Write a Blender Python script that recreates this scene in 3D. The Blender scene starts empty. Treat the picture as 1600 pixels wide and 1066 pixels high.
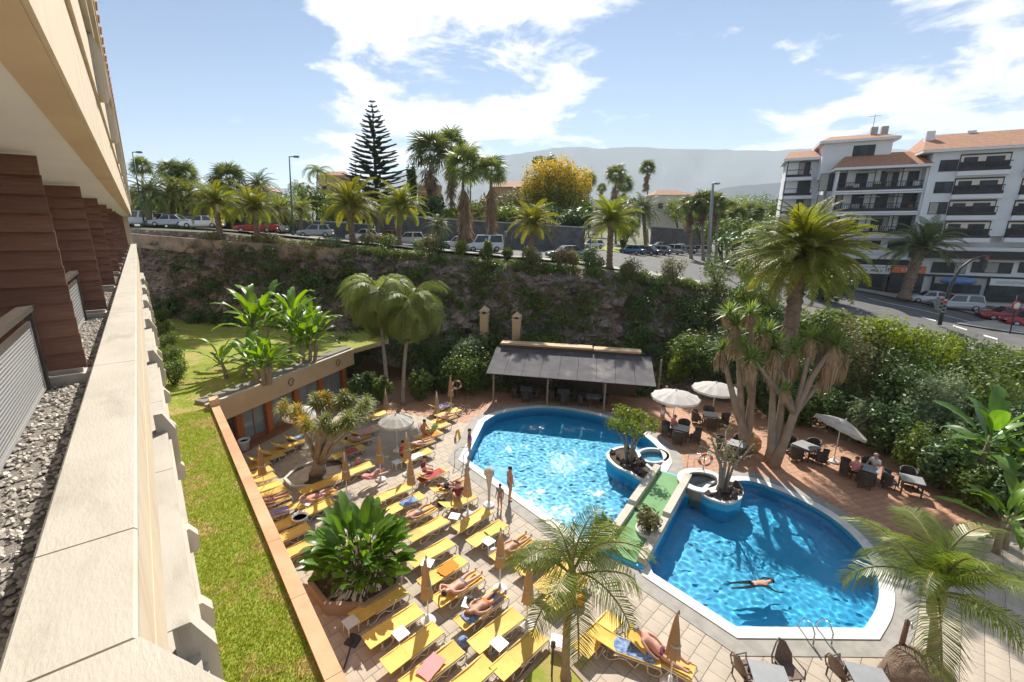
import bpy, math, random
import numpy as np
from mathutils import Vector, Matrix, noise
from mathutils.geometry import tessellate_polygon
S = bpy.context.scene
COL = S.collection
R = math.radians
PI = math.pi
# ------------------------------------------------------------------ camera
F, CX, CY, HY, H = 711.0, 745.0, 533.0, 353.0, 12.5
PT = math.atan((CY - HY) / F)
AZ = math.atan((CX - 213.0) / (F / math.cos(PT)))
cam = bpy.data.cameras.new('camera'); camo = bpy.data.objects.new('camera', cam); COL.objects.link(camo)
cam.sensor_width = 36.0; cam.lens = F * 36 / 1600; cam.shift_x = (800 - CX) / 1600
cam.clip_start = 0.1; cam.clip_end = 20000
camo.location = (0, 0, H); camo.rotation_euler = (PI / 2 - PT, 0, -AZ)
S.camera = camo
S.render.resolution_x, S.render.resolution_y = 1024, 682
# ------------------------------------------------------------------ light
SUN_AZ, SUN_EL = R(42.0), R(44.0)      # azimuth from +Y towards +X
SKY_STRENGTH = 0.052
CLOUD = 9.0
HAZE = 0.00013
sun = bpy.data.lights.new('sun', 'SUN'); suno = bpy.data.objects.new('sun', sun); COL.objects.link(suno)
sun.energy = 3.6; sun.cycles.is_caustics_light = True; sun.angle = R(0.6); sun.color = (1.0, 0.94, 0.84)
sd = Vector((math.sin(SUN_AZ) * math.cos(SUN_EL), math.cos(SUN_AZ) * math.cos(SUN_EL), math.sin(SUN_EL)))
suno.rotation_euler = sd.to_track_quat('Z', 'Y').to_euler(); suno.location = (20, 20, 60)
S.view_settings.view_transform = 'Standard'; S.view_settings.look = 'None'
S.view_settings.exposure = 1.12; S.view_settings.gamma = 1.0
S.render.engine = 'CYCLES'
cy = S.cycles
cy.max_bounces = 7; cy.diffuse_bounces = 3; cy.glossy_bounces = 3; cy.transmission_bounces = 4
cy.transparent_max_bounces = 10; cy.volume_bounces = 1
cy.caustics_reflective = False; cy.caustics_refractive = True
cy.sample_clamp_indirect = 4.0
cy.use_adaptive_sampling = True; cy.adaptive_threshold = 0.02
try:
    cy.use_denoising = True; cy.denoiser = 'OPENIMAGEDENOISE'
except Exception:
    pass
def ray(x, y):
    a = (x - CX) / F; b = (CY - y) / F
    f = math.cos(PT) + b * math.sin(PT); u = -math.sin(PT) + b * math.cos(PT)
    return Vector((f * math.sin(AZ) + a * math.cos(AZ), f * math.cos(AZ) - a * math.sin(AZ), u))
def G(x, y, z=0.0):                    # point of the horizontal plane z seen at photo pixel x, y
    r = ray(x, y); t = (z - H) / r.z
    return Vector((r.x * t, r.y * t, z))
def P(x, y, f):                        # point at ground distance f along the view axis
    r = ray(x, y); t = f / (r.x * math.sin(AZ) + r.y * math.cos(AZ))
    return Vector((r.x * t, r.y * t, H + r.z * t))
def W(a, f, z=0.0):                    # across / along the view axis, on the map
    return Vector((f * math.sin(AZ) + a * math.cos(AZ), f * math.cos(AZ) - a * math.sin(AZ), z))
def AF(v):
    return v.x * math.cos(AZ) - v.y * math.sin(AZ), v.x * math.sin(AZ) + v.y * math.cos(AZ)
# ------------------------------------------------------------------ world
wd = bpy.data.worlds.new('World'); S.world = wd; wd.use_nodes = True
def nd(nt, kind, x=None, **kw):
    n = nt.nodes.new(kind)
    for k, v in kw.items(): setattr(n, k, v)
    return n
class NT:
    def __init__(s, nt): s.nt = nt
    def n(s, kind, **kw): return nd(s.nt, kind, **kw)
    def l(s, a, b): s.nt.links.new(a, b)
    def put(s, sock, v):
        if hasattr(v, 'is_linked'): s.l(v, sock)
        else: sock.default_value = v
    def math(s, op, a, b=0.0, c=0.0, clamp=False):
        m = s.n('ShaderNodeMath', operation=op); m.use_clamp = clamp
        s.put(m.inputs[0], a); s.put(m.inputs[1], b); s.put(m.inputs[2], c); return m.outputs[0]
    def vm(s, op, a, b=(0, 0, 0)):
        m = s.n('ShaderNodeVectorMath', operation=op)
        s.put(m.inputs[0], a); s.put(m.inputs[1], b)
        return m.outputs['Value'] if op in ('DOT_PRODUCT', 'LENGTH', 'DISTANCE') else m.outputs[0]
    def mix(s, f, a, b, blend='MIX'):
        m = s.n('ShaderNodeMix', data_type='RGBA', blend_type=blend)
        s.put(m.inputs[0], f)
        for q, v in ((6, a), (7, b)):
            if isinstance(v, tuple) and len(v) == 3: v = (*v, 1)
            s.put(m.inputs[q], v)
        return m.outputs[2]
    def ramp(s, v, *stops):
        r = s.n('ShaderNodeValToRGB'); e = r.color_ramp.elements
        while len(e) < len(stops): e.new(0.5)
        for k, (p, c) in zip(e, stops):
            k.position = p; k.color = (c, c, c, 1) if isinstance(c, (int, float)) else (*c, 1)
        s.l(v, r.inputs[0]); return r.outputs[0]
    def noise(s, vec, scale, detail=4, rough=0.55, lac=2.0, dist=0.0, out='Fac'):
        n = s.n('ShaderNodeTexNoise'); n.inputs['Scale'].default_value = scale
        n.inputs['Detail'].default_value = detail; n.inputs['Roughness'].default_value = rough
        n.inputs['Lacunarity'].default_value = lac; n.inputs['Distortion'].default_value = dist
        if vec is not None: s.l(vec, n.inputs['Vector'])
        return n.outputs[out]
    def mr(s, v, a, b, c=0.0, d=1.0, smooth=True):
        m = s.n('ShaderNodeMapRange', interpolation_type='SMOOTHSTEP' if smooth else 'LINEAR')
        s.put(m.inputs[0], v)
        for i, q in enumerate((a, b, c, d)): s.put(m.inputs[i + 1], q)
        return m.outputs[0]
t = NT(wd.node_tree); wd.node_tree.nodes.clear()
sky = t.n('ShaderNodeTexSky', sky_type='NISHITA'); sky.sun_disc = False
sky.sun_elevation = SUN_EL; sky.sun_rotation = SUN_AZ
sky.air_density = 1.0; sky.dust_density = 0.05; sky.ozone_density = 3.0; sky.altitude = 1200
tc = t.n('ShaderNodeTexCoord'); dirv = tc.outputs['Generated']
sx = t.n('ShaderNodeSeparateXYZ'); t.l(dirv, sx.inputs[0])
den = t.math('ADD', t.math('MAXIMUM', sx.outputs[2], 0.0), 0.16)
pr = t.n('ShaderNodeCombineXYZ'); t.l(t.math('DIVIDE', sx.outputs[0], den), pr.inputs[0]); t.l(t.math('DIVIDE', sx.outputs[1], den), pr.inputs[1])
n1 = t.noise(pr.outputs[0], 2.0, 10, 0.58, 2.15, 0.3)
n2 = t.noise(pr.outputs[0], 0.62, 3, 0.5)
def lobe(px, py, width, amount):
    d = ray(px, py).normalized()
    return t.math('MULTIPLY', t.mr(t.vm('DOT_PRODUCT', dirv, tuple(d)), math.cos(R(width)), 1.0), amount)
base = t.math('ADD', t.math('MULTIPLY_ADD', n1, 2.5, -0.76), t.math('MULTIPLY', t.math('SUBTRACT', n2, 0.5), 0.3))
for q in ((690, 130, 27, 0.11), (570, 215, 17, 0.12), (830, 120, 15, 0.12), (430, 250, 11, 0.09), (1450, 150, 18, 0.17), (1330, 190, 10, 0.08), (760, 30, 14, 0.08),
          (250, 120, 19, -0.22), (1120, 90, 16, -0.20), (330, 60, 18, -0.22), (980, 130, 10, -0.12), (1010, 200, 8, -0.04), (1560, 40, 9, -0.06), (1230, 40, 12, -0.07)):
    base = t.math('ADD', base, lobe(*q))
mask = t.mr(base, 0.50, 0.80)
thick = t.mr(base, 0.62, 0.86)
glow = t.mr(t.vm('DOT_PRODUCT', dirv, tuple(sd)), 0.0, 1.0, 1.0, 1.25)
ccol = t.mix(thick, (1.0, 1.0, 1.0), (0.90, 0.92, 0.95))
ccol = t.mix(1.0, ccol, t.vm('SCALE', (CLOUD,) * 3), 'MULTIPLY') if False else ccol
cs = t.n('ShaderNodeVectorMath', operation='SCALE'); t.l(ccol, cs.inputs[0]); t.l(t.math('MULTIPLY', glow, CLOUD), cs.inputs[3])
skc = t.mix(t.math('MULTIPLY', mask, 0.93), sky.outputs[0], cs.outputs[0])
bg = t.n('ShaderNodeBackground'); t.l(skc, bg.inputs[0]); bg.inputs[1].default_value = SKY_STRENGTH
wo = t.n('ShaderNodeOutputWorld'); t.l(bg.outputs[0], wo.inputs[0])
# ------------------------------------------------------------------ materials
MATS = {}
def M(name, c1, c2=None, scale=4.0, rough=0.7, bump=0.0, bscale=None, metal=0.0, island=False, transl=0.0, spec=0.5, detail=5, c3=None, s3=0.6, f3=(0.45, 0.65), stretch=None, objrand=0.0, coords='Object', emit=0.0, alpha=None):
    m = bpy.data.materials.new(name); m.use_nodes = True; MATS[name] = m
    nt = m.node_tree; t = NT(nt); b = nt.nodes['Principled BSDF']; out = nt.nodes['Material Output']
    b.inputs['Roughness'].default_value = rough; b.inputs['Metallic'].default_value = metal
    b.inputs['Specular IOR Level'].default_value = spec
    vec = t.n('ShaderNodeTexCoord').outputs[coords]
    if stretch: vec = t.vm('MULTIPLY', vec, stretch)
    col = None
    if c2 is not None:
        if island:
            g = t.n('ShaderNodeNewGeometry'); fac = g.outputs['Random Per Island']
            if bscale: fac = t.math('ADD', t.math('MULTIPLY', fac, 0.6), t.math('MULTIPLY', t.noise(vec, bscale, 2), 0.45))
        else:
            fac = t.mr(t.noise(vec, scale, detail), 0.3, 0.7)
        col = t.mix(fac, c1, c2)
        if c3 is not None:
            col = t.mix(t.mr(t.noise(vec, s3, 4), *f3), col, c3)
    if objrand:
        oi = t.n('ShaderNodeObjectInfo')
        hs = t.n('ShaderNodeHueSaturation')
        t.l(t.math('ADD', t.math('MULTIPLY', oi.outputs['Random'], objrand * 2), 1.0 - objrand), hs.inputs['Value'])
        if col is None: hs.inputs['Color'].default_value = (*c1, 1)
        else: t.l(col, hs.inputs['Color'])
        col = hs.outputs[0]
    if col is None: b.inputs['Base Color'].default_value = (*c1, 1)
    else: t.l(col, b.inputs['Base Color'])
    if bump:
        bp = t.n('ShaderNodeBump'); bp.inputs['Strength'].default_value = min(1.0, bump); bp.inputs['Distance'].default_value = 0.05 * max(1, bump)
        t.l(t.noise(vec, bscale or scale * 4, 6, 0.6), bp.inputs['Height']); t.l(bp.outputs[0], b.inputs['Normal'])
    if emit:
        b.inputs['Emission Strength'].default_value = emit; b.inputs['Emission Color'].default_value = (*c1, 1)
    if transl:
        tr = t.n('ShaderNodeBsdfTranslucent'); mx = t.n('ShaderNodeMixShader'); mx.inputs[0].default_value = transl
        if col is not None:
            hs = t.n('ShaderNodeHueSaturation'); hs.inputs['Value'].default_value = 1.7; hs.inputs['Saturation'].default_value = 1.15; hs.inputs['Hue'].default_value = 0.485
            t.l(col, hs.inputs['Color']); t.l(hs.outputs[0], tr.inputs[0])
        else: tr.inputs[0].default_value = (*c1, 1)
        t.l(b.outputs[0], mx.inputs[1]); t.l(tr.outputs[0], mx.inputs[2]); t.l(mx.outputs[0], out.inputs[0])
    return m
# ------------------------------------------------------------------ objects
def link(name, data, parent=None, loc=(0, 0, 0), rot=(0, 0, 0), scale=(1, 1, 1)):
    o = bpy.data.objects.new(name, data); COL.objects.link(o)
    o.location = loc; o.rotation_euler = rot; o.scale = scale if hasattr(scale, '__len__') else (scale,) * 3
    if parent is not None: o.parent = parent
    return o
def tag(o, label=None, cat=None, group=None, kind=None):
    if label: o['label'] = label
    if cat: o['category'] = cat
    if group: o['group'] = group
    if kind: o['kind'] = kind
    return o
def thing(name, label, cat, loc=(0, 0, 0), rz=0.0, group=None, scale=1.0):
    return tag(link(name, None, None, loc, (0, 0, rz), scale), label, cat, group)
def struct(o): o['kind'] = 'structure'; return o
def stuff(o): o['kind'] = 'stuff'; return o
def copy_tree(o, parent=None):
    c = o.copy(); COL.objects.link(c); c.parent = parent
    for ch in list(o.children): copy_tree(ch, c)
    return c
class MB:
    def __init__(s): s.v = []; s.f = []; s.sm = []
    def add(s, vs, fs, smooth=False):
        k = len(s.v); s.v.extend([tuple(q) for q in vs])
        for q in fs: s.f.append(tuple(i + k for i in q)); s.sm.append(smooth)
        return s
    def box(s, c, size, rz=0.0, mat=None, taper=1.0):
        hx, hy, hz = (q / 2 for q in size); cs, sn = math.cos(rz), math.sin(rz); vs = []
        for z in (-1, 1):
            k = taper if z > 0 else 1.0
            for x, y in ((-1, -1), (1, -1), (1, 1), (-1, 1)):
                p = Vector((x * hx * k, y * hy * k, z * hz))
                if mat is not None: p = mat @ p
                vs.append((c[0] + p.x * cs - p.y * sn, c[1] + p.x * sn + p.y * cs, c[2] + p.z))
        return s.add(vs, [(3, 2, 1, 0), (4, 5, 6, 7), (0, 1, 5, 4), (1, 2, 6, 5), (2, 3, 7, 6), (3, 0, 4, 7)])
    def tube(s, pts, r, n=6, cap=True, smooth=True, flat=1.0):
        pts = [Vector(p) for p in pts]; rs = r if hasattr(r, '__len__') else [r] * len(pts)
        vs = []; up = Vector((0, 0, 1)); last = None
        for i, p in enumerate(pts):
            d = (pts[min(i + 1, len(pts) - 1)] - pts[max(i - 1, 0)])
            d = d.normalized() if d.length > 1e-9 else Vector((0, 0, 1))
            if last is None:
                a = d.cross(up if abs(d.z) < 0.95 else Vector((1, 0, 0))).normalized()
            else:
                a = (last - d * last.dot(d)); a = a.normalized() if a.length > 1e-6 else d.orthogonal().normalized()
            last = a; b = d.cross(a)
            for k in range(n):
                g = 2 * PI * k / n + PI / n
                vs.append(p + (a * math.cos(g) + b * math.sin(g) * flat) * rs[i])
        fs = []
        for i in range(len(pts) - 1):
            for k in range(n):
                k2 = (k + 1) % n
                fs.append((i * n + k, i * n + k2, (i + 1) * n + k2, (i + 1) * n + k))
        k0 = len(s.v); s.add(vs, fs, smooth)
        if cap:
            s.add([], []); s.f.append(tuple(k0 + k for k in reversed(range(n)))); s.sm.append(False)
            e = k0 + (len(pts) - 1) * n
            s.f.append(tuple(e + k for k in range(n))); s.sm.append(False)
        return s
    def lathe(s, prof, c=(0, 0, 0), n=16, smooth=True, jit=0.0, rng=None):
        vs = []
        for r, z in prof:
            for k in range(n):
                g = 2 * PI * k / n; q = r * (1 + (rng.uniform(-jit, jit) if rng else 0))
                vs.append((c[0] + q * math.cos(g), c[1] + q * math.sin(g), c[2] + z))
        fs = []
        for i in range(len(prof) - 1):
            for k in range(n):
                k2 = (k + 1) % n; fs.append((i * n + k, i * n + k2, (i + 1) * n + k2, (i + 1) * n + k))
        k0 = len(s.v); s.add(vs, fs, smooth)
        if prof[0][0] > 1e-4: s.f.append(tuple(k0 + k for k in reversed(range(n)))); s.sm.append(False)
        if prof[-1][0] > 1e-4: s.f.append(tuple(k0 + (len(prof) - 1) * n + k for k in range(n))); s.sm.append(False)
        return s
    def prism(s, poly, z0, z1):           # vertical walls and both caps of a plan polygon
        n = len(poly); vs = [(p[0], p[1], z0) for p in poly] + [(p[0], p[1], z1) for p in poly]
        fs = [(i, (i + 1) % n, n + (i + 1) % n, n + i) for i in range(n)]
        for tri in tessellate_polygon([[Vector((p[0], p[1], 0)) for p in poly]]):
            a, b, c = tri
            A, B, C = (Vector(poly[q][:2]) for q in tri)
            if (B - A).cross(C - A) < 0: a, b, c = c, b, a
            fs.append((n + a, n + b, n + c)); fs.append((c, b, a))
        return s.add(vs, fs)
    def sheet(s, polys, z):               # flat polygon with holes, facing up
        flat = [p for pl in polys for p in pl]
        fs = []
        for tri in tessellate_polygon([[Vector((p[0], p[1], 0)) for p in pl] for pl in polys]):
            A, B, C = (Vector(flat[q][:2]) for q in tri)
            fs.append(tuple(tri) if (B - A).cross(C - A) > 0 else tuple(reversed(tri)))
        return s.add([(p[0], p[1], z) for p in flat], fs)
    def mesh(s, name, mat, origin=None):
        me = bpy.data.meshes.new(name)
        v = s.v if origin is None else [(a - origin[0], b - origin[1], c - origin[2]) for a, b, c in s.v]
        me.from_pydata(v, [], s.f); me.polygons.foreach_set('use_smooth', s.sm)
        if mat is not None: me.materials.append(MATS[mat] if isinstance(mat, str) else mat)
        me.update(); return me
    def build(s, name, mat, parent=None, origin=None, **kw):
        return link(name, s.mesh(name, mat, origin), parent, **kw)
def np_mesh(name, verts, faces, mat, smooth=False):    # equal-sized faces, fast
    me = bpy.data.meshes.new(name); nv, nf, k = len(verts), len(faces), faces.shape[1]
    me.vertices.add(nv); me.vertices.foreach_set('co', np.asarray(verts, np.float32).ravel())
    me.loops.add(nf * k); me.loops.foreach_set('vertex_index', np.asarray(faces, np.int32).ravel())
    me.polygons.add(nf); me.polygons.foreach_set('loop_start', np.arange(0, nf * k, k, dtype=np.int32))
    me.polygons.foreach_set('loop_total', np.full(nf, k, np.int32))
    me.polygons.foreach_set('use_smooth', np.full(nf, smooth))
    if mat: me.materials.append(MATS[mat])
    me.update(calc_edges=True); return me
def offset_poly(poly, d):
    n = len(poly); out = []
    for i in range(n):
        a, b, c = Vector(poly[i - 1][:2]), Vector(poly[i][:2]), Vector(poly[(i + 1) % n][:2])
        e1 = (b - a).normalized(); e2 = (c - b).normalized()
        m1 = Vector((e1.y, -e1.x)); m2 = Vector((e2.y, -e2.x)); m = (m1 + m2)
        if m.length < 1e-6: m = m1
        m.normalize(); k = max(0.45, m.dot(m1)); out.append(b + m * d / k)
    return out
def inside(p, poly):
    c = False; n = len(poly); j = n - 1
    for i in range(n):
        if (poly[i][1] > p[1]) != (poly[j][1] > p[1]) and p[0] < (poly[j][0] - poly[i][0]) * (p[1] - poly[i][1]) / (poly[j][1] - poly[i][1]) + poly[i][0]: c = not c
        j = i
    return c
def smooth_closed(pts, sub=6, keep=()):      # Catmull-Rom through the points; corners in keep stay sharp
    n = len(pts); out = []
    for i in range(n):
        p1, p2 = Vector(pts[i][:2]), Vector(pts[(i + 1) % n][:2])
        p0 = Vector(pts[i - 1][:2]) if i not in keep else p1 + (p1 - p2) * 0.001
        p3 = Vector(pts[(i + 2) % n][:2]) if (i + 1) % n not in keep else p2
        for k in range(sub):
            u = k / sub
            out.append(0.5 * ((2 * p1) + (p2 - p0) * u + (2 * p0 - 5 * p1 + 4 * p2 - p3) * u * u + (-p0 + 3 * p1 - 3 * p2 + p3) * u ** 3))
    return out
def ccw(poly):
    a = sum(poly[i - 1][0] * poly[i][1] - poly[i][0] * poly[i - 1][1] for i in range(len(poly)))
    return poly if a > 0 else list(reversed(poly))
ORD = ['first', 'second', 'third', 'fourth', 'fifth', 'sixth', 'seventh', 'eighth', 'ninth', 'tenth', 'eleventh', 'twelfth', 'thirteenth', 'fourteenth', 'fifteenth']
def lerp(a, b, u): return a + (b - a) * u
def interp(x, xs, ys): return float(np.interp(x, xs, ys))
rnd = random.Random(7)
# ================================================================== setting
def A(px, f, z): return (px - CX) * (f * math.cos(PT) - (z - H) * math.sin(PT)) / F
QX = [-200, 200, 330, 480, 600, 760, 900, 1000, 1150, 1250, 1350, 1420, 1600, 1900, 2400]
QZ = [13.2, 12.5, 12.1, 11.2, 10.5, 9.6, 8.9, 8.0, 6.6, 5.6, 4.5, 3.9, 3.0, 2.2, 1.5]
def zt(a, f):                              # level of the street beyond the cliff
    px = CX + a / max(f, 1) * F / math.cos(PT)
    z = interp(px, QX, QZ)
    k = min(1, max(0, (f - 140) / 260)); return lerp(z, 7.0 + 0.004 * (f - 140), k * k * (3 - 2 * k))
def street(px, f): 
    z = interp(px, QX, QZ); a = A(px, f, z); z = zt(a, f); return W(a, f, z)
M('paver', (0.50, 0.42, 0.33), (0.44, 0.37, 0.295), 1.3, 0.75, 0.25, 30, objrand=0.06, c3=(0.33, 0.28, 0.23), s3=0.35, f3=(0.5, 0.75))
M('pavers_far', (0.50, 0.42, 0.33), (0.44, 0.37, 0.295), 1.3, 0.75, 0.25, 30, island=True, c3=(0.33, 0.28, 0.23), s3=0.35, f3=(0.5, 0.75))
M('terracotta', (0.50, 0.27, 0.16), (0.42, 0.22, 0.13), 1.3, 0.7, 0.2, 30, objrand=0.10)
M('terracotta_far', (0.51, 0.28, 0.165), (0.41, 0.215, 0.13), 1.3, 0.7, 0.2, 30, island=True)
M('joint', (0.30, 0.26, 0.21), (0.36, 0.31, 0.25), 3, 0.9)
M('channel', (0.27, 0.25, 0.22), (0.36, 0.34, 0.30), 2.2, 0.75, 0.15, 20)
M('coping', (0.72, 0.70, 0.66), (0.62, 0.60, 0.56), 1.5, 0.55, 0.08, 20)
M('lawn', (0.22, 0.29, 0.026), (0.30, 0.32, 0.04), 2.5, 0.9, 0.6, 40, c3=(0.38, 0.32, 0.10), s3=0.9, f3=(0.48, 0.62))
M('soil', (0.06, 0.045, 0.032), (0.10, 0.07, 0.05), 3, 0.95, 0.8, 12)
M('rock', (0.19, 0.145, 0.12), (0.37, 0.285, 0.23), 0.9, 0.95, 1.0, 3.0, c3=(0.16, 0.138, 0.122), s3=0.35, f3=(0.45, 0.6))
def rock_nodes(m):
    t = NT(m.node_tree); b = m.node_tree.nodes['Principled BSDF']; vec = t.n('ShaderNodeTexCoord').outputs['Object']
    wv = t.vm('ADD', vec, t.vm('MULTIPLY', t.noise(vec, 1.4, 3, 0.6, out='Color'), (0.9, 0.9, 0.9)))
    vo = t.n('ShaderNodeTexVoronoi'); vo.inputs['Scale'].default_value = 1.15; t.l(wv, vo.inputs['Vector'])
    ve = t.n('ShaderNodeTexVoronoi', feature='DISTANCE_TO_EDGE'); ve.inputs['Scale'].default_value = 1.15; t.l(wv, ve.inputs['Vector'])
    old = b.inputs['Base Color'].links[0].from_socket
    sp = t.n('ShaderNodeSeparateColor'); t.l(vo.outputs['Color'], sp.inputs[0])
    col = t.mix(t.math('MULTIPLY', sp.outputs[0], 0.55), old, (0.42, 0.30, 0.235)); col = t.mix(t.math('MULTIPLY', sp.outputs[1], 0.4), col, (0.21, 0.195, 0.185)); t.l(col, b.inputs['Base Color'])
    bp = b.inputs['Normal'].links[0].from_node; b2 = t.n('ShaderNodeBump'); b2.inputs['Strength'].default_value = 0.9; b2.inputs['Distance'].default_value = 0.25
    t.l(t.mr(ve.outputs['Distance'], 0.0, 0.22), b2.inputs['Height']); t.l(bp.outputs[0], b2.inputs['Normal']); t.l(b2.outputs[0], b.inputs['Normal'])
rock_nodes(MATS['rock'])
M('ground', (0.17, 0.15, 0.115), (0.11, 0.125, 0.06), 0.05, 0.95, c3=(0.10, 0.12, 0.055), s3=0.02)
M('asphalt', (0.105, 0.102, 0.10), (0.145, 0.14, 0.135), 0.8, 0.85, 0.2, 30)
M('pavement', (0.36, 0.33, 0.29), (0.44, 0.40, 0.35), 0.9, 0.85)
M('white_line', (0.78, 0.78, 0.75), rough=0.7)
M('mountain', (0.03, 0.05, 0.065), (0.055, 0.075, 0.08), 0.002, 1.0)
M('orange_plaster', (0.60, 0.30, 0.15), (0.66, 0.38, 0.22), 1.2, 0.75, 0.15, 20, c3=(0.50, 0.27, 0.14), s3=0.7)
M('tan_plaster', (0.62, 0.43, 0.25), (0.55, 0.37, 0.21), 0.9, 0.8, 0.15, 18)
M('pool_tile', (0.045, 0.50, 0.86), (0.06, 0.58, 0.90), 6, 0.4, c3=(0.045, 0.54, 0.88), s3=0.5)
M('green_mat', (0.16, 0.33, 0.14), (0.20, 0.38, 0.18), 2, 0.9, 0.3, 40)
# ---- upper terrain, one sheet to the horizon
CT = [(-420, 70, 13.4), (0, 58, 12.7), (200, 52, 12.2), (340, 46.5, 11.8), (480, 44.5, 10.9), (600, 43, 10.3), (760, 42, 9.45), (900, 42, 8.75), (1050, 41, 7.7), (1150, 39.5, 6.8), (1250, 37.5, 5.7), (1400, 35, 4.6), (1600, 31.5, 3.6), (1900, 27, 3.0), (2600, 22, 2.4)]
CTA = [(A(px, f, z), f, z) for px, f, z in CT]
def cliff_top(u):
    k = u * (len(CTA) - 1); i = min(int(k), len(CTA) - 2); w = k - i
    return tuple(lerp(CTA[i][q], CTA[i + 1][q], w) for q in range(3))
CB = [(-420, 66, 3.6), (0, 53, 3.6), (200, 47, 3.6), (340, 41.5, 3.6), (480, 39, 3.6), (600, 36.5, 1.2), (760, 34.5, 0.2), (900, 33.5, 0.0), (1050, 32.5, 0.0), (1150, 31, 0.0), (1250, 29.5, 0.0), (1400, 27.5, 0.0), (1600, 25, 0.0), (1900, 21, 0.0), (2600, 16, 0.0)]
CBA = [(A(px, f, z), f, z) for px, f, z in CB]
def cliff_base(u):
    k = u * (len(CBA) - 1); i = min(int(k), len(CBA) - 2); w = k - i
    return tuple(lerp(CBA[i][q], CBA[i + 1][q], w) for q in range(3))
NU = 140
rows = [0, 1.5, 3, 5, 8, 12, 18, 25, 35, 50, 75, 110, 160, 240, 400, 700, 1500, 3000, 6000, 11000]
vs, fs = [], []
for i in range(NU + 1):
    a0, f0, z0 = cliff_top(i / NU)
    for j, r in enumerate(rows):
        f = f0 + r; a = a0 * (f / f0)
        z = lerp(z0, zt(a, f), min(1, r / 5)); vs.append(W(a, f, z))
m = len(rows)
for i in range(NU):
    for j in range(m - 1): fs.append((i * m + j, (i + 1) * m + j, (i + 1) * m + j + 1, i * m + j + 1))
terrain = struct(MB().add(vs, fs, True).build('terrain', 'ground'))
# ---- cliff
NV = 64; NUC = 460
vs, fs = [], []
for i in range(NUC + 1):
    u = i / NUC; a1, f1, z1 = cliff_top(u); a0, f0, z0 = cliff_base(u)
    for j in range(NV + 1):
        w = j / NV
        fw = w ** 0.75
        p = W(lerp(a0, a1, fw), lerp(f0, f1, fw), lerp(z0, z1, w))
        n = noise.fractal(p * 0.32, 1.0, 2.1, 5) * 0.9 + abs(noise.noise(p * 0.85)) * 0.8 + noise.noise(p * 2.3) * 0.25 + noise.noise(p * 5.1) * 0.13
        vd = noise.voronoi(Vector((p.x, p.y, p.z * 1.5)) * 0.95)[0]; n += min(0.55, (vd[1] - vd[0]) * 1.1); vd = noise.voronoi(p * 2.4)[0]; n += min(0.2, (vd[1] - vd[0]) * 0.9)
        edge = min(1, w * 6, (1 - w) * 9) 
        q = p + (W(0, -1) * n + Vector((0, 0, 1)) * noise.noise(p * 1.1 + Vector((9, 3, 1))) * 0.35) * edge
        vs.append(q)
m = NV + 1
for i in range(NUC):
    for j in range(NV): fs.append((i * m + j, (i + 1) * m + j, (i + 1) * m + j + 1, i * m + j + 1))
cliff = struct(MB().add(vs, fs, False).build('cliff', 'rock'))
def on_cliff(px, w):
    # point of the cliff at image column px (approx.) and height share w
    lo, hi = 0.0, 1.0
    for _ in range(40):
        u = (lo + hi) / 2; a1, f1, z1 = cliff_top(u); a0, f0, z0 = cliff_base(u); fw = w ** 0.75
        a, f, z = lerp(a0, a1, fw), lerp(f0, f1, fw), lerp(z0, z1, w)
        x = CX + F * a / (f * math.cos(PT) - (z - H) * math.sin(PT))
        if x < px: lo = u
        else: hi = u
    return W(a, f, z)
# ---- retaining wall under the car park edge, tan
def strip_wall(name, pts, h, th, mat, label, cat, zoff=0.0, capmat=None):
    mb = MB(); base = Vector(pts[0])
    for p, q in zip(pts[:-1], pts[1:]):
        p, q = Vector(p), Vector(q); d = (q - p); d.z = 0; d.normalize(); nrm = Vector((-d.y, d.x, 0)) * th
        z = Vector((0, 0, h)); o = Vector((0, 0, -0.6))
        v = [p + o, q + o, q + nrm + o, p + nrm + o, p + z, q + z, q + nrm + z, p + nrm + z]
        mb.add(v, [(3, 2, 1, 0), (4, 5, 6, 7), (0, 1, 5, 4), (1, 2, 6, 5), (2, 3, 7, 6), (3, 0, 4, 7)])
    o = mb.build(name, mat, None, base, loc=base); tag(o, label, cat)
    if capmat:
        cb = MB()
        for p, q in zip(pts[:-1], pts[1:]):
            p, q = Vector(p), Vector(q); d = (q - p); d.z = 0; d.normalize(); nrm = Vector((-d.y, d.x, 0))
            z = Vector((0, 0, h + 0.003)); z2 = Vector((0, 0, h + 0.16)); e = nrm * 0.06
            v = [p - e + z, q - e + z, q + nrm * th + e + z, p + nrm * th + e + z, p - e + z2, q - e + z2, q + nrm * th + e + z2, p + nrm * th + e + z2]
            cb.add(v, [(3, 2, 1, 0), (4, 5, 6, 7), (0, 1, 5, 4), (1, 2, 6, 5), (2, 3, 7, 6), (3, 0, 4, 7)])
        cb.build('capping', capmat, o, base)
    return o
# ---- lawns
WX0, WX1, WY = 1.74, 2.06, 25.4
FA, FB = G(325, 632, 3.7), G(553, 545, 3.7)
lawn_poly = [(-1.2, -8), (WX0 + 0.02, -8), (WX0 + 0.02, WY), (FA.x + 0.1, FA.y + 0.2), (FB.x, FB.y + 0.3), (FB.x + 3.5, FB.y + 1.5)]
for px, f in ((600, 39), (480, 42), (340, 45), (200, 51), (120, 56)):
    p = W(A(px, f, 3.6), f); lawn_poly.append((p.x, p.y))
lawn_poly.append((-1.2, 60))
lawn = struct(MB().sheet([lawn_poly], 3.6).build('lawn', 'lawn'))
mb = MB(); lp = lawn_poly
sub = MB().prism(lawn_poly, 3.25, 3.59)
struct(sub.build('lawn_slab', 'tan_plaster'))
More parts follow.
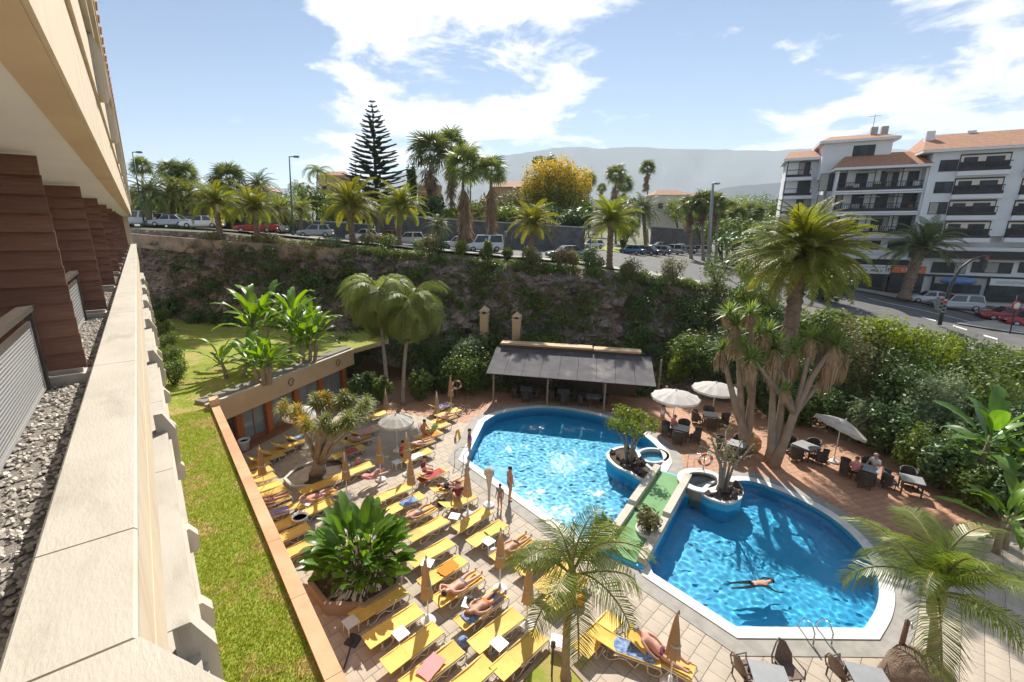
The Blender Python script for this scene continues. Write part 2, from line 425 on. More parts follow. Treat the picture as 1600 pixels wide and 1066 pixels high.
# ---- mountains
vs, fs = [], []
rngm = random.Random(3)
ys = [0, 500, 1000, 1500, 2200]
mpx = list(range(-900, 3300, 10))
for i, px in enumerate(mpx):
    f = 5200.0; top = interp(px, [-900, 300, 520, 700, 800, 860, 1000, 1130, 1300, 1500, 1800, 3300], [300, 300, 292, 262, 245, 237, 238, 241, 238, 240, 250, 300])
    top += 3.0 * noise.noise(Vector((px * 0.02, 1.3, 0))) + 1.6 * noise.noise(Vector((px * 0.07, 4.3, 0)))
    hz = (HY - top) / 733 * f
    for j in range(15):
        w = j / 14; ff = 3400 + (f - 3400) * w
        g_ = abs(noise.noise(Vector((px * 0.03 + w * 1.2, w * 1.5, 2)))) + 0.5 * abs(noise.noise(Vector((px * 0.08, w * 3, 5))))
        zz = hz * (w ** 1.2) * (1 - 0.42 * g_ * math.sin(PI * w))
        vs.append(W((px - CX) / 733 * ff, ff, zz - 8 * (1 - w)))
for i in range(len(mpx) - 1):
    for j in range(14): fs.append((i * 15 + j, (i + 1) * 15 + j, (i + 1) * 15 + j + 1, i * 15 + j + 1))
struct(MB().add(vs, fs, True).build('mountain_ridge', 'mountain'))
vs, fs = [], []
mpx = list(range(900, 2400, 15))
for i, px in enumerate(mpx):
    top = interp(px, [900, 1040, 1130, 1240, 1400, 2400], [338, 318, 290, 284, 288, 300]) + 2.5 * noise.noise(Vector((px * 0.04, 7.3, 0)))
    for w in (0, 0.5, 1):
        ff = 1900 + 500 * w; vs.append(W((px - CX) / 733 * ff, ff, (HY - top) / 733 * 2400 * w - 8 * (1 - w)))
for i in range(len(mpx) - 1):
    for j in range(2): fs.append((i * 3 + j, (i + 1) * 3 + j, (i + 1) * 3 + j + 1, i * 3 + j + 1))
struct(MB().add(vs, fs, True).build('foothill', 'mountain'))
# ---- pools
def px_poly(pts, z=0.0): return [G(x, y, z) for x, y in pts]
LPX = [(729, 718), (757, 660), (778, 648), (812, 641), (852, 638), (900, 643), (945, 653), (985, 669), (1012, 686), (1032, 706), (1037, 722), (1020, 748), (962, 845), (908, 843)]
RPX = [(1046, 770), (1085, 774), (1148, 753), (1172, 753), (1205, 763), (1250, 782), (1300, 811), (1340, 847), (1363, 884), (1373, 920), (1368, 952), (1350, 983), (1150, 981), (1020, 897), (1013, 880), (1030, 825)]
LPOLY = ccw(smooth_closed(px_poly(LPX), 6, keep=(0, 1, 10, 11, 12, 13)))
RPOLY = ccw(smooth_closed(px_poly(RPX), 6, keep=(0, 2, 11, 12, 13, 14)))
LC, RC = offset_poly(LPOLY, 0.42), offset_poly(RPOLY, 0.42)
LG, RG = offset_poly(LPOLY, 1.0), offset_poly(RPOLY, 1.0)
def ring(mb, inner, outer, z0, z1, wall_in=None):
    n = len(inner)
    for i in range(n):
        j = (i + 1) % n; a, b, c, d = inner[i], inner[j], outer[j], outer[i]
        mb.add([(*a[:2], z1), (*b[:2], z1), (*c[:2], z1), (*d[:2], z1)], [(3, 2, 1, 0)])
        mb.add([(*d[:2], z0), (*c[:2], z0), (*c[:2], z1), (*d[:2], z1)], [(0, 1, 2, 3)])
        zi = z0 if wall_in is None else wall_in
        mb.add([(*a[:2], zi), (*b[:2], zi), (*b[:2], z1), (*a[:2], z1)], [(3, 2, 1, 0)])
    return mb
wm = bpy.data.materials.new('water'); wm.use_nodes = True; MATS['water'] = wm
t = NT(wm.node_tree); wm.node_tree.nodes.clear()
gg = t.n('ShaderNodeBsdfRefraction'); gg.inputs['IOR'].default_value = 1.33; gg.inputs['Roughness'].default_value = 0.0; gg.inputs[0].default_value = (0.82, 0.97, 1.0, 1)
gl = t.n('ShaderNodeBsdfGlossy'); gl.inputs['Roughness'].default_value = 0.04
vec = t.n('ShaderNodeTexCoord').outputs['Object']; bp = t.n('ShaderNodeBump'); bp.inputs['Strength'].default_value = 0.5; bp.inputs['Distance'].default_value = 0.05
t.l(t.math('MULTIPLY', t.noise(vec, 9.5, 4, 0.65, 2.0, 0.8), t.mr(t.noise(vec, 0.42, 3, 0.6), 0.46, 0.68, 0.08, 0.85)), bp.inputs['Height']); t.l(bp.outputs[0], gl.inputs['Normal'])
fr = t.n('ShaderNodeFresnel'); fr.inputs[0].default_value = 1.33
mx = t.n('ShaderNodeMixShader'); t.l(fr.outputs[0], mx.inputs[0]); t.l(gg.outputs[0], mx.inputs[1]); t.l(gl.outputs[0], mx.inputs[2])
ou = t.n('ShaderNodeOutputMaterial'); t.l(mx.outputs[0], ou.inputs[0])
M('pool_wall_tile', (0.05, 0.42, 0.66), (0.07, 0.50, 0.74), 6, 0.4)
def wave(x, y):
    p = Vector((x, y, 0))
    return 0.016 * noise.noise(p * 0.8) + 0.013 * noise.noise(p * 2.1 + Vector((5, 1, 0))) + 0.010 * noise.noise(p * 4.4 + Vector((1, 8, 2))) + 0.003 * noise.noise(p * 8.0 + Vector((3, 2, 7)))
def water_sheet(poly, z, step=0.06):
    big = offset_poly(poly, 0.06); xs = [p[0] for p in big]; ysx = [p[1] for p in big]; x0, y0 = min(xs), min(ysx); nx, ny = int((max(xs) - x0) / step) + 2, int((max(ysx) - y0) / step) + 2
    vs, idx, fs = [], {}, []
    ins = [[inside((x0 + i * step, y0 + j * step), big) for j in range(ny)] for i in range(nx)]
    def vid(i, j):
        if (i, j) not in idx: x, y = x0 + i * step, y0 + j * step; idx[(i, j)] = len(vs); vs.append((x, y, z + wave(x, y)))
        return idx[(i, j)]
    for i in range(nx - 1):
        for j in range(ny - 1):
            if ins[i][j] or ins[i + 1][j] or ins[i][j + 1] or ins[i + 1][j + 1]: fs.append((vid(i, j), vid(i + 1, j), vid(i + 1, j + 1), vid(i, j + 1)))
    return MB().add(vs, fs, True)
for nm, poly, cop, chn, lab in (('left', LPOLY, LC, LG, 'white rounded rim of the upper swimming pool'), ('right', RPOLY, RC, RG, 'white rim of the lower swimming pool')):
    zz = 0.0 if nm == 'left' else 0.003
    b = MB().sheet([offset_poly(poly, 0.25)], -1.25); w_ = MB()
    n = len(poly)
    for i in range(n):
        j = (i + 1) % n; w_.add([(*poly[i][:2], -1.25), (*poly[j][:2], -1.25), (*poly[j][:2], 0.03), (*poly[i][:2], 0.03)], [(3, 2, 1, 0)])
    o = struct(b.build('pool_basin', 'pool_tile')); o.cycles.is_caustics_receiver = True; q = w_.build('basin_wall', 'pool_wall_tile', o); q.cycles.is_caustics_receiver = True
    o = struct(water_sheet(poly, -0.12 + zz).build('pool_water', 'water')); o.cycles.is_caustics_caster = True
    struct(ring(MB(), poly, cop, -0.05, 0.05 + zz).build('pool_rim', 'coping'))
    struct(ring(MB(), cop, chn, -0.06, 0.016 + zz).build('pool_channel', 'channel'))
# ---- deck: joint bed plus pavers
deck_out = [(2.0, -14), (48, -14), (52, 30), (40, 46), (2.0, 46)]
deck = struct(MB().sheet([deck_out, LPOLY, RPOLY], -0.02).build('pool_deck', 'joint'))
TC = [G(*p) for p in ((540, 660), (636, 645), (729, 664), (790, 700), (1000, 700), (1090, 765), (1160, 775), (1330, 850), (1420, 872), (1500, 840), (1640, 830), (1900, 700))] 
TCP = [(p.x, p.y) for p in TC] + [(60, 20), (40, 46), (10, 44)]
def tiles(region, size, ang, zone, matn, matf, name, gap=0.014, zb=-0.02, top=0.0, keep=300):
    cs, sn = math.cos(ang), math.sin(ang); cand = []
    sxx, syy = size
    for i in range(-120, 160):
        for j in range(-120, 160):
            u, v = (i + (0.5 if j % 2 else 0)) * sxx, j * syy
            x, y = zone[0] + u * cs - v * sn, zone[1] + u * sn + v * cs
            if not (2.1 < x < 46 and -9 < y < 44) or not region((x, y)): continue
            a, f = AF(Vector((x, y, 0)))
            if f < 3 or abs(a) > f * 1.35 + 2: continue
            cand.append((f, x, y))
    cand.sort()
    inv = [c for c in cand if (lambda q: -20 < q[0] < 1620 and q[1] < 1075)(pix(Vector((c[1], c[2], 0))))]
    near = inv[:keep]; ns = set(near)
    me = MB().box((0, 0, 0), (sxx - gap, syy - gap, 0.03)).mesh(name, matn)
    r = random.Random(4)
    for f, x, y in near:
        o = link(name, me, deck, (x, y, top - 0.015 + r.uniform(-.002, .002)), (0, 0, ang))
    mb = MB()
    for c in cand:
        if c in ns: continue
        mb.box((c[1], c[2], top - 0.015 + r.uniform(-.002, .002)), (sxx - gap, syy - gap, 0.03), ang)
    stuff(mb.build(name + '_field', matf, deck))
def pix(v):
    a, f = AF(v); u = v.z - H; d = f * math.cos(PT) - u * math.sin(PT); w = f * math.sin(PT) + u * math.cos(PT)
    return (CX + F * a / d, CY - F * w / d) if d > 0.1 else (-999, 9999)
TANG = R(7)
free = lambda p: not inside(p, LC) and not inside(p, RC)
tiles(lambda p: free(p) and not inside(p, TCP), (0.50, 0.50), TANG, (5, 5), 'paver', 'pavers_far', 'paver')
tiles(lambda p: free(p) and inside(p, TCP), (0.33, 0.33), R(-20), (22, 12), 'terracotta', 'terracotta_far', 'terracotta_tile')
# ================================================================== hotel
M('hotel_plaster', (0.69, 0.57, 0.42), (0.63, 0.515, 0.375), 0.8, 0.85, 0.2, 14, c3=(0.56, 0.42, 0.27), s3=1.2, f3=(0.48, 0.85), stretch=(1, 2.5, 0.35))
M('hotel_coping', (0.57, 0.515, 0.43), (0.50, 0.45, 0.37), 1.1, 0.75, 0.18, 25, c3=(0.34, 0.295, 0.235), s3=1.3, f3=(0.5, 0.85), stretch=(2.2, 0.8, 0.5))
M('soffit_white', (0.86, 0.84, 0.80), (0.80, 0.78, 0.74), 0.6, 0.9)
M('beam_tan', (0.68, 0.51, 0.33), (0.60, 0.44, 0.28), 0.9, 0.85, 0.1, 14)
M('brown_plank', (0.19, 0.088, 0.058), (0.27, 0.13, 0.085), 3.0, 0.55, 0.35, 12, stretch=(0.4, 3, 3), objrand=0.18)
M('rail_brown', (0.06, 0.045, 0.035), (0.09, 0.07, 0.055), 3, 0.5, stretch=(3, 0.4, 3))
M('wire_grey', (0.55, 0.55, 0.54), rough=0.45, metal=0.4)
M('gravel_stone', (0.72, 0.66, 0.58), (0.42, 0.38, 0.34), island=True, rough=0.9)
M('gravel_bed', (0.24, 0.21, 0.18), (0.32, 0.29, 0.26), 20, 0.95, 0.6, 60)
M('curb_white', (0.62, 0.59, 0.53), (0.50, 0.47, 0.42), 2, 0.85, 0.2, 20)
M('recess_shade', (0.12, 0.10, 0.085), rough=0.9)  # dark base colour stands in for shade inside open recesses
M('roof_tile', (0.36, 0.17, 0.10), (0.46, 0.25, 0.15), 3, 0.85, 0.2, 10)
HO = thing('hotel_building', 'cream hotel with long stone ledge and brown plank balcony dividers at left', 'building', (-0.5, 4, 3.6))
HB = Vector((-0.5, 4, 3.6))
def hb(mb, name, mat, parent=None, kind=None):
    o = mb.build(name, mat, parent or HO, HB)
    if kind: o['kind'] = kind
    return o
def bx(x0, x1, y0, y1, z0, z1): return MB().box(((x0 + x1) / 2, (y0 + y1) / 2, (z0 + z1) / 2), (x1 - x0, y1 - y0, z1 - z0))
def profile_y(prof, y0, y1):
    n = len(prof); mb = MB(); vs = [(x, y0, z) for x, z in prof] + [(x, y1, z) for x, z in prof]
    fs = [(i, (i + 1) % n, n + (i + 1) % n, n + i) for i in range(n)] + [tuple(reversed(range(n))), tuple(range(n, 2 * n))]
    return mb.add(vs, fs)
Y0, Y1 = -4.0, 53.0
# parapet and coping slabs
hb(bx(-0.60, -0.275, Y0, Y1, 9.25, 10.84), 'parapet', 'hotel_plaster')
hb(bx(-0.277, -0.268, Y0, Y1, 9.98, 10.0), 'groove_strip', 'beam_tan')
ys = [2.0, 2.85, 6.8, 10.9, 15.0, 19.1, 23.2, 27.3, 31.4, 35.5, 39.6, 43.7, 47.8, 53.0]
for a, b in zip(ys[:-1], ys[1:]):
    hb(profile_y([(-0.66, 10.84), (-0.235, 10.84), (-0.235, 10.885), (-0.25, 10.9), (-0.645, 10.9), (-0.66, 10.885)], a + 0.006, b - 0.006), 'coping_slab', 'hotel_coping')
near = MB().prism(ccw([(-0.66, -3.5), (-0.66, 1.99), (-0.225, 1.99), (0.0, 1.62), (0.42, 0.95), (0.42, -3.5)]), 10.86, 10.902)
hb(near, 'coping_slab', 'hotel_coping')
hb(bx(-0.2, 0.36, -3.5, 1.0, 8.2, 10.85), 'parapet_bay', 'hotel_plaster')
# gravel trough and stones
hb(bx(-1.16, -0.66, Y0, Y1, 10.45, 10.60), 'gravel_trough', 'gravel_bed')
rs = random.Random(11); ico = [Vector(v).normalized() for v in ((0, 0, 1), (.9, 0, .3), (-.3, .85, .3), (-.3, -.85, .3), (.5, .75, -.35), (.5, -.75, -.35), (-.9, 0, -.35), (0, 0, -1))]
icf = [(0, 1, 2), (0, 2, 3), (0, 3, 1), (1, 4, 2), (2, 6, 3), (3, 5, 1), (1, 5, 4), (2, 4, 6), (3, 6, 5), (7, 4, 5), (7, 6, 4), (7, 5, 6)]
mb = MB()
for k in range(5200):
    y = 1.0 + 29 * rs.random() ** 2.2; x = rs.uniform(-1.14, -0.69); s = rs.uniform(0.012, 0.026)
    sc = Vector((s * rs.uniform(.8, 1.5), s * rs.uniform(.8, 1.5), s * rs.uniform(.5, .9))); rz = Matrix.Rotation(rs.uniform(0, 6.3), 3, 'Z') @ Matrix.Rotation(rs.uniform(-.5, .5), 3, 'X')
    c = Vector((x, y, 10.605 + rs.uniform(0, 0.022)))
    mb.add([c + rz @ Vector((v.x * sc.x, v.y * sc.y, v.z * sc.z)) for v in ico], icf)
hb(mb, 'gravel', 'gravel_stone', None, 'stuff')
# balcony floor edge, dividers and rails
hb(bx(-4.2, -1.165, Y0, Y1, 10.2, 10.62), 'balcony_floor', 'curb_white')
hb(bx(-4.5, -4.2, Y0, Y1, 10.2, 13.3), 'balcony_back_wall', 'hotel_plaster')
plank_me = {}
for k in range(9):
    y = 7.35 + 5.05 * k
    dv = link('divider', MB().box((0, 0, 0), (0.06, 0.07, 2.42)).mesh('divider', 'rail_brown'), HO, Vector((-1.25, y + 0.10, 11.98)) - HB)
    hb(bx(-1.12, -0.70, y - 0.12, y + 0.18, 10.601, 10.72), 'curb_block', 'curb_white')
    hb(bx(-1.6, -0.80, y - 0.02, y + 0.10, 10.721, 10.775), 'sill', 'curb_white')
    for i in range(12):
        z = 10.80 + i * 0.206; xr = lerp(-0.755, -0.80, i / 11)
        if i not in plank_me:
            b = MB()
            v = []
            for x in (-3.1, xr):
                v += [(x, -0.055, -0.115), (x, -0.02, -0.115), (x, 0.035, 0.10), (x, 0.0, 0.10)]
            b.add(v, [(0, 1, 2, 3), (7, 6, 5, 4), (0, 4, 5, 1), (1, 5, 6, 2), (2, 6, 7, 3), (3, 7, 4, 0)])
            plank_me[i] = b.mesh('plank', 'brown_plank')
        link('plank', plank_me[i], dv, (1.25, -0.10 + rs.uniform(-.006, .006), z - 11.98 + 0.1))
    ry1 = y - 0.28; ry0 = ry1 - 3.9
    rl = hb(bx(-1.19, -1.07, ry0, ry1 + 0.06, 11.58, 11.64), 'railing', 'rail_brown')
    for q in (ry0 + 0.05, ry1):
        hb(bx(-1.165, -1.095, q - 0.05, q + 0.05, 10.63, 11.58), 'post', 'rail_brown', rl)
    hb(bx(-1.14, -1.12, ry0 + 0.1, ry1 - 0.12, 11.40, 11.47), 'panel_rail', 'rail_brown', rl)
    hb(bx(-1.14, -1.12, ry0 + 0.1, ry1 - 0.12, 10.66, 10.70), 'panel_rail', 'wire_grey', rl)
    hb(bx(-1.145, -1.115, ry1 - 0.12, ry1 - 0.10, 10.66, 11.47), 'panel_rail', 'wire_grey', rl)
    if k < 3:
        w = MB(); st = 0.035 if k == 0 else 0.06
        q = ry0 + 0.12
        while q < ry1 - 0.13: w.box((-1.13, q, 11.05), (0.006, 0.009, 0.70)); q += st
        z = 10.72
        while z < 11.40: w.box((-1.126, (ry0 + ry1) / 2, z), (0.006, ry1 - ry0 - 0.24, 0.009)); z += st
        hb(w, 'wire_mesh', 'wire_grey', rl, 'stuff')
# ceiling, beam, upper parapet with its fins, eave
hb(bx(-4.5, -0.425, Y0, Y1, 13.30, 13.55), 'soffit', 'soffit_white')
hb(bx(-0.425, -0.225, Y0, Y1, 13.285, 14.30), 'edge_beam', 'beam_tan')
for a in np.arange(1.5, 50, 4.1): hb(bx(-0.225, -0.2, a, a + 4.085, 13.30, 14.20), 'facade_panel', 'hotel_plaster')
hb(bx(-0.30, -0.165, Y0, Y1, 14.22, 14.95), 'upper_band', 'hotel_plaster')
hb(bx(-0.50, -0.32, Y0, Y1, 14.95, 16.1), 'upper_recess', 'recess_shade')  # open storey, its shade painted as a dark strip
hb(bx(-0.5, -0.10, Y0, Y1, 15.02, 15.14), 'upper_sill', 'hotel_coping')
hb(bx(-0.6, -0.06, Y0, Y1, 16.1, 16.42), 'eave_band', 'hotel_plaster')
hb(bx(-0.6, -0.035, Y0, Y1, 16.5, 16.8), 'eave_fascia', 'hotel_plaster')
tme = MB().tube([(-0.5, 0, 0), (0, 0, -0.06)], 0.09, 8).mesh('roof_tile', 'roof_tile')
for i, y in enumerate(np.arange(5, 53, 0.75)): link('roof_tile', tme, HO, Vector((0.005, y, 16.93)) - HB)
def fin(y, x0, x1, z0, z1, drop, th=0.16, mat='hotel_coping'):
    n = MB(); pr = [(x0, z0), (x1 - 0.05, z0), (x1, z0 + 0.08), (x1, z1 - drop), (x0 + (x1 - x0) * 0.45, z1), (x0, z1)]
    vs = [(x, y - th / 2, z) for x, z in pr] + [(x, y + th / 2, z) for x, z in pr]; k = len(pr)
    n.add(vs, [(i, (i + 1) % k, k + (i + 1) % k, k + i) for i in range(k)] + [tuple(reversed(range(k))), tuple(range(k, 2 * k))])
    return hb(n, 'fin', mat)
for y in np.arange(4.7, 52, 4.2): fin(y, -0.17, -0.035, 14.25, 15.0, 0.25, 0.5)
# lower storeys
hb(bx(-1.4, -0.95, Y0, Y1, 8.0, 9.25), 'lower_recess', 'recess_shade')
hb(bx(-0.94, -0.455, Y0, Y1, 7.9, 8.04), 'lower_gap_floor', 'recess_shade')  # floor of the dark gap, its shade put into the colour
for a in np.arange(1.2, 52, 4.2): hb(bx(-0.45, -0.10, a, a + 4.18, 7.98, 8.08), 'lower_coping_slab', 'hotel_coping')
hb(bx(-0.42, -0.12, Y0, Y1, 5.35, 7.98), 'lower_parapet', 'hotel_plaster')
hb(bx(-0.10, -0.05, Y0, Y1, 7.80, 7.92), 'drip_band', 'hotel_coping')
for y in (5.0, 11.7, 18.2, 24.7, 31.2, 37.7, 44.2): fin(y, -0.30, 0.06, 7.2, 8.5, 0.42, 0.22)
for y in (4.2, 7.7, 10.0, 13.4, 16.5, 20, 23.5, 27, 30.5, 34, 37.5, 41): fin(y, -0.12, 0.12, 6.0, 6.55, 0.2, 0.22)
hb(bx(-0.45, -0.02, Y0, Y1, 4.4, 4.55), 'plinth_ledge', 'hotel_coping')
hb(bx(-0.5, -0.15, Y0, Y1, 3.3, 4.4), 'plinth', 'hotel_plaster')
hb(bx(-6, -0.5, Y1 - 0.3, Y1, 3.3, 17), 'end_wall', 'hotel_plaster')
# ---- retaining wall between lawn and pool deck, with capping stones
RW = thing('retaining_wall', 'long orange capped retaining wall between lawn strip and sun loungers', 'wall', (1.9, 10, 0))
o = MB().box((0, -0.8 - 0.0, 1.85), (WX1 - WX0, 32.4, 3.7)).build('wall_body', 'orange_plaster', RW)
for i, y in enumerate(np.arange(-5, 25, 2.5)):
    MB().box((0, y + 1.25 - 10, 3.735), (0.36, 2.485, 0.07)).build('capping_stone', 'orange_plaster', RW)
MB().box((0, 25.2 - 10 + 0.1, 3.9), (0.42, 0.7, 0.35)).build('end_block', 'tan_plaster', RW)
# ---- restaurant under the upper lawn
d = (FB - FA); d.z = 0; Lf = d.length; ux = d.normalized(); uy = Vector((-ux.y, ux.x, 0)); ang = math.atan2(ux.y, ux.x)
M('orange_wood', (0.50, 0.16, 0.045), (0.42, 0.12, 0.035), 3, 0.5, stretch=(3, 3, .5))
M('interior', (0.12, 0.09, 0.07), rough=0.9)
M('glass_dark', (0.05, 0.07, 0.075), rough=0.06, spec=0.9)
M('glass_pale', (0.30, 0.36, 0.36), (0.20, 0.25, 0.25), 0.8, 0.12, spec=0.8)
M('terracotta_curb', (0.36, 0.15, 0.08), (0.28, 0.12, 0.07), 3, 0.8)
RE = thing('restaurant', 'restaurant front with tan fascia and orange posts beneath the upper lawn', 'building', (FA.x, FA.y, 0), ang)
def rb(x0, x1, y0, y1, z0, z1, name, mat, parent=None): return MB().box(((x0 + x1) / 2, (y0 + y1) / 2, (z0 + z1) / 2), (x1 - x0, y1 - y0, z1 - z0)).build(name, mat, parent or RE)
rb(0.0, 5.6, 0.0, 0.18, 2.5, 3.62, 'fascia', 'tan_plaster'); rb(5.62, Lf, 0.06, 0.22, 2.5, 3.60, 'fascia', 'tan_plaster')
rb(-0.05, 5.6, -0.03, 0.22, 3.623, 3.70, 'fascia_cap', 'hotel_coping'); rb(5.63, Lf + .05, 0.03, 0.26, 3.603, 3.68, 'fascia_cap', 'hotel_coping')
rb(0, Lf, 0.27, 1.0, 3.62, 3.78, 'gravel_strip', 'gravel_bed')
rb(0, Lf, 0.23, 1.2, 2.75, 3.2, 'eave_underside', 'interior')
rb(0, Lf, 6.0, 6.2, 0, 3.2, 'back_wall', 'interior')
rb(0, Lf, 1.0, 1.12, 2.1, 2.32, 'transom', 'orange_wood'); rb(0, Lf, 1.0, 1.12, 0.0, 0.35, 'plinth', 'terracotta_curb')
for i, x in enumerate((0.5, 2.3, 4.4, 6.7, 9.0, Lf - 0.3)):
    rb(x - 0.22, x + 0.22, 0.82, 1.22 if i % 2 else 1.15, 0.0, 2.75, 'post', 'orange_wood')
for a, b in ((0.75, 2.05), (2.55, 4.15), (4.65, 6.45), (6.95, 8.75), (9.25, Lf - 0.6)):
    w = rb(a, b, 1.03, 1.09, 0.36, 2.09, 'window', 'glass_dark' if a < 1 else 'glass_pale')
    rb(a, a + 0.07, 0.99, 1.028, 0.36, 2.09, 'frame', 'orange_wood', w); rb((a + b) / 2 - .03, (a + b) / 2 + .03, 0.99, 1.028, 0.36, 2.09, 'frame', 'orange_wood', w)
rb(0.3, Lf, 0.3, 0.8, 0.002, 0.14, 'step', 'terracotta_curb')
for x in (5.5, 9.9):                         # scroll brackets on the fascia
    MB().tube([(x + .25 * math.cos(g) * (1 - g / 14), -0.03, 3.1 + .3 * math.sin(g) * (1 - g / 14)) for g in np.linspace(0, 7, 14)], 0.025, 5).build('scroll_bracket', 'rail_brown', RE)
# ================================================================== vegetation library
M('date_leaf', (0.156, 0.209, 0.036), (0.259, 0.291, 0.051), island=True, rough=0.5, transl=0.35, spec=0.3, objrand=0.25)
M('date_leaf_gold', (0.172, 0.200, 0.030), (0.258, 0.250, 0.035), island=True, rough=0.5, transl=0.4, spec=0.3, objrand=0.25)
M('date_leaf_dark', (0.088, 0.137, 0.055), (0.146, 0.195, 0.069), island=True, rough=0.5, transl=0.25, spec=0.3, objrand=0.2)
M('fan_leaf', (0.118, 0.161, 0.051), (0.203, 0.237, 0.068), island=True, rough=0.5, transl=0.3, spec=0.3, objrand=0.2)
M('dead_leaf', (0.22, 0.15, 0.09), (0.34, 0.25, 0.15), island=True, rough=0.9, transl=0.15, objrand=0.15)
M('skirt_leaf', (0.36, 0.24, 0.14), (0.50, 0.36, 0.23), island=True, rough=0.9, transl=0.2, objrand=0.15)
M('palm_bark', (0.180, 0.126, 0.090), (0.312, 0.228, 0.168), 3.5, 0.95, 0.9, 9)
M('grey_bark', (0.24, 0.205, 0.17), (0.34, 0.29, 0.24), 2.5, 0.9, 0.6, 10, stretch=(1, 1, 2.5))
M('smooth_bark', (0.27, 0.20, 0.145), (0.36, 0.28, 0.20), 2.0, 0.85, 0.4, 8)
M('coco_leaf', (0.102, 0.162, 0.026), (0.180, 0.228, 0.042), island=True, rough=0.4, transl=0.35, spec=0.4, objrand=0.2)
M('rachis', (0.26, 0.24, 0.07), (0.32, 0.30, 0.10), 4, 0.6)
M('queen_leaf', (0.166, 0.221, 0.062), (0.262, 0.304, 0.090), island=True, rough=0.55, transl=0.35, spec=0.3, objrand=0.2)
M('banana_leaf', (0.10, 0.21, 0.03), (0.19, 0.31, 0.04), 2.0, 0.4, transl=0.4, spec=0.45, objrand=0.35, stretch=(1, 5, 1))
M('bird_leaf', (0.072, 0.176, 0.029), (0.143, 0.260, 0.039), 2.0, 0.35, transl=0.35, spec=0.5, objrand=0.35, stretch=(1, 5, 1))
M('dragon_leaf', (0.15, 0.20, 0.07), (0.25, 0.26, 0.06), island=True, rough=0.5, transl=0.3, objrand=0.3)
M('dragon_gold', (0.42, 0.30, 0.03), (0.50, 0.36, 0.05), island=True, rough=0.5, transl=0.35, objrand=0.2)
M('yucca_leaf', (0.143, 0.221, 0.052), (0.247, 0.325, 0.078), island=True, rough=0.5, transl=0.3, objrand=0.25)
M('shrub_leaf', (0.075, 0.131, 0.030), (0.156, 0.213, 0.041), island=True, bscale=0.6, rough=0.5, transl=0.3, spec=0.35)
M('bright_leaf', (0.120, 0.186, 0.026), (0.228, 0.282, 0.036), island=True, bscale=0.6, rough=0.5, transl=0.35, spec=0.35)
M('dark_leaf', (0.048, 0.102, 0.033), (0.112, 0.180, 0.051), island=True, bscale=0.6, rough=0.45, transl=0.25, spec=0.4)
M('pale_leaf', (0.180, 0.240, 0.120), (0.276, 0.336, 0.180), island=True, bscale=0.6, rough=0.55, transl=0.25, spec=0.3)
M('olive_leaf', (0.138, 0.144, 0.056), (0.225, 0.213, 0.088), island=True, bscale=0.6, rough=0.6, transl=0.25, spec=0.3)
M('brown_leaf', (0.11, 0.075, 0.045), (0.18, 0.13, 0.075), island=True, bscale=0.6, rough=0.8, transl=0.15)
M('gold_leaf', (0.52, 0.37, 0.015), (0.66, 0.50, 0.03), island=True, bscale=0.6, rough=0.6, transl=0.35)
M('pine_leaf', (0.033, 0.063, 0.036), (0.068, 0.102, 0.054), island=True, rough=0.7, transl=0.1)
M('wood_dark', (0.07, 0.055, 0.042), (0.11, 0.09, 0.07), 4, 0.9, 0.5, 12)
def quads_mesh(name, Q, mat):              # Q: n x 4 x 3 array
    Q = np.asarray(Q, np.float32); n = len(Q)
    return np_mesh(name, Q.reshape(-1, 3), np.arange(n * 4).reshape(n, 4), mat)
def frond_quads(L, nl, ll, e0, droop, hang, seed, w=0.035, stem=0.12, fwd=0.75, sides=(1, -1), curl=0.0):
    """pinnate leaf along +X: quads for leaflets and rachis"""
    r = np.random.default_rng(seed); N = 14
    pts = [np.zeros(3)]; e = e0; yaw = 0.0
    for i in range(N):
        u = (i + 0.5) / N; e = e0 - droop * (u ** 1.35); yaw += curl / N
        pts.append(pts[-1] + L / N * np.array([math.cos(e) * math.cos(yaw), math.cos(e) * math.sin(yaw), math.sin(e)]))
    pts = np.array(pts); Q = []; RQ = []
    def at(u):
        k = min(u, 0.9999) * N; i = int(k); return pts[i] + (pts[i + 1] - pts[i]) * (k - i), (pts[i + 1] - pts[i]) / (L / N)
    for i in range(N):
        wa, wb = w * 0.9 * (1 - i / N) + 0.008, w * 0.9 * (1 - (i + 1) / N) + 0.008
        a, b = pts[i], pts[i + 1]
        RQ.append([a + [0, wa, 0], a - [0, wa, 0], b - [0, wb, 0], b + [0, wb, 0]])
        RQ.append([a + [0, 0, wa], a - [0, 0, wa], b - [0, 0, wb], b + [0, 0, wb]])
    for sgn in sides:
        for k in range(nl):
            u = stem + (1 - stem) * (k + r.uniform(0, 0.7)) / nl
            p, d = at(u); side = np.cross(np.array([0, 0, 1.0]), d); side /= np.linalg.norm(side) + 1e-9; up = np.cross(d, side)
            ln = ll * (math.sin(PI * min(1, (0.18 + 0.80 * u))) ** 0.6) * r.uniform(0.85, 1.1)
            f = fwd * (0.6 + 0.8 * u)
            dirn = side * sgn + d * f + up * r.uniform(0.05, 0.35); dirn /= np.linalg.norm(dirn)
            m = p + dirn * ln * 0.5; tip = m + (dirn * 0.5 + np.array([0, 0, -hang * r.uniform(0.7, 1.2)])) * ln * 0.7
            m = m + np.array([0, 0, -hang * 0.12 * ln])
            wd_ = d * w * 0.8
            Q.append([p - wd_ * 0.5, p + wd_ * 0.5, m + wd_, m - wd_ * 0.7]); Q.append([m - wd_ * 0.7, m + wd_, tip + wd_ * 0.15, tip - wd_ * 0.1])
    return np.array(Q), np.array(RQ)
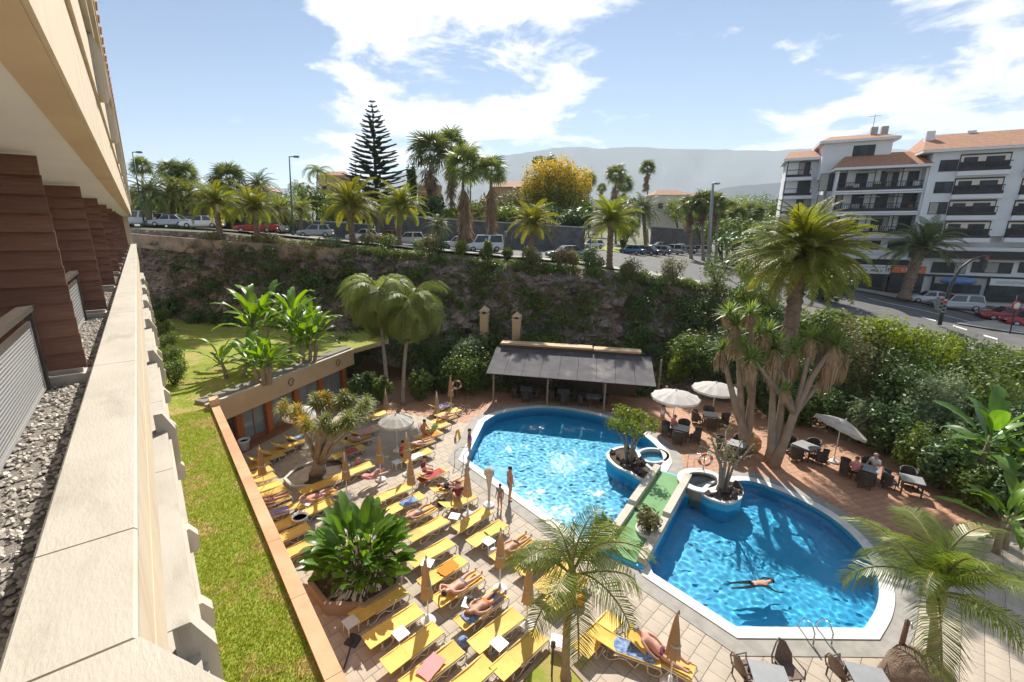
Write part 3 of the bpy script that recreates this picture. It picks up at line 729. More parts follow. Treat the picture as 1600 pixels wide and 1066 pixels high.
def rotm(rx, ry, rz): return np.array(Matrix.Rotation(rz, 3, 'Z') @ Matrix.Rotation(ry, 3, 'Y') @ Matrix.Rotation(rx, 3, 'X'))
def two_mat(name, Q, RQ, m1, m2):
    me = quads_mesh(name, np.concatenate([Q, RQ]), m1); me.materials.append(MATS[m2])
    mi = np.zeros(len(Q) + len(RQ), np.int32); mi[len(Q):] = 1; me.polygons.foreach_set('material_index', mi); return me
# --- frond meshes for near palms
DATE_FR = {m: [two_mat('frond', *frond_quads(1.0, 50, 0.21, 0.32 + 0.08 * i, 1.0 + 0.25 * i, 0.22, 20 + i, w=0.011, stem=0.10, curl=(-.25, .2, .1, -.1)[i]), m, 'rachis') for i in range(4)] for m in ('date_leaf', 'date_leaf_gold', 'date_leaf_dark')}
COCO_FR = [two_mat('frond', *frond_quads(1.0, 48, 0.30, 0.42 + 0.1 * i, 1.45 + 0.3 * i, 0.75, 40 + i, w=0.0095, stem=0.16, fwd=0.55, curl=(-.35, .3, .15, -.2)[i]), 'coco_leaf', 'rachis') for i in range(4)]
QUEEN_FR = [two_mat('frond', *frond_quads(1.0, 78, 0.34, 0.75 + 0.1 * i, 2.5 + 0.25 * i, 1.3, 60 + i, w=0.010, stem=0.10, fwd=0.5), 'queen_leaf', 'rachis') for i in range(3)]
def crown_mesh(name, seed, n, mat, e_lo=-0.7, e_hi=1.35, nl=20, ll=0.20, droop=1.1, hang=0.25, w=0.016):
    r = random.Random(seed); allq = []; allr = []
    for k in range(n):
        q, rq = frond_quads(r.uniform(0.85, 1.08), nl, ll, 0.0, droop * r.uniform(.8, 1.3), hang, seed * 100 + k, w=w, curl=r.uniform(-.3, .3))
        u = (k + r.random()) / n; e = lerp(e_hi, e_lo, u ** 0.8)
        m = rotm(r.uniform(-.4, .4), -e, k * 2.39996 + r.uniform(-.2, .2))
        allq.append(q @ m.T); allr.append(rq @ m.T)
    return two_mat(name, np.concatenate(allq), np.concatenate(allr), mat, 'rachis')
DATE_CR = {m: [crown_mesh('crown', 5 + i, 42, m) for i in range(2)] for m in ('date_leaf', 'date_leaf_gold', 'date_leaf_dark')}
QUEEN_CR = [crown_mesh('crown', 15 + i, 16, 'queen_leaf', -0.1, 1.3, 26, 0.24, 2.4, 1.2, 0.014) for i in range(2)]
def fan_quads(seed, R_=1.0, n=20, arc=4.4, droop=0.35):
    r = np.random.default_rng(seed); Q = []
    for k in range(n):
        g = -arc / 2 + arc * (k + 0.5) / n; dg = arc / n * 0.52
        ln = R_ * (0.75 + 0.25 * math.cos(g * 0.5)) * r.uniform(0.88, 1.08)
        def pt(rad, ang, z): return np.array([math.cos(ang) * rad + 0.75, math.sin(ang) * rad, z])
        z1 = 0.05 * (k % 2); zt_ = -droop * ln * r.uniform(0.5, 1.3)
        a, b = pt(0.03, g, 0), pt(0.05, g, 0)
        Q.append([pt(0.02, g, 0), pt(ln * 0.55, g - dg, z1), pt(ln * 0.6, g, 0.03), pt(ln * 0.55, g + dg, z1)])
        Q.append([pt(ln * 0.55, g - dg, z1), pt(ln, g - dg * 0.1, zt_), pt(ln, g + dg * .1, zt_), pt(ln * 0.55, g + dg, z1)])
    Q.append([np.array([0, .02, 0]), np.array([0, -.02, 0]), np.array([.8, -.015, 0]), np.array([.8, .015, 0])])
    return np.array(Q)
def fan_crown(seed, n=26, mat='fan_leaf', e_lo=-0.75, e_hi=1.4, sc=0.56):
    r = random.Random(seed); allq = []
    for k in range(n):
        q = fan_quads(seed * 50 + k) * sc * r.uniform(.85, 1.1); e = lerp(e_hi, e_lo, (k + .5) / n)
        m = rotm(r.uniform(-.7, .7), -e, k * 2.39996 + r.uniform(-.3, .3)); allq.append(q @ m.T)
    return quads_mesh('crown', np.concatenate(allq), mat)
def fan_skirt(seed, n=46, mat='dead_leaf', length=2.1):
    r = random.Random(seed); allq = []
    for k in range(n):
        q = fan_quads(seed * 70 + k, n=8, arc=1.7, droop=0.1) * 0.5 * r.uniform(.8, 1.2)
        m = rotm(r.uniform(-.5, .5), r.uniform(1.05, 1.5), k * 2.39996); v = q @ m.T
        v[..., 2] -= length * (k / n) * r.uniform(.6, 1.0); allq.append(v)
    return quads_mesh('dead_skirt', np.concatenate(allq), mat)
FAN_CR = [fan_crown(3 + i) for i in range(3)]; FAN_SK = [fan_skirt(3 + i) for i in range(2)]
def trunk_pts(b, t_, bow=0.0, n=6, seed=0):
    r = random.Random(seed); b, t_ = Vector(b), Vector(t_); o = Vector((r.uniform(-1, 1), r.uniform(-1, 1), 0)) * bow
    return [b.lerp(t_, i / n) + o * math.sin(PI * i / n) for i in range(n + 1)]
def trunk_mesh(mb, pts, r0, r1, n=9, seed=0, rough=0.12, rings=4, flare=0.35):
    r = random.Random(seed); P_, R_ = [], []
    for i in range((len(pts) - 1) * rings + 1):
        k = i / rings; j = min(int(k), len(pts) - 2); u = i / ((len(pts) - 1) * rings)
        P_.append(pts[j].lerp(pts[j + 1], k - j)); rr = lerp(r0, r1, u) * (1 + (rough if i % 2 else -rough)) * (1 + flare * max(0, 1 - u * 7))
        R_.append(rr)
    return mb.tube(P_, R_, n)
def date_palm(label, crown_px, base, f, rpx, mat='date_leaf', near=False, group='date palms', seed=0, tr=None, n=44, name='date_palm', old=0):
    c = P(*crown_px, f); b = Vector(base); sc = rpx * f / F * 1.02
    T = thing(name, label, 'palm', b, 0, group); r = random.Random(seed)
    tr = tr or 0.055 * sc + 0.12
    trunk_mesh(MB(), trunk_pts(b, c, 0.1, 6, seed), tr, tr * 0.9, 10, seed).build('trunk', 'palm_bark', T, b)
    mb = MB()
    bc = c - b
    MB().lathe([(tr * 0.9, -1.1 * sc * 0.18), (tr * 1.45, -0.10 * sc), (tr * 1.3, 0.02 * sc), (tr * 0.4, 0.10 * sc)], bc, 10).build('crown_shaft', 'palm_bark', T)
    if near:
        for k in range(n):
            u = (k + r.random()) / n; e = lerp(1.4, -0.42, u ** 0.9); mm = mat if r.random() > 0.35 or mat != 'date_leaf' else 'date_leaf_gold'  # share of gold fronds puts the backlit glow into the leaf colour
            link('frond', DATE_FR[mm][k % 4], T, bc, (r.uniform(-.5, .5), -e + 0.15, k * 2.39996), sc * r.uniform(.88, 1.08))
        for k in range(old):
            link('frond', DATE_FR['date_leaf_gold'][k % 4], T, bc - Vector((0, 0, 0.05 * sc)), (r.uniform(-.4, .4), 0.9 + r.uniform(-.2, .3), k * 2.1 + 0.4), sc * r.uniform(.7, .85))
    else:
        link('crown', DATE_CR[mat][seed % 2], T, bc, (0, 0, r.uniform(0, 6)), (sc * r.uniform(.92, 1.05), sc * r.uniform(.92, 1.05), sc))
    return T
def fan_palm(label, crown_px, base, f, rpx, skirt=1.0, group='fan palms', seed=0, name='fan_palm', tr=0.22, sk_mat=None):
    c = P(*crown_px, f); b = Vector(base); sc = rpx * f / F * 1.02; r = random.Random(seed + 90)
    T = thing(name, label, 'palm', b, 0, group); bc = c - b
    trunk_mesh(MB(), trunk_pts(b, c, 0.15, 6, seed), tr, tr * 0.7, 8, seed, 0.05).build('trunk', 'grey_bark', T, b)
    link('crown', FAN_CR[seed % 3], T, bc, (0, 0, r.uniform(0, 6)), sc)
    if skirt: link('dead_skirt', FAN_SK[seed % 2], T, bc - Vector((0, 0, 0.15 * sc)), (0, 0, r.uniform(0, 6)), (sc * 0.85, sc * 0.85, sc * skirt))
    return T
# --- broad single leaves
def paddle(L, Wd, pet, bend, seed, split=0.0, mat='banana_leaf', roll=0.0):
    r = random.Random(seed); mb = MB(); N = 9; pts = []; e = 0.0; p = Vector((0, 0, 0))
    for i in range(N + 1):
        pts.append(p.copy()); e = -bend * ((i / N) ** 1.5); p = p + Vector((math.cos(e), 0, math.sin(e))) * (L / N)
    o = Vector((pet, 0, 0)); vs = []; 
    for i, q in enumerate(pts):
        u = i / N; w = Wd / 2 * (math.sin(PI * min(1, 0.06 + u * 0.93)) ** 0.55) * (1 + r.uniform(-.06, .06)); zf = 0.28 * w
        j = r.uniform(-split, split)
        vs += [q + o + Vector((j * 0.1, w, zf)), q + o + Vector((0, w * .5, zf * .35)), q + o, q + o + Vector((0, -w * .5, zf * .35)), q + o + Vector((j * 0.1, -w, zf))]
    fs = []
    for i in range(N):
        for k in range(4):
            if split and k in (0, 3) and r.random() < split * 0.35: continue
            fs.append((i * 5 + k, i * 5 + k + 1, i * 5 + 6 + k, i * 5 + 5 + k))
    mb.add(vs, fs, True)
    mb.tube([(0, 0, -0.02), o + Vector((0.05, 0, -0.01))], [0.022, 0.014], 5, cap=False)
    me = mb.mesh('leaf', mat); return me
BAN = [paddle(1.0, 0.23, 0.28, 0.7 + 0.25 * i, 80 + i, 0.5) for i in range(4)]
BIRD = [paddle(1.0, 0.36, 0.35, 0.35 + 0.2 * i, 90 + i, 0.12, 'bird_leaf') for i in range(4)]
def banana(label, base, h, spread, n, seed, leaves=BAN, name='banana_plant', cat='plant', stems=1, group=None, top=0.85, scl=1.0, e_rng=(1.35, 0.15), stem_mat='smooth_bark', height_spread=0.3):
    r = random.Random(seed); base = Vector(base); T = thing(name, label, cat, base, 0, group)
    for s in range(stems):
        off = Vector((r.uniform(-1, 1), r.uniform(-1, 1), 0)) * (0.35 * spread if stems > 1 else 0); hh = h * r.uniform(1 - height_spread, 1) if s else h
        tp = off * 1.6 + Vector((r.uniform(-.1, .1), r.uniform(-.1, .1), hh * top * 0.55))
        MB().tube([off, off.lerp(tp, .5) + Vector((.03, .02, 0)), tp], [0.13 * scl, 0.11 * scl, 0.07 * scl], 8).build('stem', stem_mat, T)
        for k in range(n):
            u = (k + 0.5) / n; e = lerp(e_rng[0], e_rng[1], u) + r.uniform(-.15, .15); L = spread * r.uniform(.75, 1.1)
            link('leaf', leaves[r.randrange(4)], T, tp - Vector((0, 0, 0.35 * u * hh * .4)), (r.uniform(-.4, .4), -e, k * 2.39996 + s * 1.3 + r.uniform(-.25, .25)), (L, L * r.uniform(.85, 1.15), L))
    return T
# --- rosettes
def rosette_mesh(name, seed, n, L, w, e_lo, e_hi, mat, droop=0.25):
    r = np.random.default_rng(seed); Q = []
    for k in range(n):
        e = e_lo + (e_hi - e_lo) * (k / n); g = k * 2.39996; l = L * r.uniform(.85, 1.1)
        d = np.array([math.cos(e) * math.cos(g), math.cos(e) * math.sin(g), math.sin(e)]); s = np.array([-math.sin(g), math.cos(g), 0]) * w
        m = d * l * .55; tip = d * l + np.array([0, 0, -droop * l])
        Q.append([s * -.5, s * .5, m + s * .6, m - s * .6]); Q.append([m - s * .6, m + s * .6, tip + s * .06, tip - s * .06])
    return quads_mesh(name, np.array(Q), mat)
def skirt_mesh(seed, n, L, w, mat='skirt_leaf'):
    r = np.random.default_rng(seed); Q = []
    for k in range(n):
        g = r.uniform(0, 2 * PI); l = L * r.uniform(.6, 1.05); z0 = -r.uniform(0, 0.55) * L; rr = r.uniform(0.10, 0.16) + 0.12 * (z0 / -L)
        a = np.array([math.cos(g) * .06, math.sin(g) * .06, z0]); m = np.array([math.cos(g) * rr * 1.8, math.sin(g) * rr * 1.8, z0 - l * .3]); tip = np.array([math.cos(g + .2) * rr * 1.3, math.sin(g + .2) * rr * 1.3, z0 - l])
        s = np.array([-math.sin(g), math.cos(g), 0]) * w
        Q.append([a - s * .4, a + s * .4, m + s * .6, m - s * .6]); Q.append([m - s * .6, m + s * .6, tip + s * .15, tip - s * .15])
    return quads_mesh('dead_skirt', np.array(Q), mat)
DRAG = [rosette_mesh('leaf_rosette', 200 + i, 46, 0.5, 0.03, -0.5, 1.45, 'dragon_leaf') for i in range(2)]
DRAGG = rosette_mesh('leaf_rosette', 205, 46, 0.5, 0.03, -0.5, 1.45, 'dragon_gold')
YUC = [rosette_mesh('leaf_rosette', 210 + i, 60, 0.75, 0.055, -0.35, 1.5, 'yucca_leaf', 0.12) for i in range(2)]
YSK = [skirt_mesh(220 + i, 150, 1.0, 0.05) for i in range(2)]
# --- leaf clouds
def cloud_quads(blobs, n, size, seed, aspect=0.5, shell=0.55, up=0.35, lump=0.25, flat=0.0):
    r = np.random.default_rng(seed); B = np.array(blobs, float)
    wts = (B[:, 3] * B[:, 4] * B[:, 5]) ** (2 / 3); idx = r.choice(len(B), n, p=wts / wts.sum())
    d = r.normal(size=(n, 3)); d /= np.linalg.norm(d, axis=1)[:, None]
    rad = 1 - shell * r.random(n) ** 2.2
    # clumpy outline
    rad *= 1 + lump * np.sin(d[:, 0] * 5.1 + idx * 1.7) * np.cos(d[:, 1] * 4.3 + idx) + 0.10 * r.normal(size=n)
    p = B[idx, :3] + d * B[idx, 3:6] * rad[:, None]
    nrm = d * 0.7 + r.normal(size=(n, 3)) * 0.6; nrm[:, 2] += up; nrm /= np.linalg.norm(nrm, axis=1)[:, None]
    t0 = r.normal(size=(n, 3)); t0[:, 2] -= flat; t0 -= nrm * (t0 * nrm).sum(1)[:, None]; t0 /= np.linalg.norm(t0, axis=1)[:, None]
    b0 = np.cross(nrm, t0); s = size * r.uniform(.65, 1.3, n)[:, None]
    base = p - t0 * s * .5; tip = p + t0 * s * .5 - nrm * s * .12; l = p + b0 * s * aspect * .5 - nrm * s * 0.05; q = p - b0 * s * aspect * .5 - nrm * s * 0.05
    return np.stack([base, l, tip, q], 1)
def tree_cloud(name, label, base, blobs, n, size, mat, cat='shrub', seed=0, trunk=None, group=None, stems=4, part='foliage', mat2=None, **kw):
    """blobs in metres relative to base"""
    base = Vector(base); T = thing(name, label, cat, base, 0, group)
    if mat2:
        k = int(n * mat2[1]); link(part, quads_mesh(part, cloud_quads(blobs, n - k, size, seed, **kw), mat), T)
        link('blossom' if 'gold' in mat2[0] else part, quads_mesh(part, cloud_quads([(*b[:2], b[2] + b[5] * .42, b[3] * .98, b[4] * .98, b[5] * .8) for b in blobs], k, size, seed + 1, **{**kw, 'shell': 0.3}), mat2[0]), T)
    else: link(part, quads_mesh(part, cloud_quads(blobs, n, size, seed, **kw), mat), T)
    r = random.Random(seed); mb = MB()
    bb = sorted(blobs, key=lambda q: -q[3])[:stems]
    for b in bb:
        c = Vector(b[:3]); st = Vector((r.uniform(-.1, .1), r.uniform(-.1, .1), -0.05)); k = trunk or 0.06
        mid = st.lerp(c, .5) + Vector((r.uniform(-.2, .2), r.uniform(-.2, .2), 0)) * b[3] * .3
        mb.tube([st, mid, c, c + Vector((r.uniform(-.5, .5) * b[3], r.uniform(-.5, .5) * b[4], b[5] * .5))], [k, k * .7, k * .45, k * .15], 6)
    mb.build('trunk' if trunk else 'stem', 'wood_dark', T)
    return T
def bush_blobs(rx, ry, rz, seed, n=6):
    r = random.Random(seed); out = [(0, 0, rz * .55, rx * .7, ry * .7, rz * .55)]
    for k in range(n):
        g = k * 2.4 + r.random(); q = r.uniform(.35, .62)
        out.append((math.cos(g) * rx * q, math.sin(g) * ry * q, rz * r.uniform(.4, .85), rx * r.uniform(.32, .5), ry * r.uniform(.32, .5), rz * r.uniform(.28, .42)))
    return out
# ================================================================== planting
ctf_ = lambda px: interp(px, [q[0] for q in CT], [q[1] for q in CT])
def a_px(px): return (px - CX) * math.cos(PT) / F
# ---- date palms along the car park edge and further off
def sb(px, f, py=None):                    # base: on the street, or where the photo shows it
    return street(px, f) if py is None else P(px, py, f)
DP = [  # label, crown px, base px, f, radius px, leaf, near
 ('date palm at the far left beside the hotel end and tall lamp post', (233, 300), 234, 58, 40, 'date_leaf_dark', 0),
 ('twin-trunk date palm, left trunk, behind the white cars at far left', (268, 300), 270, 60, 38, 'date_leaf', 0),
 ('twin-trunk date palm, right trunk, behind the white cars at far left', (292, 303), 289, 61, 36, 'date_leaf', 0),
 ('leaning date palm in front of the silver car by the tan wall', (338, 320), 348, 47, 42, 'date_leaf', 1),
 ('pale-trunked date palm in front of the red car', (398, 328), 405, 45.8, 42, 'date_leaf', 1),
 ('dark date palm behind the red car, above the others', (404, 288), 405, 70, 30, 'date_leaf_dark', 0),
 ('date palm between the red car and the second lamp post', (437, 326), 441, 56, 32, 'date_leaf', 0),
 ('golden-tipped date palm in front of the tall norfolk pine', (548, 325), 552, 46, 50, 'date_leaf_gold', 1),
 ('yellow-green date palm right of the norfolk pine by the red parked car', (626, 326), 622, 52, 42, 'date_leaf', 1),
 ('short yellow-green date palm in front of the dark stone wall', (832, 352), 828, 46, 40, 'date_leaf_gold', 1),
 ('date palm with orange crown base in front of the green roundabout lawn', (955, 348), 952, 45, 46, 'date_leaf', 1),
 ('dark drooping date palm behind the parked car row', (1005, 326), 1010, 88, 32, 'date_leaf_dark', 0),
 ('thick-trunked date palm on the pavement before the white apartment block', (1440, 388), 1412, 53, 55, 'date_leaf_dark', 1),
]
for i, (lab, c, bpx, f, rp, leaf, near) in enumerate(DP):
    b = street(bpx, f)
    if i == 12: b = P(1412, 468, 53)
    if i == 4: b = P(405, 408, 45)
    if i == 3: b = P(348, 392, 46)
    date_palm(lab, c, b, f, rp * (1.15 if i != 12 else 1.0), leaf, bool(near), 'date palms by the car park', i + 1, n=46, tr=0.55 if i == 12 else None)
date_palm('big golden-green date palm towering over the hedge at right', (1252, 405), P(1228, 545, 27), 27, 102, 'date_leaf', True, None, 31, tr=0.42, n=110, old=8)
FP = [
 ('small far fan palm beside the left lamp post', (222, 262), 75, 16, 0), ('bushy fan palm over the twin date palms, left of two', (265, 270), 76, 20, .5), ('bushy fan palm over the twin date palms, right of two', (290, 274), 78, 20, .5),
 ('broad fan palm behind the leaning date palm', (358, 282), 70, 27, .6),
 ('tall fan palm with brown skirt, leftmost of the central cluster', (672, 240), 76, 31, 1.0), ('tallest fan palm in the middle of the central cluster', (705, 230), 80, 27, .9),
 ('fan palm with long tan skirt and bare trunk before the dark wall', (725, 262), 52, 32, 1.5), ('narrow fan palm with tan skirt right of the central cluster', (768, 268), 53, 24, 1.6),
 ('tiny fan palm far off right of the golden tree', (920, 283), 150, 13, .4), ('tiniest fan palm on the skyline right of the golden tree', (940, 294), 170, 8, .5), ('far fan palm with thick skirt, left of a pair', (962, 275), 112, 17, 1.3), ('far fan palm with thick skirt, right of a pair', (976, 290), 116, 14, 1.2),
 ('lone tall fan palm on the skyline before the mountain', (1012, 263), 130, 12, .9),
 ('pale-trunked fan palm by the car lane, leftmost', (1080, 322), 76, 19, .6), ('pale-trunked fan palm by the car lane, second from left', (1099, 317), 74, 19, .5), ('pale-trunked fan palm right beside the tall grey lamp', (1118, 318), 72, 19, .6),
 ('fan palm at the road bend, left one of five', (1136, 330), 90, 17, .8), ('fan palm at the road bend, second of five', (1152, 338), 84, 17, .6), ('fan palm at the road bend, middle of five', (1172, 334), 100, 17, .7), ('fan palm at the road bend, fourth of five', (1192, 336), 96, 16, .6), ('fan palm at the road bend, next to the apartment block', (1212, 334), 90, 16, .7)]
for i, (lab, c, f, rp, sk) in enumerate(FP): fan_palm(lab, c, street(c[0] - (0 if i != 6 else 8) - (7 if i == 7 else 0) , f), f, rp * 1.2, sk, 'fan palms', i, tr=0.24 if f > 60 else 0.2)
def queen(label, crown_px, base, f, rpx, seed, near=False, group=None):
    c = P(*crown_px, f); b = Vector(base); sc = rpx * f / F; T = thing('feather_palm', label, 'palm', b, 0, group); r = random.Random(seed)
    trunk_mesh(MB(), trunk_pts(b, c, 0.15, 6, seed), 0.15, 0.11, 9, seed, 0.03).build('trunk', 'grey_bark', T, b)
    if near:
        for k in range(26):
            e = lerp(1.2, -0.95, (k + r.random()) / 26); s = sc * r.uniform(.95, 1.2)
            link('frond', QUEEN_FR[k % 3], T, c - b, (r.uniform(-.4, .4), -e + .55, k * 2.39996), s)
        MB().lathe([(0.12, -.9), (0.15, -.5), (0.10, 0.0), (0.03, .3)], c - b, 9).build('crown_shaft', 'shrub_leaf', T)
    else: link('crown', QUEEN_CR[seed % 2], T, c - b, (0, 0, r.uniform(0, 6)), sc * 1.25)
queen('feathery drooping palm behind the second lamp post', (496, 268), street(495, 85), 85, 24, 3)
queen('small feathery palm left of the lamp, behind date palms', (466, 292), street(466, 88), 88, 18, 4)
queen('thin feathery palm behind the central fan palm cluster', (735, 236), street(735, 82), 82, 18, 6)
queen('weeping feather palm beside the restaurant end, left of the pair', (592, 462), G(607, 628), 32.5, 74, 7, True, 'weeping palms by the restaurant')
queen('weeping feather palm beside the restaurant end, right of the pair', (643, 478), G(629, 632), 31.5, 72, 8, True, 'weeping palms by the restaurant')
# ---- norfolk pines
def norfolk(label, top_px, base_px, f, rpx, tiers, seed):
    tp = P(*top_px, f); b = street(base_px, f); hgt = tp.z - b.z; r = random.Random(seed); T = thing('norfolk_pine', label, 'tree', b, 0, 'norfolk pines'); tip = tp - b
    MB().tube([Vector((0, 0, 0)).lerp(tip, u) for u in (0, .3, .6, .9, 1)], [0.42, 0.32, 0.2, 0.06, 0.02], 8).build('trunk', 'wood_dark', T)
    Rm = rpx * f / F; Q = []; mb = MB(); lo = 0.20
    for k in range(tiers):
        u = lo + (0.97 - lo) * (k / (tiers - 1)) ** 0.92; c = Vector((0, 0, 0)).lerp(tip, u); L = Rm * (1 - u) / (1 - lo) * (1.0 if u > .32 else 0.85) + 0.25
        nb = 7
        for j in range(nb):
            g = 2 * PI * j / nb + k * 0.7 + r.uniform(-.15, .15); l = L * r.uniform(.8, 1.08); d = Vector((math.cos(g), math.sin(g), 0)); pts = [c + d * l * w + Vector((0, 0, l * (-0.10 * w + 0.24 * w * w))) for w in (0, .35, .7, 1)]
            mb.tube(pts, [0.05, 0.035, 0.02, 0.008], 4, cap=False)
            s = Vector((-d.y, d.x, 0)); ns = max(5, int(l * 6))
            for q in range(ns):
                w = 0.18 + 0.82 * (q + r.random()) / ns; p = c + d * l * w + Vector((0, 0, l * (-0.10 * w + 0.24 * w * w)))
                tl = min(0.75, l * 0.21) * (1.15 - w * .5)
                for sg in (-1, 1):
                    tipq = p + (s * sg * 0.8 + d * 0.7) * tl + Vector((0, 0, 0.18 * tl)); wv = Vector((0, 0, 0.085))
                    Q.append([p - wv, p + wv, tipq + wv * .6, tipq - wv * .6]); wh = d * 0.085
                    Q.append([p - wh, p + wh, tipq + wh * .6, tipq - wh * .6])
    mb.build('branches', 'wood_dark', T); stuff(link('needles', quads_mesh('needles', np.array([[tuple(a) for a in q] for q in Q]), 'pine_leaf'), T))
norfolk('tall tiered norfolk pine rising above the palms', (581, 152), 592, 72, 62, 22, 1)
norfolk('shorter dense norfolk pine left of the tall one', (556, 250), 556, 84, 30, 13, 2)
# ---- trees behind the wall
def px_tree(name, label, px, py0, py1, f, wpx, mat, n, size, seed, cat='tree', group=None, mat2=None, trunk=0.2, lift=0.35, **kw):
    top, bot = P(px, py0, f), P(px, py1, f); b = street(px, f) if bot.z > street(px, f).z else bot; rx = wpx * f / F / 2; hz = top.z - bot.z
    b = Vector((bot.x, bot.y, min(b.z, bot.z))); dz = bot.z - b.z
    bl = [(x, y, z + dz, a, c, e) for x, y, z, a, c, e in bush_blobs(rx, rx, hz, seed, 8)]
    return tree_cloud(name, label, b, bl, n, size, mat, cat, seed, trunk, group, mat2=mat2, **kw)
px_tree('flowering_tree', 'round tree covered in golden yellow blossom behind the wall', 866, 268, 352, 84, 112, 'shrub_leaf', 24000, 0.40, 41, mat2=('gold_leaf', 0.5), lump=0.3, shell=0.5)
px_tree('broad_tree', 'dark round tree top rising behind the golden tree', 853, 246, 282, 100, 44, 'dark_leaf', 1500, 0.7, 42)
px_tree('cypress', 'dark narrow cypress right of the norfolk pine', 645, 262, 322, 80, 17, 'dark_leaf', 1500, 0.5, 43)
px_tree('broad_tree', 'dark tree at the foot of the tall norfolk pine', 575, 300, 350, 82, 80, 'dark_leaf', 2200, 0.7, 44)
px_tree('broad_tree', 'dark bushy tree left of the tan-skirted fan palm', 676, 312, 358, 70, 40, 'dark_leaf', 1500, 0.6, 45)
px_tree('broad_tree', 'grey-green bushy tree behind the dark stone wall, centre', 785, 305, 348, 78, 100, 'olive_leaf', 2200, 0.6, 46)
px_tree('broad_tree', 'green tree below the feathery palm near the second lamp', 490, 300, 352, 80, 70, 'shrub_leaf', 2000, 0.6, 47)
px_tree('broad_tree', 'olive tree between the date palms at left', 385, 310, 352, 72, 70, 'olive_leaf', 1800, 0.6, 48)
px_tree('broad_tree', 'leafy tree behind the cars at the far left', 310, 310, 350, 74, 80, 'shrub_leaf', 1800, 0.6, 49)
for i, (x, y0, y1, w, f, mt) in enumerate(((1040, 315, 352, 60, 120, 'dark_leaf'), (1150, 312, 350, 70, 130, 'bright_leaf'), (1190, 310, 352, 60, 135, 'shrub_leaf'), (1225, 308, 355, 40, 120, 'dark_leaf'), (975, 312, 348, 50, 100, 'dark_leaf'), (1130, 345, 385, 80, 80, 'shrub_leaf'), (1185, 350, 388, 80, 78, 'bright_leaf'), (740, 318, 350, 60, 82, 'bright_leaf'), (910, 315, 352, 40, 92, 'dark_leaf'))):
    px_tree('broad_tree', ['dark tree behind the second stone wall', 'light green tree far behind the road bend palms', 'green tree far behind the road bend, before the apartments', 'dark tree touching the left edge of the apartment block', 'dark tree between golden tree and skyline palm', 'low green tree below the road bend fan palms, left', 'low light green tree below the road bend fan palms, right', 'bright green tree behind the tan-skirted fan palm', 'dark tree at the right foot of the golden tree'][i], x, y0, y1, f, w, mt, 1500, 0.6, 50 + i)
MORE = [(248, 316, 352, 60, 66, 'shrub_leaf', 'bushy tree behind the parked cars at the far left end'), (345, 318, 354, 60, 68, 'bright_leaf', 'light bushy tree behind the leaning date palm'), (430, 318, 360, 60, 66, 'shrub_leaf', 'green bushy tree between red car and lamp post'), (530, 318, 356, 50, 70, 'bright_leaf', 'light green bush behind the golden-tipped date palm'), (600, 330, 362, 56, 68, 'dark_leaf', 'dark bush behind the yellow-green date palm'), (655, 330, 362, 46, 68, 'shrub_leaf', 'green bush on the garden wall left of the fan palms'), (700, 335, 356, 60, 70, 'bright_leaf', 'light bush overhanging the dark garden wall'), (790, 330, 352, 70, 68, 'shrub_leaf', 'green bush overhanging the dark wall at centre'), (840, 330, 356, 50, 72, 'dark_leaf', 'dark bush left under the golden tree'), (900, 335, 362, 50, 70, 'dark_leaf', 'dark bush right under the golden tree'), (1070, 318, 350, 60, 110, 'bright_leaf', 'light tree behind the leftmost lane fan palm'), (1105, 330, 370, 60, 92, 'shrub_leaf', 'bushy tree behind the tall grey lamp'), (1215, 345, 392, 60, 76, 'dark_leaf', 'dark bushy tree before the apartment block corner'), (1170, 372, 410, 90, 60, 'dark_leaf', 'dark low tree left above the big date palm'), (1290, 430, 470, 70, 47, 'dark_leaf', 'dark street tree right of the big date palm'), (975, 345, 372, 36, 84, 'shrub_leaf', 'small tree behind the orange-based date palm')]
for i, (x, y0, y1, w, f, mt, lab) in enumerate(MORE): px_tree('broad_tree', lab, x, y0 - 6, y1, f, w * 1.25, mt, 2200, 0.5, 240 + i)
MD = [('date palm between twin palms and leaning palm', (318, 310), 318, 63, 30, 'date_leaf'), ('date palm behind the silver hatchback', (470, 325), 470, 60, 30, 'date_leaf'), ('date palm crown behind the golden-tipped one', (590, 330), 590, 60, 26, 'date_leaf_dark'), ('low dark palm before the garden wall', (685, 352), 685, 58, 28, 'date_leaf_dark'), ('small date palm near the far left lamp', (205, 305), 205, 62, 30, 'date_leaf')]
for i, (lab, c, bpx, f, rp, leaf) in enumerate(MD): date_palm(lab, c, street(bpx, f), f, rp, leaf, False, 'date palms by the car park', 60 + i)
# ---- cliff scrub: mass of plants nobody could count, in several leaf kinds
def scrub(name, label, mat, pts, size, per, seed, flat=0.0):
    r = random.Random(seed); bl = []
    for px, w, s in pts:
        p = on_cliff(px, w); p = p + W(0, -1) * 0.7; bl.append((p.x, p.y, p.z + 0.1, s * r.uniform(.8, 1.3), s * r.uniform(.8, 1.3), s * r.uniform(.5, .9)))
    o = link(name, quads_mesh(name, cloud_quads(bl, per * len(bl), size, seed, flat=flat), mat)); return tag(stuff(o), label, 'plants')
rc = random.Random(5)
scrub('cliff_scrub', 'dark green creepers covering the rock face', 'dark_leaf', [(rc.uniform(980, 1700), rc.uniform(.05, .98), rc.uniform(.7, 1.2)) for _ in range(120)] + [(rc.uniform(240, 560), rc.uniform(.0, .9), rc.uniform(.5, 1.0)) for _ in range(75)] + [(rc.uniform(560, 1000), rc.uniform(.0, .5), rc.uniform(.5, .9)) for _ in range(40)], 0.24, 190, 1, 0.8)
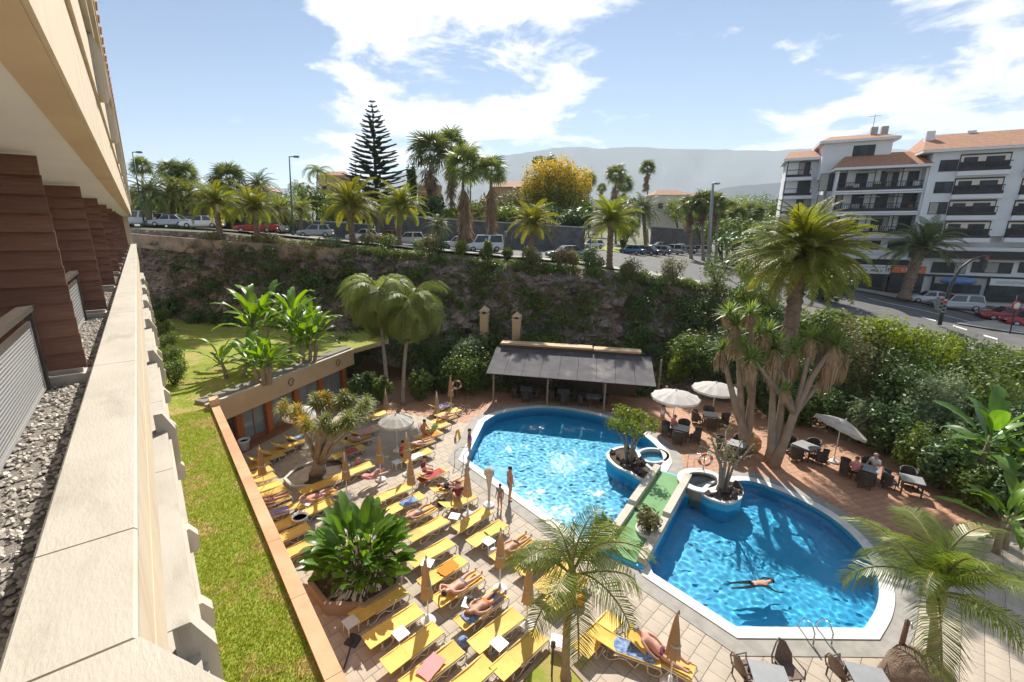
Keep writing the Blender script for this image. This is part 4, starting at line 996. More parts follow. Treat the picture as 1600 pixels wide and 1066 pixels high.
scrub('cliff_scrub', 'mid green bushes scattered over the rock face', 'shrub_leaf', [(rc.uniform(960, 1650), rc.uniform(.3, 1.0), rc.uniform(.5, 1.0)) for _ in range(80)] + [(rc.uniform(400, 960), rc.uniform(.45, 1.0), rc.uniform(.4, .85)) for _ in range(85)] + [(rc.uniform(680, 1080), rc.uniform(.0, .32), rc.uniform(.5, .9)) for _ in range(60)], 0.22, 150, 2)
scrub('cliff_scrub', 'trailing green creepers hanging down the middle of the rock face', 'shrub_leaf', [(rc.uniform(480, 1080), rc.uniform(.08, .95), rc.uniform(.35, .8)) for _ in range(90)], 0.2, 130, 9, 1.5)
scrub('cliff_scrub', 'olive and dry bushes along the upper rock edge', 'olive_leaf', [(rc.uniform(300, 1150), rc.uniform(.5, 1.0), rc.uniform(.35, .7)) for _ in range(130)], 0.2, 110, 3, 0.6)
scrub('cliff_scrub', 'dry brown tangle hanging on the rock face', 'brown_leaf', [(rc.uniform(230, 1100), rc.uniform(.15, .9), rc.uniform(.4, .9)) for _ in range(80)], 0.18, 90, 4, 1.2)
scrub('cliff_scrub', 'pale grey-green succulents on the rock face', 'pale_leaf', [(rc.uniform(430, 1150), rc.uniform(.3, 1.0), rc.uniform(.25, .45)) for _ in range(46)], 0.2, 70, 5)
scrub('cliff_edge_scrub', 'low mixed scrub lining the top edge of the cliff', 'shrub_leaf', [(rc.uniform(560, 1190), rc.uniform(.96, 1.0), rc.uniform(.35, .65)) for _ in range(85)], 0.2, 110, 6)
scrub('cliff_edge_scrub', 'pale dry scrub lining the top edge of the cliff', 'olive_leaf', [(rc.uniform(380, 1190), rc.uniform(.95, 1.0), rc.uniform(.3, .55)) for _ in range(60)], 0.18, 90, 7)
# ---- shrubs on the edge
EDGE = [(430, 378, 30, 18, 'olive_leaf', 'low olive shrub on the wall edge left of the golden date palm'), (520, 385, 40, 26, 'pale_leaf', 'pale shrub on the cliff edge below the golden date palm'), (672, 385, 38, 28, 'olive_leaf', 'pale flowering shrub on the cliff edge by the white van'), (762, 392, 18, 24, 'shrub_leaf', 'small upright shrub in front of the white van'), (830, 402, 40, 30, 'olive_leaf', 'round shrub at the foot of the short date palm'), (885, 402, 46, 22, 'brown_leaf', 'dry brown shrub beside the grey car roof'), (920, 408, 30, 34, 'dark_leaf', 'dark clipped shrub left of the orange-based date palm'), (985, 420, 40, 34, 'olive_leaf', 'dry grey shrub right of the orange-based date palm'), (1050, 425, 46, 34, 'olive_leaf', 'olive shrub before the car lane'), (1118, 428, 64, 50, 'shrub_leaf', 'rounded clipped green bush before the lamp post'), (1165, 425, 40, 44, 'bright_leaf', 'light green bush left of the big date palm')]
for i, (px, py, wpx, hpx, mt, lab) in enumerate(EDGE):
    f = interp(px, [q[0] for q in CT], [q[1] for q in CT]) - 0.4; b = P(px, py + hpx * .5, f); rx = wpx * f / F / 2
    tree_cloud('shrub', lab, b, bush_blobs(rx, rx, hpx * f / F, 70 + i, 5), 1500, 0.17, mt, 'shrub', 70 + i)
# ---- hedge bank at right: separate big shrubs
HB_ = [(1130, 560, 33, 120, 70, 'dark_leaf', .22, 'dark shrub mass behind the two round parasols'), (1075, 560, 34, 90, 70, 'shrub_leaf', .22, 'green shrub right of the shade roof'), (1180, 470, 33, 90, 60, 'shrub_leaf', .24, 'tall green shrub behind the yucca heads'), (1330, 590, 28.5, 150, 150, 'olive_leaf', .26, 'large olive shrub between yucca and hedge'),
       (1375, 530, 30, 130, 60, 'bright_leaf', .22, 'sunlit yellow-green hedge shrub, left end by the road'), (1455, 555, 29, 130, 65, 'bright_leaf', .22, 'sunlit hedge shrub in the middle of the roadside hedge'), (1540, 585, 28, 130, 70, 'shrub_leaf', .22, 'hedge shrub below the road sign post'), (1610, 605, 27, 110, 80, 'shrub_leaf', .22, 'hedge shrub at the right picture edge'),
       (1400, 650, 26.5, 150, 120, 'dark_leaf', .24, 'dark shade shrub above the tilted parasol'), (1455, 630, 25.0, 130, 90, 'pale_leaf', .22, 'silver-green leafy tree above the parasol at right'), (1420, 690, 24.5, 90, 80, 'pale_leaf', .2, 'silver-green leafy shrub beside the tilted parasol'), (1530, 660, 25, 150, 120, 'shrub_leaf', .26, 'green shrub behind the broad-leaved plants at right'), (1590, 700, 22, 130, 90, 'dark_leaf', .26, 'dark shrub at the right edge behind big leaves'), (1490, 760, 22, 130, 70, 'dark_leaf', .24, 'low dark shrub at the terrace end'), (1570, 790, 18, 130, 60, 'dark_leaf', .22, 'low shade shrub below the broad-leaved plants'),
       (1215, 640, 29.5, 130, 90, 'dark_leaf', .26, 'dark shrub behind the yucca trunks'), (1290, 520, 31, 120, 60, 'shrub_leaf', .24, 'shrub under the big date palm crown')]
for i, (px, py, f, wpx, hpx, mt, sz, lab) in enumerate(HB_):
    c = P(px, py, f); rx = wpx * f / F / 2; hz = hpx * f / F; zb = max(0, c.z - hz); b = Vector((c.x, c.y, zb * 0 if f < 31 else zb)); up = c.z - hz * .5 - b.z
    bl = [(x, y, z + max(0, up), p, q, s) for x, y, z, p, q, s in bush_blobs(rx, rx * .8, hz, 120 + i, 7)]
    if up > 1: bl.append((0, 0, up * .6, rx * .8, rx * .6, up * .6))
    tree_cloud('hedge_shrub', lab, b, bl, int((5200 if wpx > 100 else 3400) * (.22 / sz) * (1.5 if i % 3 == 0 else .8)), sz * (.72 if i % 3 == 0 else 1.25 if i % 3 == 1 else 1), mt, 'shrub', 120 + i, stems=6, lump=0.3)
BK = [(735, 590, 33, 110, 80, 'shrub_leaf', 'green shrub left of the shade roof'), (700, 560, 35.5, 90, 60, 'dark_leaf', 'dark shrub below the left chimney'), (662, 595, 34, 70, 50, 'dark_leaf', 'dark shrub right of the weeping palms'), (730, 545, 35, 60, 30, 'pale_leaf', 'silvery shrub at the foot of the left chimney'), (850, 535, 37.0, 130, 24, 'shrub_leaf', 'low green hedge behind the shade roof, left'), (970, 545, 36.5, 140, 26, 'dark_leaf', 'low dark hedge behind the shade roof, right'), (1060, 580, 33.5, 60, 40, 'bright_leaf', 'light green shrub at the right end of the shade roof'),
      (545, 560, 36, 60, 60, 'dark_leaf', 'dark shrub behind the restaurant roof end'), (370, 490, 43, 90, 40, 'dark_leaf', 'dark clipped hedge at the back of the upper lawn'), (285, 480, 45, 60, 40, 'dark_leaf', 'dark flowering shrub at the back left of the lawn')]
for i, (px, py, f, wpx, hpx, mt, lab) in enumerate(BK):
    b = P(px, py, f); b.z -= hpx * f / F * .5; rx = wpx * f / F / 2
    tree_cloud('shrub', lab, b, bush_blobs(rx, rx * .6, hpx * f / F, 160 + i, 6), 2600, 0.22, mt, 'shrub', 160 + i)
# row of clipped shrubs along the hotel foot
HS = [(256, 498), (261, 520), (265, 543), (270, 566), (275, 592)]
for i, (px, py) in enumerate(HS):
    b = G(px, py + 8, 3.6); rx = 0.8
    tree_cloud('facade_shrub', '%s round leafy shrub along the hotel foot, counted from the pool end' % ORD[4 - i], b, bush_blobs(rx, rx * 1.2, 1.3, 180 + i, 6), 1500, 0.14, 'shrub_leaf', 'shrub', 180 + i, group='shrubs along the hotel foot')
# front row of the planting along the terrace and by the restaurant end
FR = [(1235, 668, 1.2, 2.4, 'dark_leaf', 'dark shade shrub behind the forked yucca'), (1275, 678, 1.2, 2.2, 'shrub_leaf', 'green shrub behind the table left of the tilted parasol'), (1328, 688, 1.3, 2.6, 'dark_leaf', 'dark shrub directly behind the tilted parasol'), (1372, 708, 1.2, 2.4, 'pale_leaf', 'silvery shrub behind the white-shirted guest'), (1420, 730, 1.3, 2.6, 'dark_leaf', 'dark shrub right of the white-shirted guest'), (1466, 758, 1.2, 2.3, 'shrub_leaf', 'green shrub at the far right terrace table'), (1512, 788, 1.3, 2.4, 'dark_leaf', 'dark shrub left below the paddle-leaved plant'), (1562, 818, 1.2, 2.0, 'shrub_leaf', 'green shrub at the right edge above the foreground palm'), (1180, 655, 1.1, 2.6, 'dark_leaf', 'dark shrub between the pale parasol and yucca'),
      (563, 642, 1.0, 2.0, 'dark_leaf', 'dark shrub at the restaurant corner, left of the weeping palms'), (590, 640, 0.9, 1.7, 'shrub_leaf', 'low shrub at the foot of the left weeping palm'), (655, 634, 1.0, 1.9, 'shrub_leaf', 'shrub at the foot of the right weeping palm'), (692, 622, 1.1, 2.2, 'dark_leaf', 'dark shrub behind the red lifebuoy, left'), (735, 617, 1.2, 2.4, 'shrub_leaf', 'broad green shrub beside the first shade roof post')]
for i, (px, py, rx, h, mt, lab) in enumerate(FR):
    tree_cloud('hedge_shrub', lab, G(px, py) + W(0, 1.3), bush_blobs(rx, rx, h, 700 + i, 7), 2600, 0.2 if i % 3 else 0.28, mt, 'shrub', 700 + i, lump=0.3)
r = random.Random(33)
for i in range(16):
    px = 572 + i * 37 + r.uniform(-8, 8); f = ctf_(px) + 1.3; b = W(a_px(px) * f, f, interp(px, QX, QZ) - .1); rx = r.uniform(.7, 1.2); mt = ['olive_leaf', 'shrub_leaf', 'pale_leaf', 'dark_leaf', 'bright_leaf'][i % 5]
    tree_cloud('edge_shrub', '%s %s shrub of the planting strip above the rock wall, counted from the left' % ((['first','second','third','fourth','fifth','sixth','seventh','eighth','ninth','tenth','eleventh','twelfth','thirteenth','fourteenth','fifteenth','sixteenth'])[i], mt.split('_')[0]), b, bush_blobs(rx, rx, r.uniform(.7, 1.35), 730 + i, 5), 1100, 0.17, mt, 'shrub', 730 + i, group='planting strip above the rock wall')
# ---- banana-like plants on the upper lawn
BN = [((415, 600), 3.4, 1.6, 11, 4, 'multi-stemmed bird-of-paradise clump next to the gravel roof strip'), ((430, 560), 6.4, 2.3, 14, 3, 'tall banana plant with bright yellow-green leaves on the lawn'), ((478, 570), 4.6, 1.8, 12, 3, 'banana plant right of the tall bright one'), ((500, 545), 5.2, 1.8, 12, 2, 'dark banana plant near the weeping palms'), ((262, 470), 3.6, 2.2, 12, 2, 'low banana plant at the far left end of the lawn'), ((365, 590), 2.4, 1.6, 8, 2, 'short broad-leaved clump on the lawn edge')]
for i, (px, h, sp, n, st, lab) in enumerate(BN):
    banana(lab, G(*px, 3.6), h, sp, n, 300 + i, stems=st, group='banana plants on the upper lawn', e_rng=(1.35, 0.25))
# ---- big-leaved plants at right
for i, (px, z, h, sp, n, st, lab) in enumerate((((1520, 770), 0, 6.6, 2.0, 15, 1, 'grey-green traveller palm with long paddle leaves at right'), ((1585, 800), 0, 4.4, 1.8, 12, 2, 'bright broad-leaved banana plant at the right edge'), ((1560, 860), 0, 3.6, 1.6, 8, 2, 'upright broad-leaved clump behind the right foreground palm'))):
    banana(lab, G(*px, z), h, sp, n, 330 + i, stems=st, e_rng=(1.25, 0.0), leaves=BIRD if i == 0 else BAN)
# ---- planter bush
PLC = G(562, 905); M('planter_stone', (0.40, 0.30, 0.22), (0.33, 0.25, 0.18), 2, 0.85, 0.2, 18)
PL = thing('octagonal_planter', 'low stone octagonal planter under the big leafy bush', 'planter', PLC, R(7))
oct_ = [(1.75 * math.cos(PI / 8 + k * PI / 4), 1.75 * math.sin(PI / 8 + k * PI / 4)) for k in range(8)]
ring(MB(), offset_poly(oct_, -0.16), oct_, 0.0, 0.42).build('kerb', 'planter_stone', PL)
MB().prism(offset_poly(oct_, -0.17), 0.0, 0.33).build('soil', 'soil', PL)
bt = thing('bird_of_paradise_bush', 'huge glossy green bird-of-paradise bush filling the octagonal planter', 'bush', PLC + Vector((0.12, 0, 0.33)), scale=0.9)
r = random.Random(77)
for k in range(190):
    g = r.uniform(0, 2 * PI); rr = 1.15 * math.sqrt(r.random()); tilt = 0.10 + 0.62 * rr / 1.15 + r.uniform(-.12, .2); h = lerp(1.75, 0.35, (rr / 1.15) ** 1.6) * r.uniform(.45, 1.15)
    p = Vector((math.cos(g) * rr, math.sin(g) * rr, 0)); s = r.uniform(.8, 1.15)
    L = link('leaf', BIRD[k % 4], bt, p + Vector((math.cos(g) * h * .25, math.sin(g) * h * .25, h)), (r.uniform(-.7, .7), -(PI / 2 - tilt - r.uniform(0, .35)), g + r.uniform(-.6, .6)), (s, s * 1.05, s))
mb = MB()
for k in range(60):
    g = r.uniform(0, 2 * PI); rr = 0.9 * math.sqrt(r.random()); p = Vector((math.cos(g) * rr, math.sin(g) * rr, 0)); mb.tube([p, p * 1.35 + Vector((0, 0, r.uniform(.7, 1.6)))], [0.025, 0.015], 5, cap=False)
mb.build('stem', 'shrub_leaf', bt)
# ---- dragon tree
DT = G(497, 742); dt = thing('dragon_tree', 'dragon tree with stout branching trunk and spiky yellow-green heads', 'tree', DT)
r = random.Random(12); mb = MB(); tips = []
lean = W(1.0, 0) * 0.42
mb.tube([(0, 0, 0), lean * .2 + Vector((0, 0, .5)), lean * .45 + Vector((0, 0, 1.0))], [0.46, 0.34, 0.31], 12)
for k in range(10):
    g = k * 2 * PI / 10 + r.uniform(-.2, .2); q = r.uniform(.35, 1.0); p0 = lean * .4 + Vector((.16 * math.cos(g), .16 * math.sin(g), .75)); p1 = p0 + lean * .7 + Vector((math.cos(g) * .55 * q, math.sin(g) * .55 * q, 1.0)); p2 = p1 + lean * 1.0 + Vector((math.cos(g) * .85 * q, math.sin(g) * .85 * q, .95))
    mb.tube([p0, p1, p2], [0.17, 0.115, 0.08], 7)
    for j in range(3):
        g2 = g + r.uniform(-.9, .9); p3 = p2 + Vector((math.cos(g2) * .55, math.sin(g2) * .55, r.uniform(.35, .75))); mb.tube([p2, p2.lerp(p3, .5) + Vector((0, 0, .05)), p3], [0.09, .075, .06], 6); tips.append(p3)
        for j2 in range(2):
            g3 = g2 + r.uniform(-1.2, 1.2); p4 = p3 + Vector((math.cos(g3) * .35, math.sin(g3) * .35, r.uniform(.15, .4))); mb.tube([p3, p4], [0.055, .045], 5); tips.append(p4)
mb.build('trunk', 'grey_bark', dt)
for k, p in enumerate(tips):
    a, f = AF(Vector((p.x, p.y, 0))); link('leaf_rosette', DRAGG if (a < 0.6 and k % 2 == 0) else DRAG[k % 2], dt, p, (r.uniform(-.3, .3), r.uniform(-.3, .3), r.uniform(0, 6)), r.uniform(.95, 1.3))
DPn = thing('tree_planter', 'low whitish kerbed bed around the dragon tree', 'planter', DT, R(7))
o8 = [(1.7 * math.cos(PI / 8 + k * PI / 4), 1.35 * math.sin(PI / 8 + k * PI / 4)) for k in range(8)]
ring(MB(), offset_poly(o8, -0.14), o8, 0.0, 0.22).build('kerb', 'curb_white', DPn); MB().prism(offset_poly(o8, -0.15), 0, 0.12).build('soil', 'soil', DPn)
# ---- yuccas on the terrace
def yucca(label, base, limbs, seed):
    """limbs: (px, py, f) of each head"""
    b = Vector(base); T = thing('giant_yucca', label, 'tree', b, 0, 'giant yuccas'); r = random.Random(seed)
    kns = []
    for k, (px, py, f, sk, s) in enumerate(limbs):
        h = P(px, py, f) - b; kn = Vector((h.x * .35, h.y * .35, h.z * (.30 + .07 * (k % 3)))); st = Vector((r.uniform(-.18, .18), r.uniform(-.18, .18), -0.02))
        if k < 3: kns.append(kn); MB().tube([st, st.lerp(kn, .5) + Vector((r.uniform(-.1, .1), r.uniform(-.1, .1), 0)), kn, kn.lerp(h, .5) + Vector((r.uniform(-.15, .15), r.uniform(-.15, .15), .1)), h], [0.30, 0.22, 0.18, 0.14, 0.10], 9).build('trunk', 'smooth_bark', T)
        else: q = min(kns, key=lambda v: (v - h).length); q2 = q.lerp(h, .55) + (h - q).cross(Vector((0, 0, 1))) * r.uniform(-.12, .12); MB().tube([q, q.lerp(q2, .6), q2, h], [0.15, 0.12, 0.11, 0.08], 8).build('branch', 'smooth_bark', T)
        link('leaf_rosette', YUC[k % 2], T, h, (r.uniform(-.2, .2), r.uniform(-.2, .2), r.uniform(0, 6)), 1.4 * s)
        if sk: link('dead_skirt', YSK[k % 2], T, h + Vector((0, 0, .05)), (0, 0, r.uniform(0, 6)), (1.15 * s, 1.15 * s, sk * .78))
yb1, yb2 = G(1165, 705), G(1205, 726)
f1, f2 = AF(yb1)[1], AF(yb2)[1]
yucca('slender giant yucca, left one behind the jar', yb1, [(1150, 508, f1 + .5, 1.9, 1.0), (1128, 545, f1 - .4, 1.2, .8), (1185, 515, f1 + .8, 1.5, .9), (1140, 490, f1 + 1.0, .8, .9), (1172, 490, f1 + .2, .9, .9), (1160, 540, f1 - .6, .7, .7)], 1)
yucca('giant yucca with forked leaning trunks and tan leaf skirts', yb2, [(1212, 545, f2 + .3, 2.0, 1.15), (1240, 550, f2 + .9, 1.7, 1.0), (1305, 538, f2, 2.4, 1.05), (1320, 548, f2 + .7, 1.6, .8), (1228, 610, f2 - .8, .7, .6), (1268, 528, f2 + .5, 1.2, .9), (1290, 525, f2 + .9, 1.0, .9), (1200, 520, f2 + .6, 1.0, .9), (1175, 560, f2 + .2, 1.3, .9)], 2)
# ---- two foreground coconut palms
def coco(label, base, crown, f_, fronds, rpx, seed, tr=0.16, spear=True):
    b = Vector(base); c = Vector(crown); T = thing('coconut_palm', label, 'palm', b, 0, 'foreground palms'); r = random.Random(seed)
    trunk_mesh(MB(), trunk_pts(b, c, 0.12, 6, seed), tr, tr * .75, 12, seed, 0.02, 6, 0.5).build('trunk', 'smooth_bark', T, b)
    bc = c - b; MB().lathe([(tr * .8, -.55), (tr * 1.3, -.2), (tr * 1.2, 0.1), (tr * .4, .5), (0.02, 0.95)], bc, 10).build('crown_shaft', 'rachis', T)
    for k, (yaw, e, L) in enumerate(fronds):
        link('frond', COCO_FR[k % 4], T, bc + Vector((0, 0, .1)), (r.uniform(-.3, .3), -e, yaw), (L, L * 1.0, L))
    mb = MB().tube([bc, bc + Vector((.05, .05, 1.5))], [.05, .012], 6)
    mb.build('spear_leaf', 'bright_leaf', T)
pb = G(884, 1062); pc = P(893, 905, AF(pb)[1] - 0.1)
coco('slim coconut palm rising from the small triangular lawn', pb, pc, 0, [(k * 2.39996 + .5, lerp(.95, -.35, k / 12), 2.15 + .25 * (k % 3)) for k in range(13)], 0, 3, 0.12)
pb2 = G(1449, 1075); pc2 = P(1465, 935, AF(pb2)[1] + 0.1)
coco('stout feathery coconut palm at the lower right corner', pb2, pc2, 0, [(k * 2.39996 + 1.1, lerp(1.3, -.1, k / 14), 2.3 + .25 * (k % 3)) for k in range(15)], 0, 9, 0.15)
# ---- grass blades on the lawn
r = np.random.default_rng(8); n = 60000
y = 4 + 30 * r.random(n) ** 1.6; x = r.uniform(-0.1, 1.72, n); k = y > 25.2; x[k] = r.uniform(-0.1, 8, k.sum()); ok = (y < 25.2) | (y > 25.6 + (x - 1.6) * .62); x, y = x[ok], y[ok]; n = len(x)
hgt_ = r.uniform(.03, .075, n); g = r.uniform(0, 6.28, n); wv = np.stack([np.cos(g), np.sin(g)], 1) * .012; ln = r.normal(size=(n, 2)) * .025
v = np.zeros((n, 3, 3), np.float32); v[:, 0, :2] = np.stack([x, y], 1) - wv; v[:, 1, :2] = np.stack([x, y], 1) + wv; v[:, 2, :2] = np.stack([x, y], 1) + ln; v[:, :2, 2] = 3.598; v[:, 2, 2] = 3.6 + hgt_
M('grass_blade', (0.20, 0.29, 0.025), (0.33, 0.34, 0.045), island=True, bscale=0.9, rough=0.7, transl=0.3, c3=(0.40, 0.33, 0.11), s3=0.9, f3=(0.48, 0.62))
tag(stuff(link('grass', np_mesh('grass', v.reshape(-1, 3), np.arange(n * 3).reshape(n, 3), 'grass_blade'))), 'short green grass of the lawn strip beside the hotel', 'grass')
# ================================================================== streets and buildings
M('brown_stone', (0.30, 0.225, 0.165), (0.42, 0.32, 0.24), 1.1, .9, .7, 6, c3=(.2, .16, .13), s3=.5)
M('dark_stone', (0.10, 0.098, 0.10), (0.17, 0.165, 0.165), 1.2, 0.9, 0.8, 5)
M('pale_stone', (0.48, 0.45, 0.41), rough=0.85)
M('peach_plaster', (0.62, 0.40, 0.26), (0.56, 0.36, 0.23), 0.5, 0.85)
M('cream_plaster', (0.78, 0.72, 0.62), rough=0.85)
M('white_plaster', (0.84, 0.85, 0.88), (0.79, 0.80, 0.83), 0.4, 0.85)
M('dark_frame', (0.035, 0.03, 0.03), rough=0.5)
M('window_glass', (0.03, 0.035, 0.045), (0.06, 0.07, 0.08), 0.7, 0.25, spec=0.25, objrand=0.3)
M('curtain', (0.50, 0.48, 0.44), (0.34, 0.33, 0.31), 4, 0.9, stretch=(4, 4, .3))
M('balcony_rail', (0.045, 0.035, 0.033), rough=0.6)
M('orange_sign', (0.72, 0.18, 0.05), rough=0.6); M('white_sign', (0.75, 0.75, 0.74), rough=0.6); M('blue_sign', (0.16, 0.30, 0.60), rough=0.5); M('black_ink', (0.02, 0.02, 0.02), rough=0.7); M('teal_paint', (0.25, 0.50, 0.52), rough=0.7); M('red_paint', (0.45, 0.03, 0.03), rough=0.5)
M('metal_grey', (0.30, 0.31, 0.31), rough=0.45, metal=0.5); M('metal_green', (0.10, 0.16, 0.15), rough=0.5); M('metal_dark', (0.05, 0.05, 0.055), rough=0.5); M('lamp_glass', (0.7, 0.7, 0.66), rough=0.3)
def drape(name, pxs, fn, ff, mat, dz, nf=8):
    vs, fs = [], []
    for px in pxs:
        a, b = fn(px), ff(px)
        for j in range(nf + 1):
            f = lerp(a, b, j / nf); z = interp(px, QX, QZ); q = a_of(px) * f; vs.append(W(q, f, zt(q, f) + dz))
    m = nf + 1
    for i in range(len(pxs) - 1):
        for j in range(nf): fs.append((i * m + j, (i + 1) * m + j, (i + 1) * m + j + 1, i * m + j + 1))
    return struct(MB().add(vs, fs, True).build(name, mat))
def a_of(px): return (px - CX) * math.cos(PT) / F
ctf = lambda px: interp(px, [q[0] for q in CT], [q[1] for q in CT])
FARX, FARF = [100, 590, 903, 906, 1090, 1120, 1260, 1330, 1420, 1600, 1900], [68, 63, 63, 105, 100, 88, 66, 59, 55, 46, 38]
drape('road', list(range(100, 1920, 15)), lambda p: ctf(p) + 5.5, lambda p: interp(p, FARX, FARF), 'asphalt', 0.05)
drape('pavement', list(range(1262, 1920, 15)), lambda p: interp(p, FARX, FARF) + 0.02, lambda p: interp(p, FARX, FARF) + 4.5, 'pavement', 0.17, 3)
drape('pavement', list(range(100, 1120, 15)), lambda p: ctf(p) + 3.0, lambda p: ctf(p) + 5.48, 'pavement', 0.16, 2)
drape('road_marking', list(range(1380, 1620, 10)), lambda p: interp(p, FARX, FARF) - 4.2, lambda p: interp(p, FARX, FARF) - 4.0, 'white_line', 0.075, 1)
for k, px in enumerate((1475, 1530, 1585)): drape('road_marking', [px, px + 25], lambda p: interp(p, FARX, FARF) - 8.0, lambda p: interp(p, FARX, FARF) - 7.5, 'white_line', 0.075, 1)
drape('traffic_island', [1535, 1560, 1600, 1680], lambda p: 42.5 - (p - 1535) * 0.02, lambda p: 42.6 + min(3, (p - 1535) * 0.05), 'pavement', 0.18, 2)
drape('roundabout_lawn', list(range(906, 1012, 7)), lambda p: 77 - 0.03 * (p - 906), lambda p: 92, 'lawn', 0.14, 3)
# tan boundary wall of the car park and dark garden walls
strip_wall('boundary_wall', [P(px, py, f) for px, py, f in ((-60, 372, 61), (190, 376, 50.3), (345, 390, 45.0), (480, 398, 43.2), (560, 404, 42.3))], 0.82, 0.3, 'brown_stone', 'tan-brown stone boundary wall along the top of the cliff at left', 'wall')
def dwall(label, pts, h):
    return strip_wall('garden_wall', [street(px, f) for px, f in pts], h, 0.5, 'dark_stone', label, 'wall', capmat='pale_stone')
dwall('tall dark stone garden wall behind the parked cars', ((905, 66), (907, 63.5), (760, 64.5), (590, 65)), 3.4)
dwall('dark stone garden wall behind the cars at left', ((585, 66), (430, 68), (300, 70)), 2.0)
dwall('dark stone wall beyond the roundabout lawn', ((1110, 104), (1015, 106)), 4.4)
GT = MB().sheet([[tuple(W(a_of(px) * f, f))[:2] for px, f in ((590, 65.6), (905, 64.2), (905, 140), (590, 140))]], zt(0, 64) + 3.0); struct(GT.build('garden_terrace', 'ground'))
# small houses behind
def house(label, px, py_top, wpx, f, hgt, mat, roof, seed):
    c = P(px, py_top, f); w = wpx * f / F; T = thing('house', label, 'house', (c.x, c.y, c.z - hgt), -AZ, 'houses behind the trees')
    MB().box((0, 0, hgt / 2), (w, w * .7, hgt)).build('wall', mat, T)
    if roof: MB().add([(-w * .55, -w * .4, hgt), (w * .55, -w * .4, hgt), (w * .55, w * .4, hgt), (-w * .55, w * .4, hgt), (-w * .3, 0, hgt + w * .16), (w * .3, 0, hgt + w * .16)], [(0, 1, 5, 4), (1, 2, 5), (2, 3, 4, 5), (3, 0, 4), (3, 2, 1, 0)]).build('roof', 'roof_tile', T)
    else: MB().box((0, 0, hgt + .12), (w * 1.04, w * .74, .24)).build('roof', 'cream_plaster', T)
    for k in range(3):
        x = (-.3 + .3 * k) * w; q = MB().box((x, -w * .355, hgt * .68), (w * .14, 0.1, 1.3)).build('window', 'dark_frame', T); MB().box((x, -w * .355 - .055, hgt * .68), (w * .11, 0.02, 1.1)).build('pane', 'window_glass', q)
for a in (('peach house behind the central fan palms', 672, 292, 34, 88, 7, 'peach_plaster', 0, 1), ('peach house right of the central fan palms', 800, 294, 60, 95, 7, 'peach_plaster', 1, 2), ('low cream house behind the car lane', 1042, 306, 50, 118, 8, 'cream_plaster', 1, 3), ('pinkish house left of the golden date palm', 525, 276, 44, 110, 9, 'peach_plaster', 1, 4), ('cream house behind the trees at left', 400, 300, 60, 105, 9, 'cream_plaster', 1, 5), ('far cream block right of the golden tree', 930, 314, 40, 160, 10, 'cream_plaster', 0, 6), ('far house with red roof on the skyline', 1085, 307, 30, 170, 9, 'peach_plaster', 1, 7)): house(*a)
# ---- white apartment block
U = Vector((0.429, -0.903, 0)).normalized(); V = Vector((-U.y, U.x, 0)); C0 = P(1278, 455, 62); C0.z = 2.6
AB = thing('apartment_block', 'white apartment block with dark balconies, red tiled roofs and street shops', 'building', C0, math.atan2(U.y, U.x))
def FPz(px, py, v=0.0):
    r = ray(px, py); o = C0 + V * v; t = (o.x * V.x + o.y * V.y) / (r.x * V.x + r.y * V.y)
    p = Vector((r.x * t, r.y * t, H + r.z * t)); return (p - C0).dot(U), p.z - C0.z
def ab(x0, x1, y0, y1, z0, z1, name, mat, parent=None): return MB().box(((x0 + x1) / 2, (y0 + y1) / 2, (z0 + z1) / 2), (abs(x1 - x0), abs(y1 - y0), abs(z1 - z0))).build(name, mat, parent or AB)
def window(x0, x1, z0, z1, v, mull=1, bar=0, gl='window_glass'):
    w = ab(x0, x1, v - 0.06, v + 0.04, z0, z1, 'window', 'dark_frame'); n = mull + 1; d = (x1 - x0 - 0.06 * (n + 1)) / n
    for k in range(n): ab(x0 + .06 + k * (d + .06), x0 + .06 + k * (d + .06) + d, v - 0.075, v - 0.062, z0 + .07, z1 - .07, 'pane', gl if (k + int(x0 * 7)) % 4 else 'curtain', w)
    return w
def zlev(px, *ys): return [FPz(px, y)[1] for y in ys]
ZS = zlev(1345, 266, 297, 330, 365, 398, 412, 458)   # eave, three balcony slabs, lower slab, band, street
S0, S1 = 0.0, FPz(1437, 330)[0]; S2 = FPz(1640, 330)[0] + 3
print('AB', S1, S2, ZS)
zb = -0.6
ab(S0, S1, 1.5, 11, zb, ZS[0] + .1, 'wall', 'white_plaster')
ab(S1, S2, -0.3, 11, ZS[3] - 0.2, FPz(1500, 237, -.3)[1], 'wall', 'white_plaster')
ab(S1, S2, 0.9, 11, zb, ZS[3] - 0.2, 'wall', 'white_plaster')
ab(-0.25, 0.0, 0.0, 11, ZS[4] - .5, ZS[0], 'side_wall', 'white_plaster'); ab(S1 - .2, S1, 0.0, 1.5, ZS[4] - .5, ZS[0], 'side_wall', 'white_plaster')
levels = [ZS[1], ZS[2], ZS[3]]; tops = [ZS[0], ZS[1] - .55, ZS[2] - .55]
cols = [[(1281, 1321, 2), (1336, 1355, 1), (1375, 1403, 2), (1417, 1434, 1)], [(1276, 1288, 0), (1297, 1316, 1), (1330, 1349, 1), (1367, 1396, 2), (1409, 1432, 1)], [(1292, 1311, 1), (1322, 1341, 1), (1360, 1388, 2), (1402, 1426, 1)]]
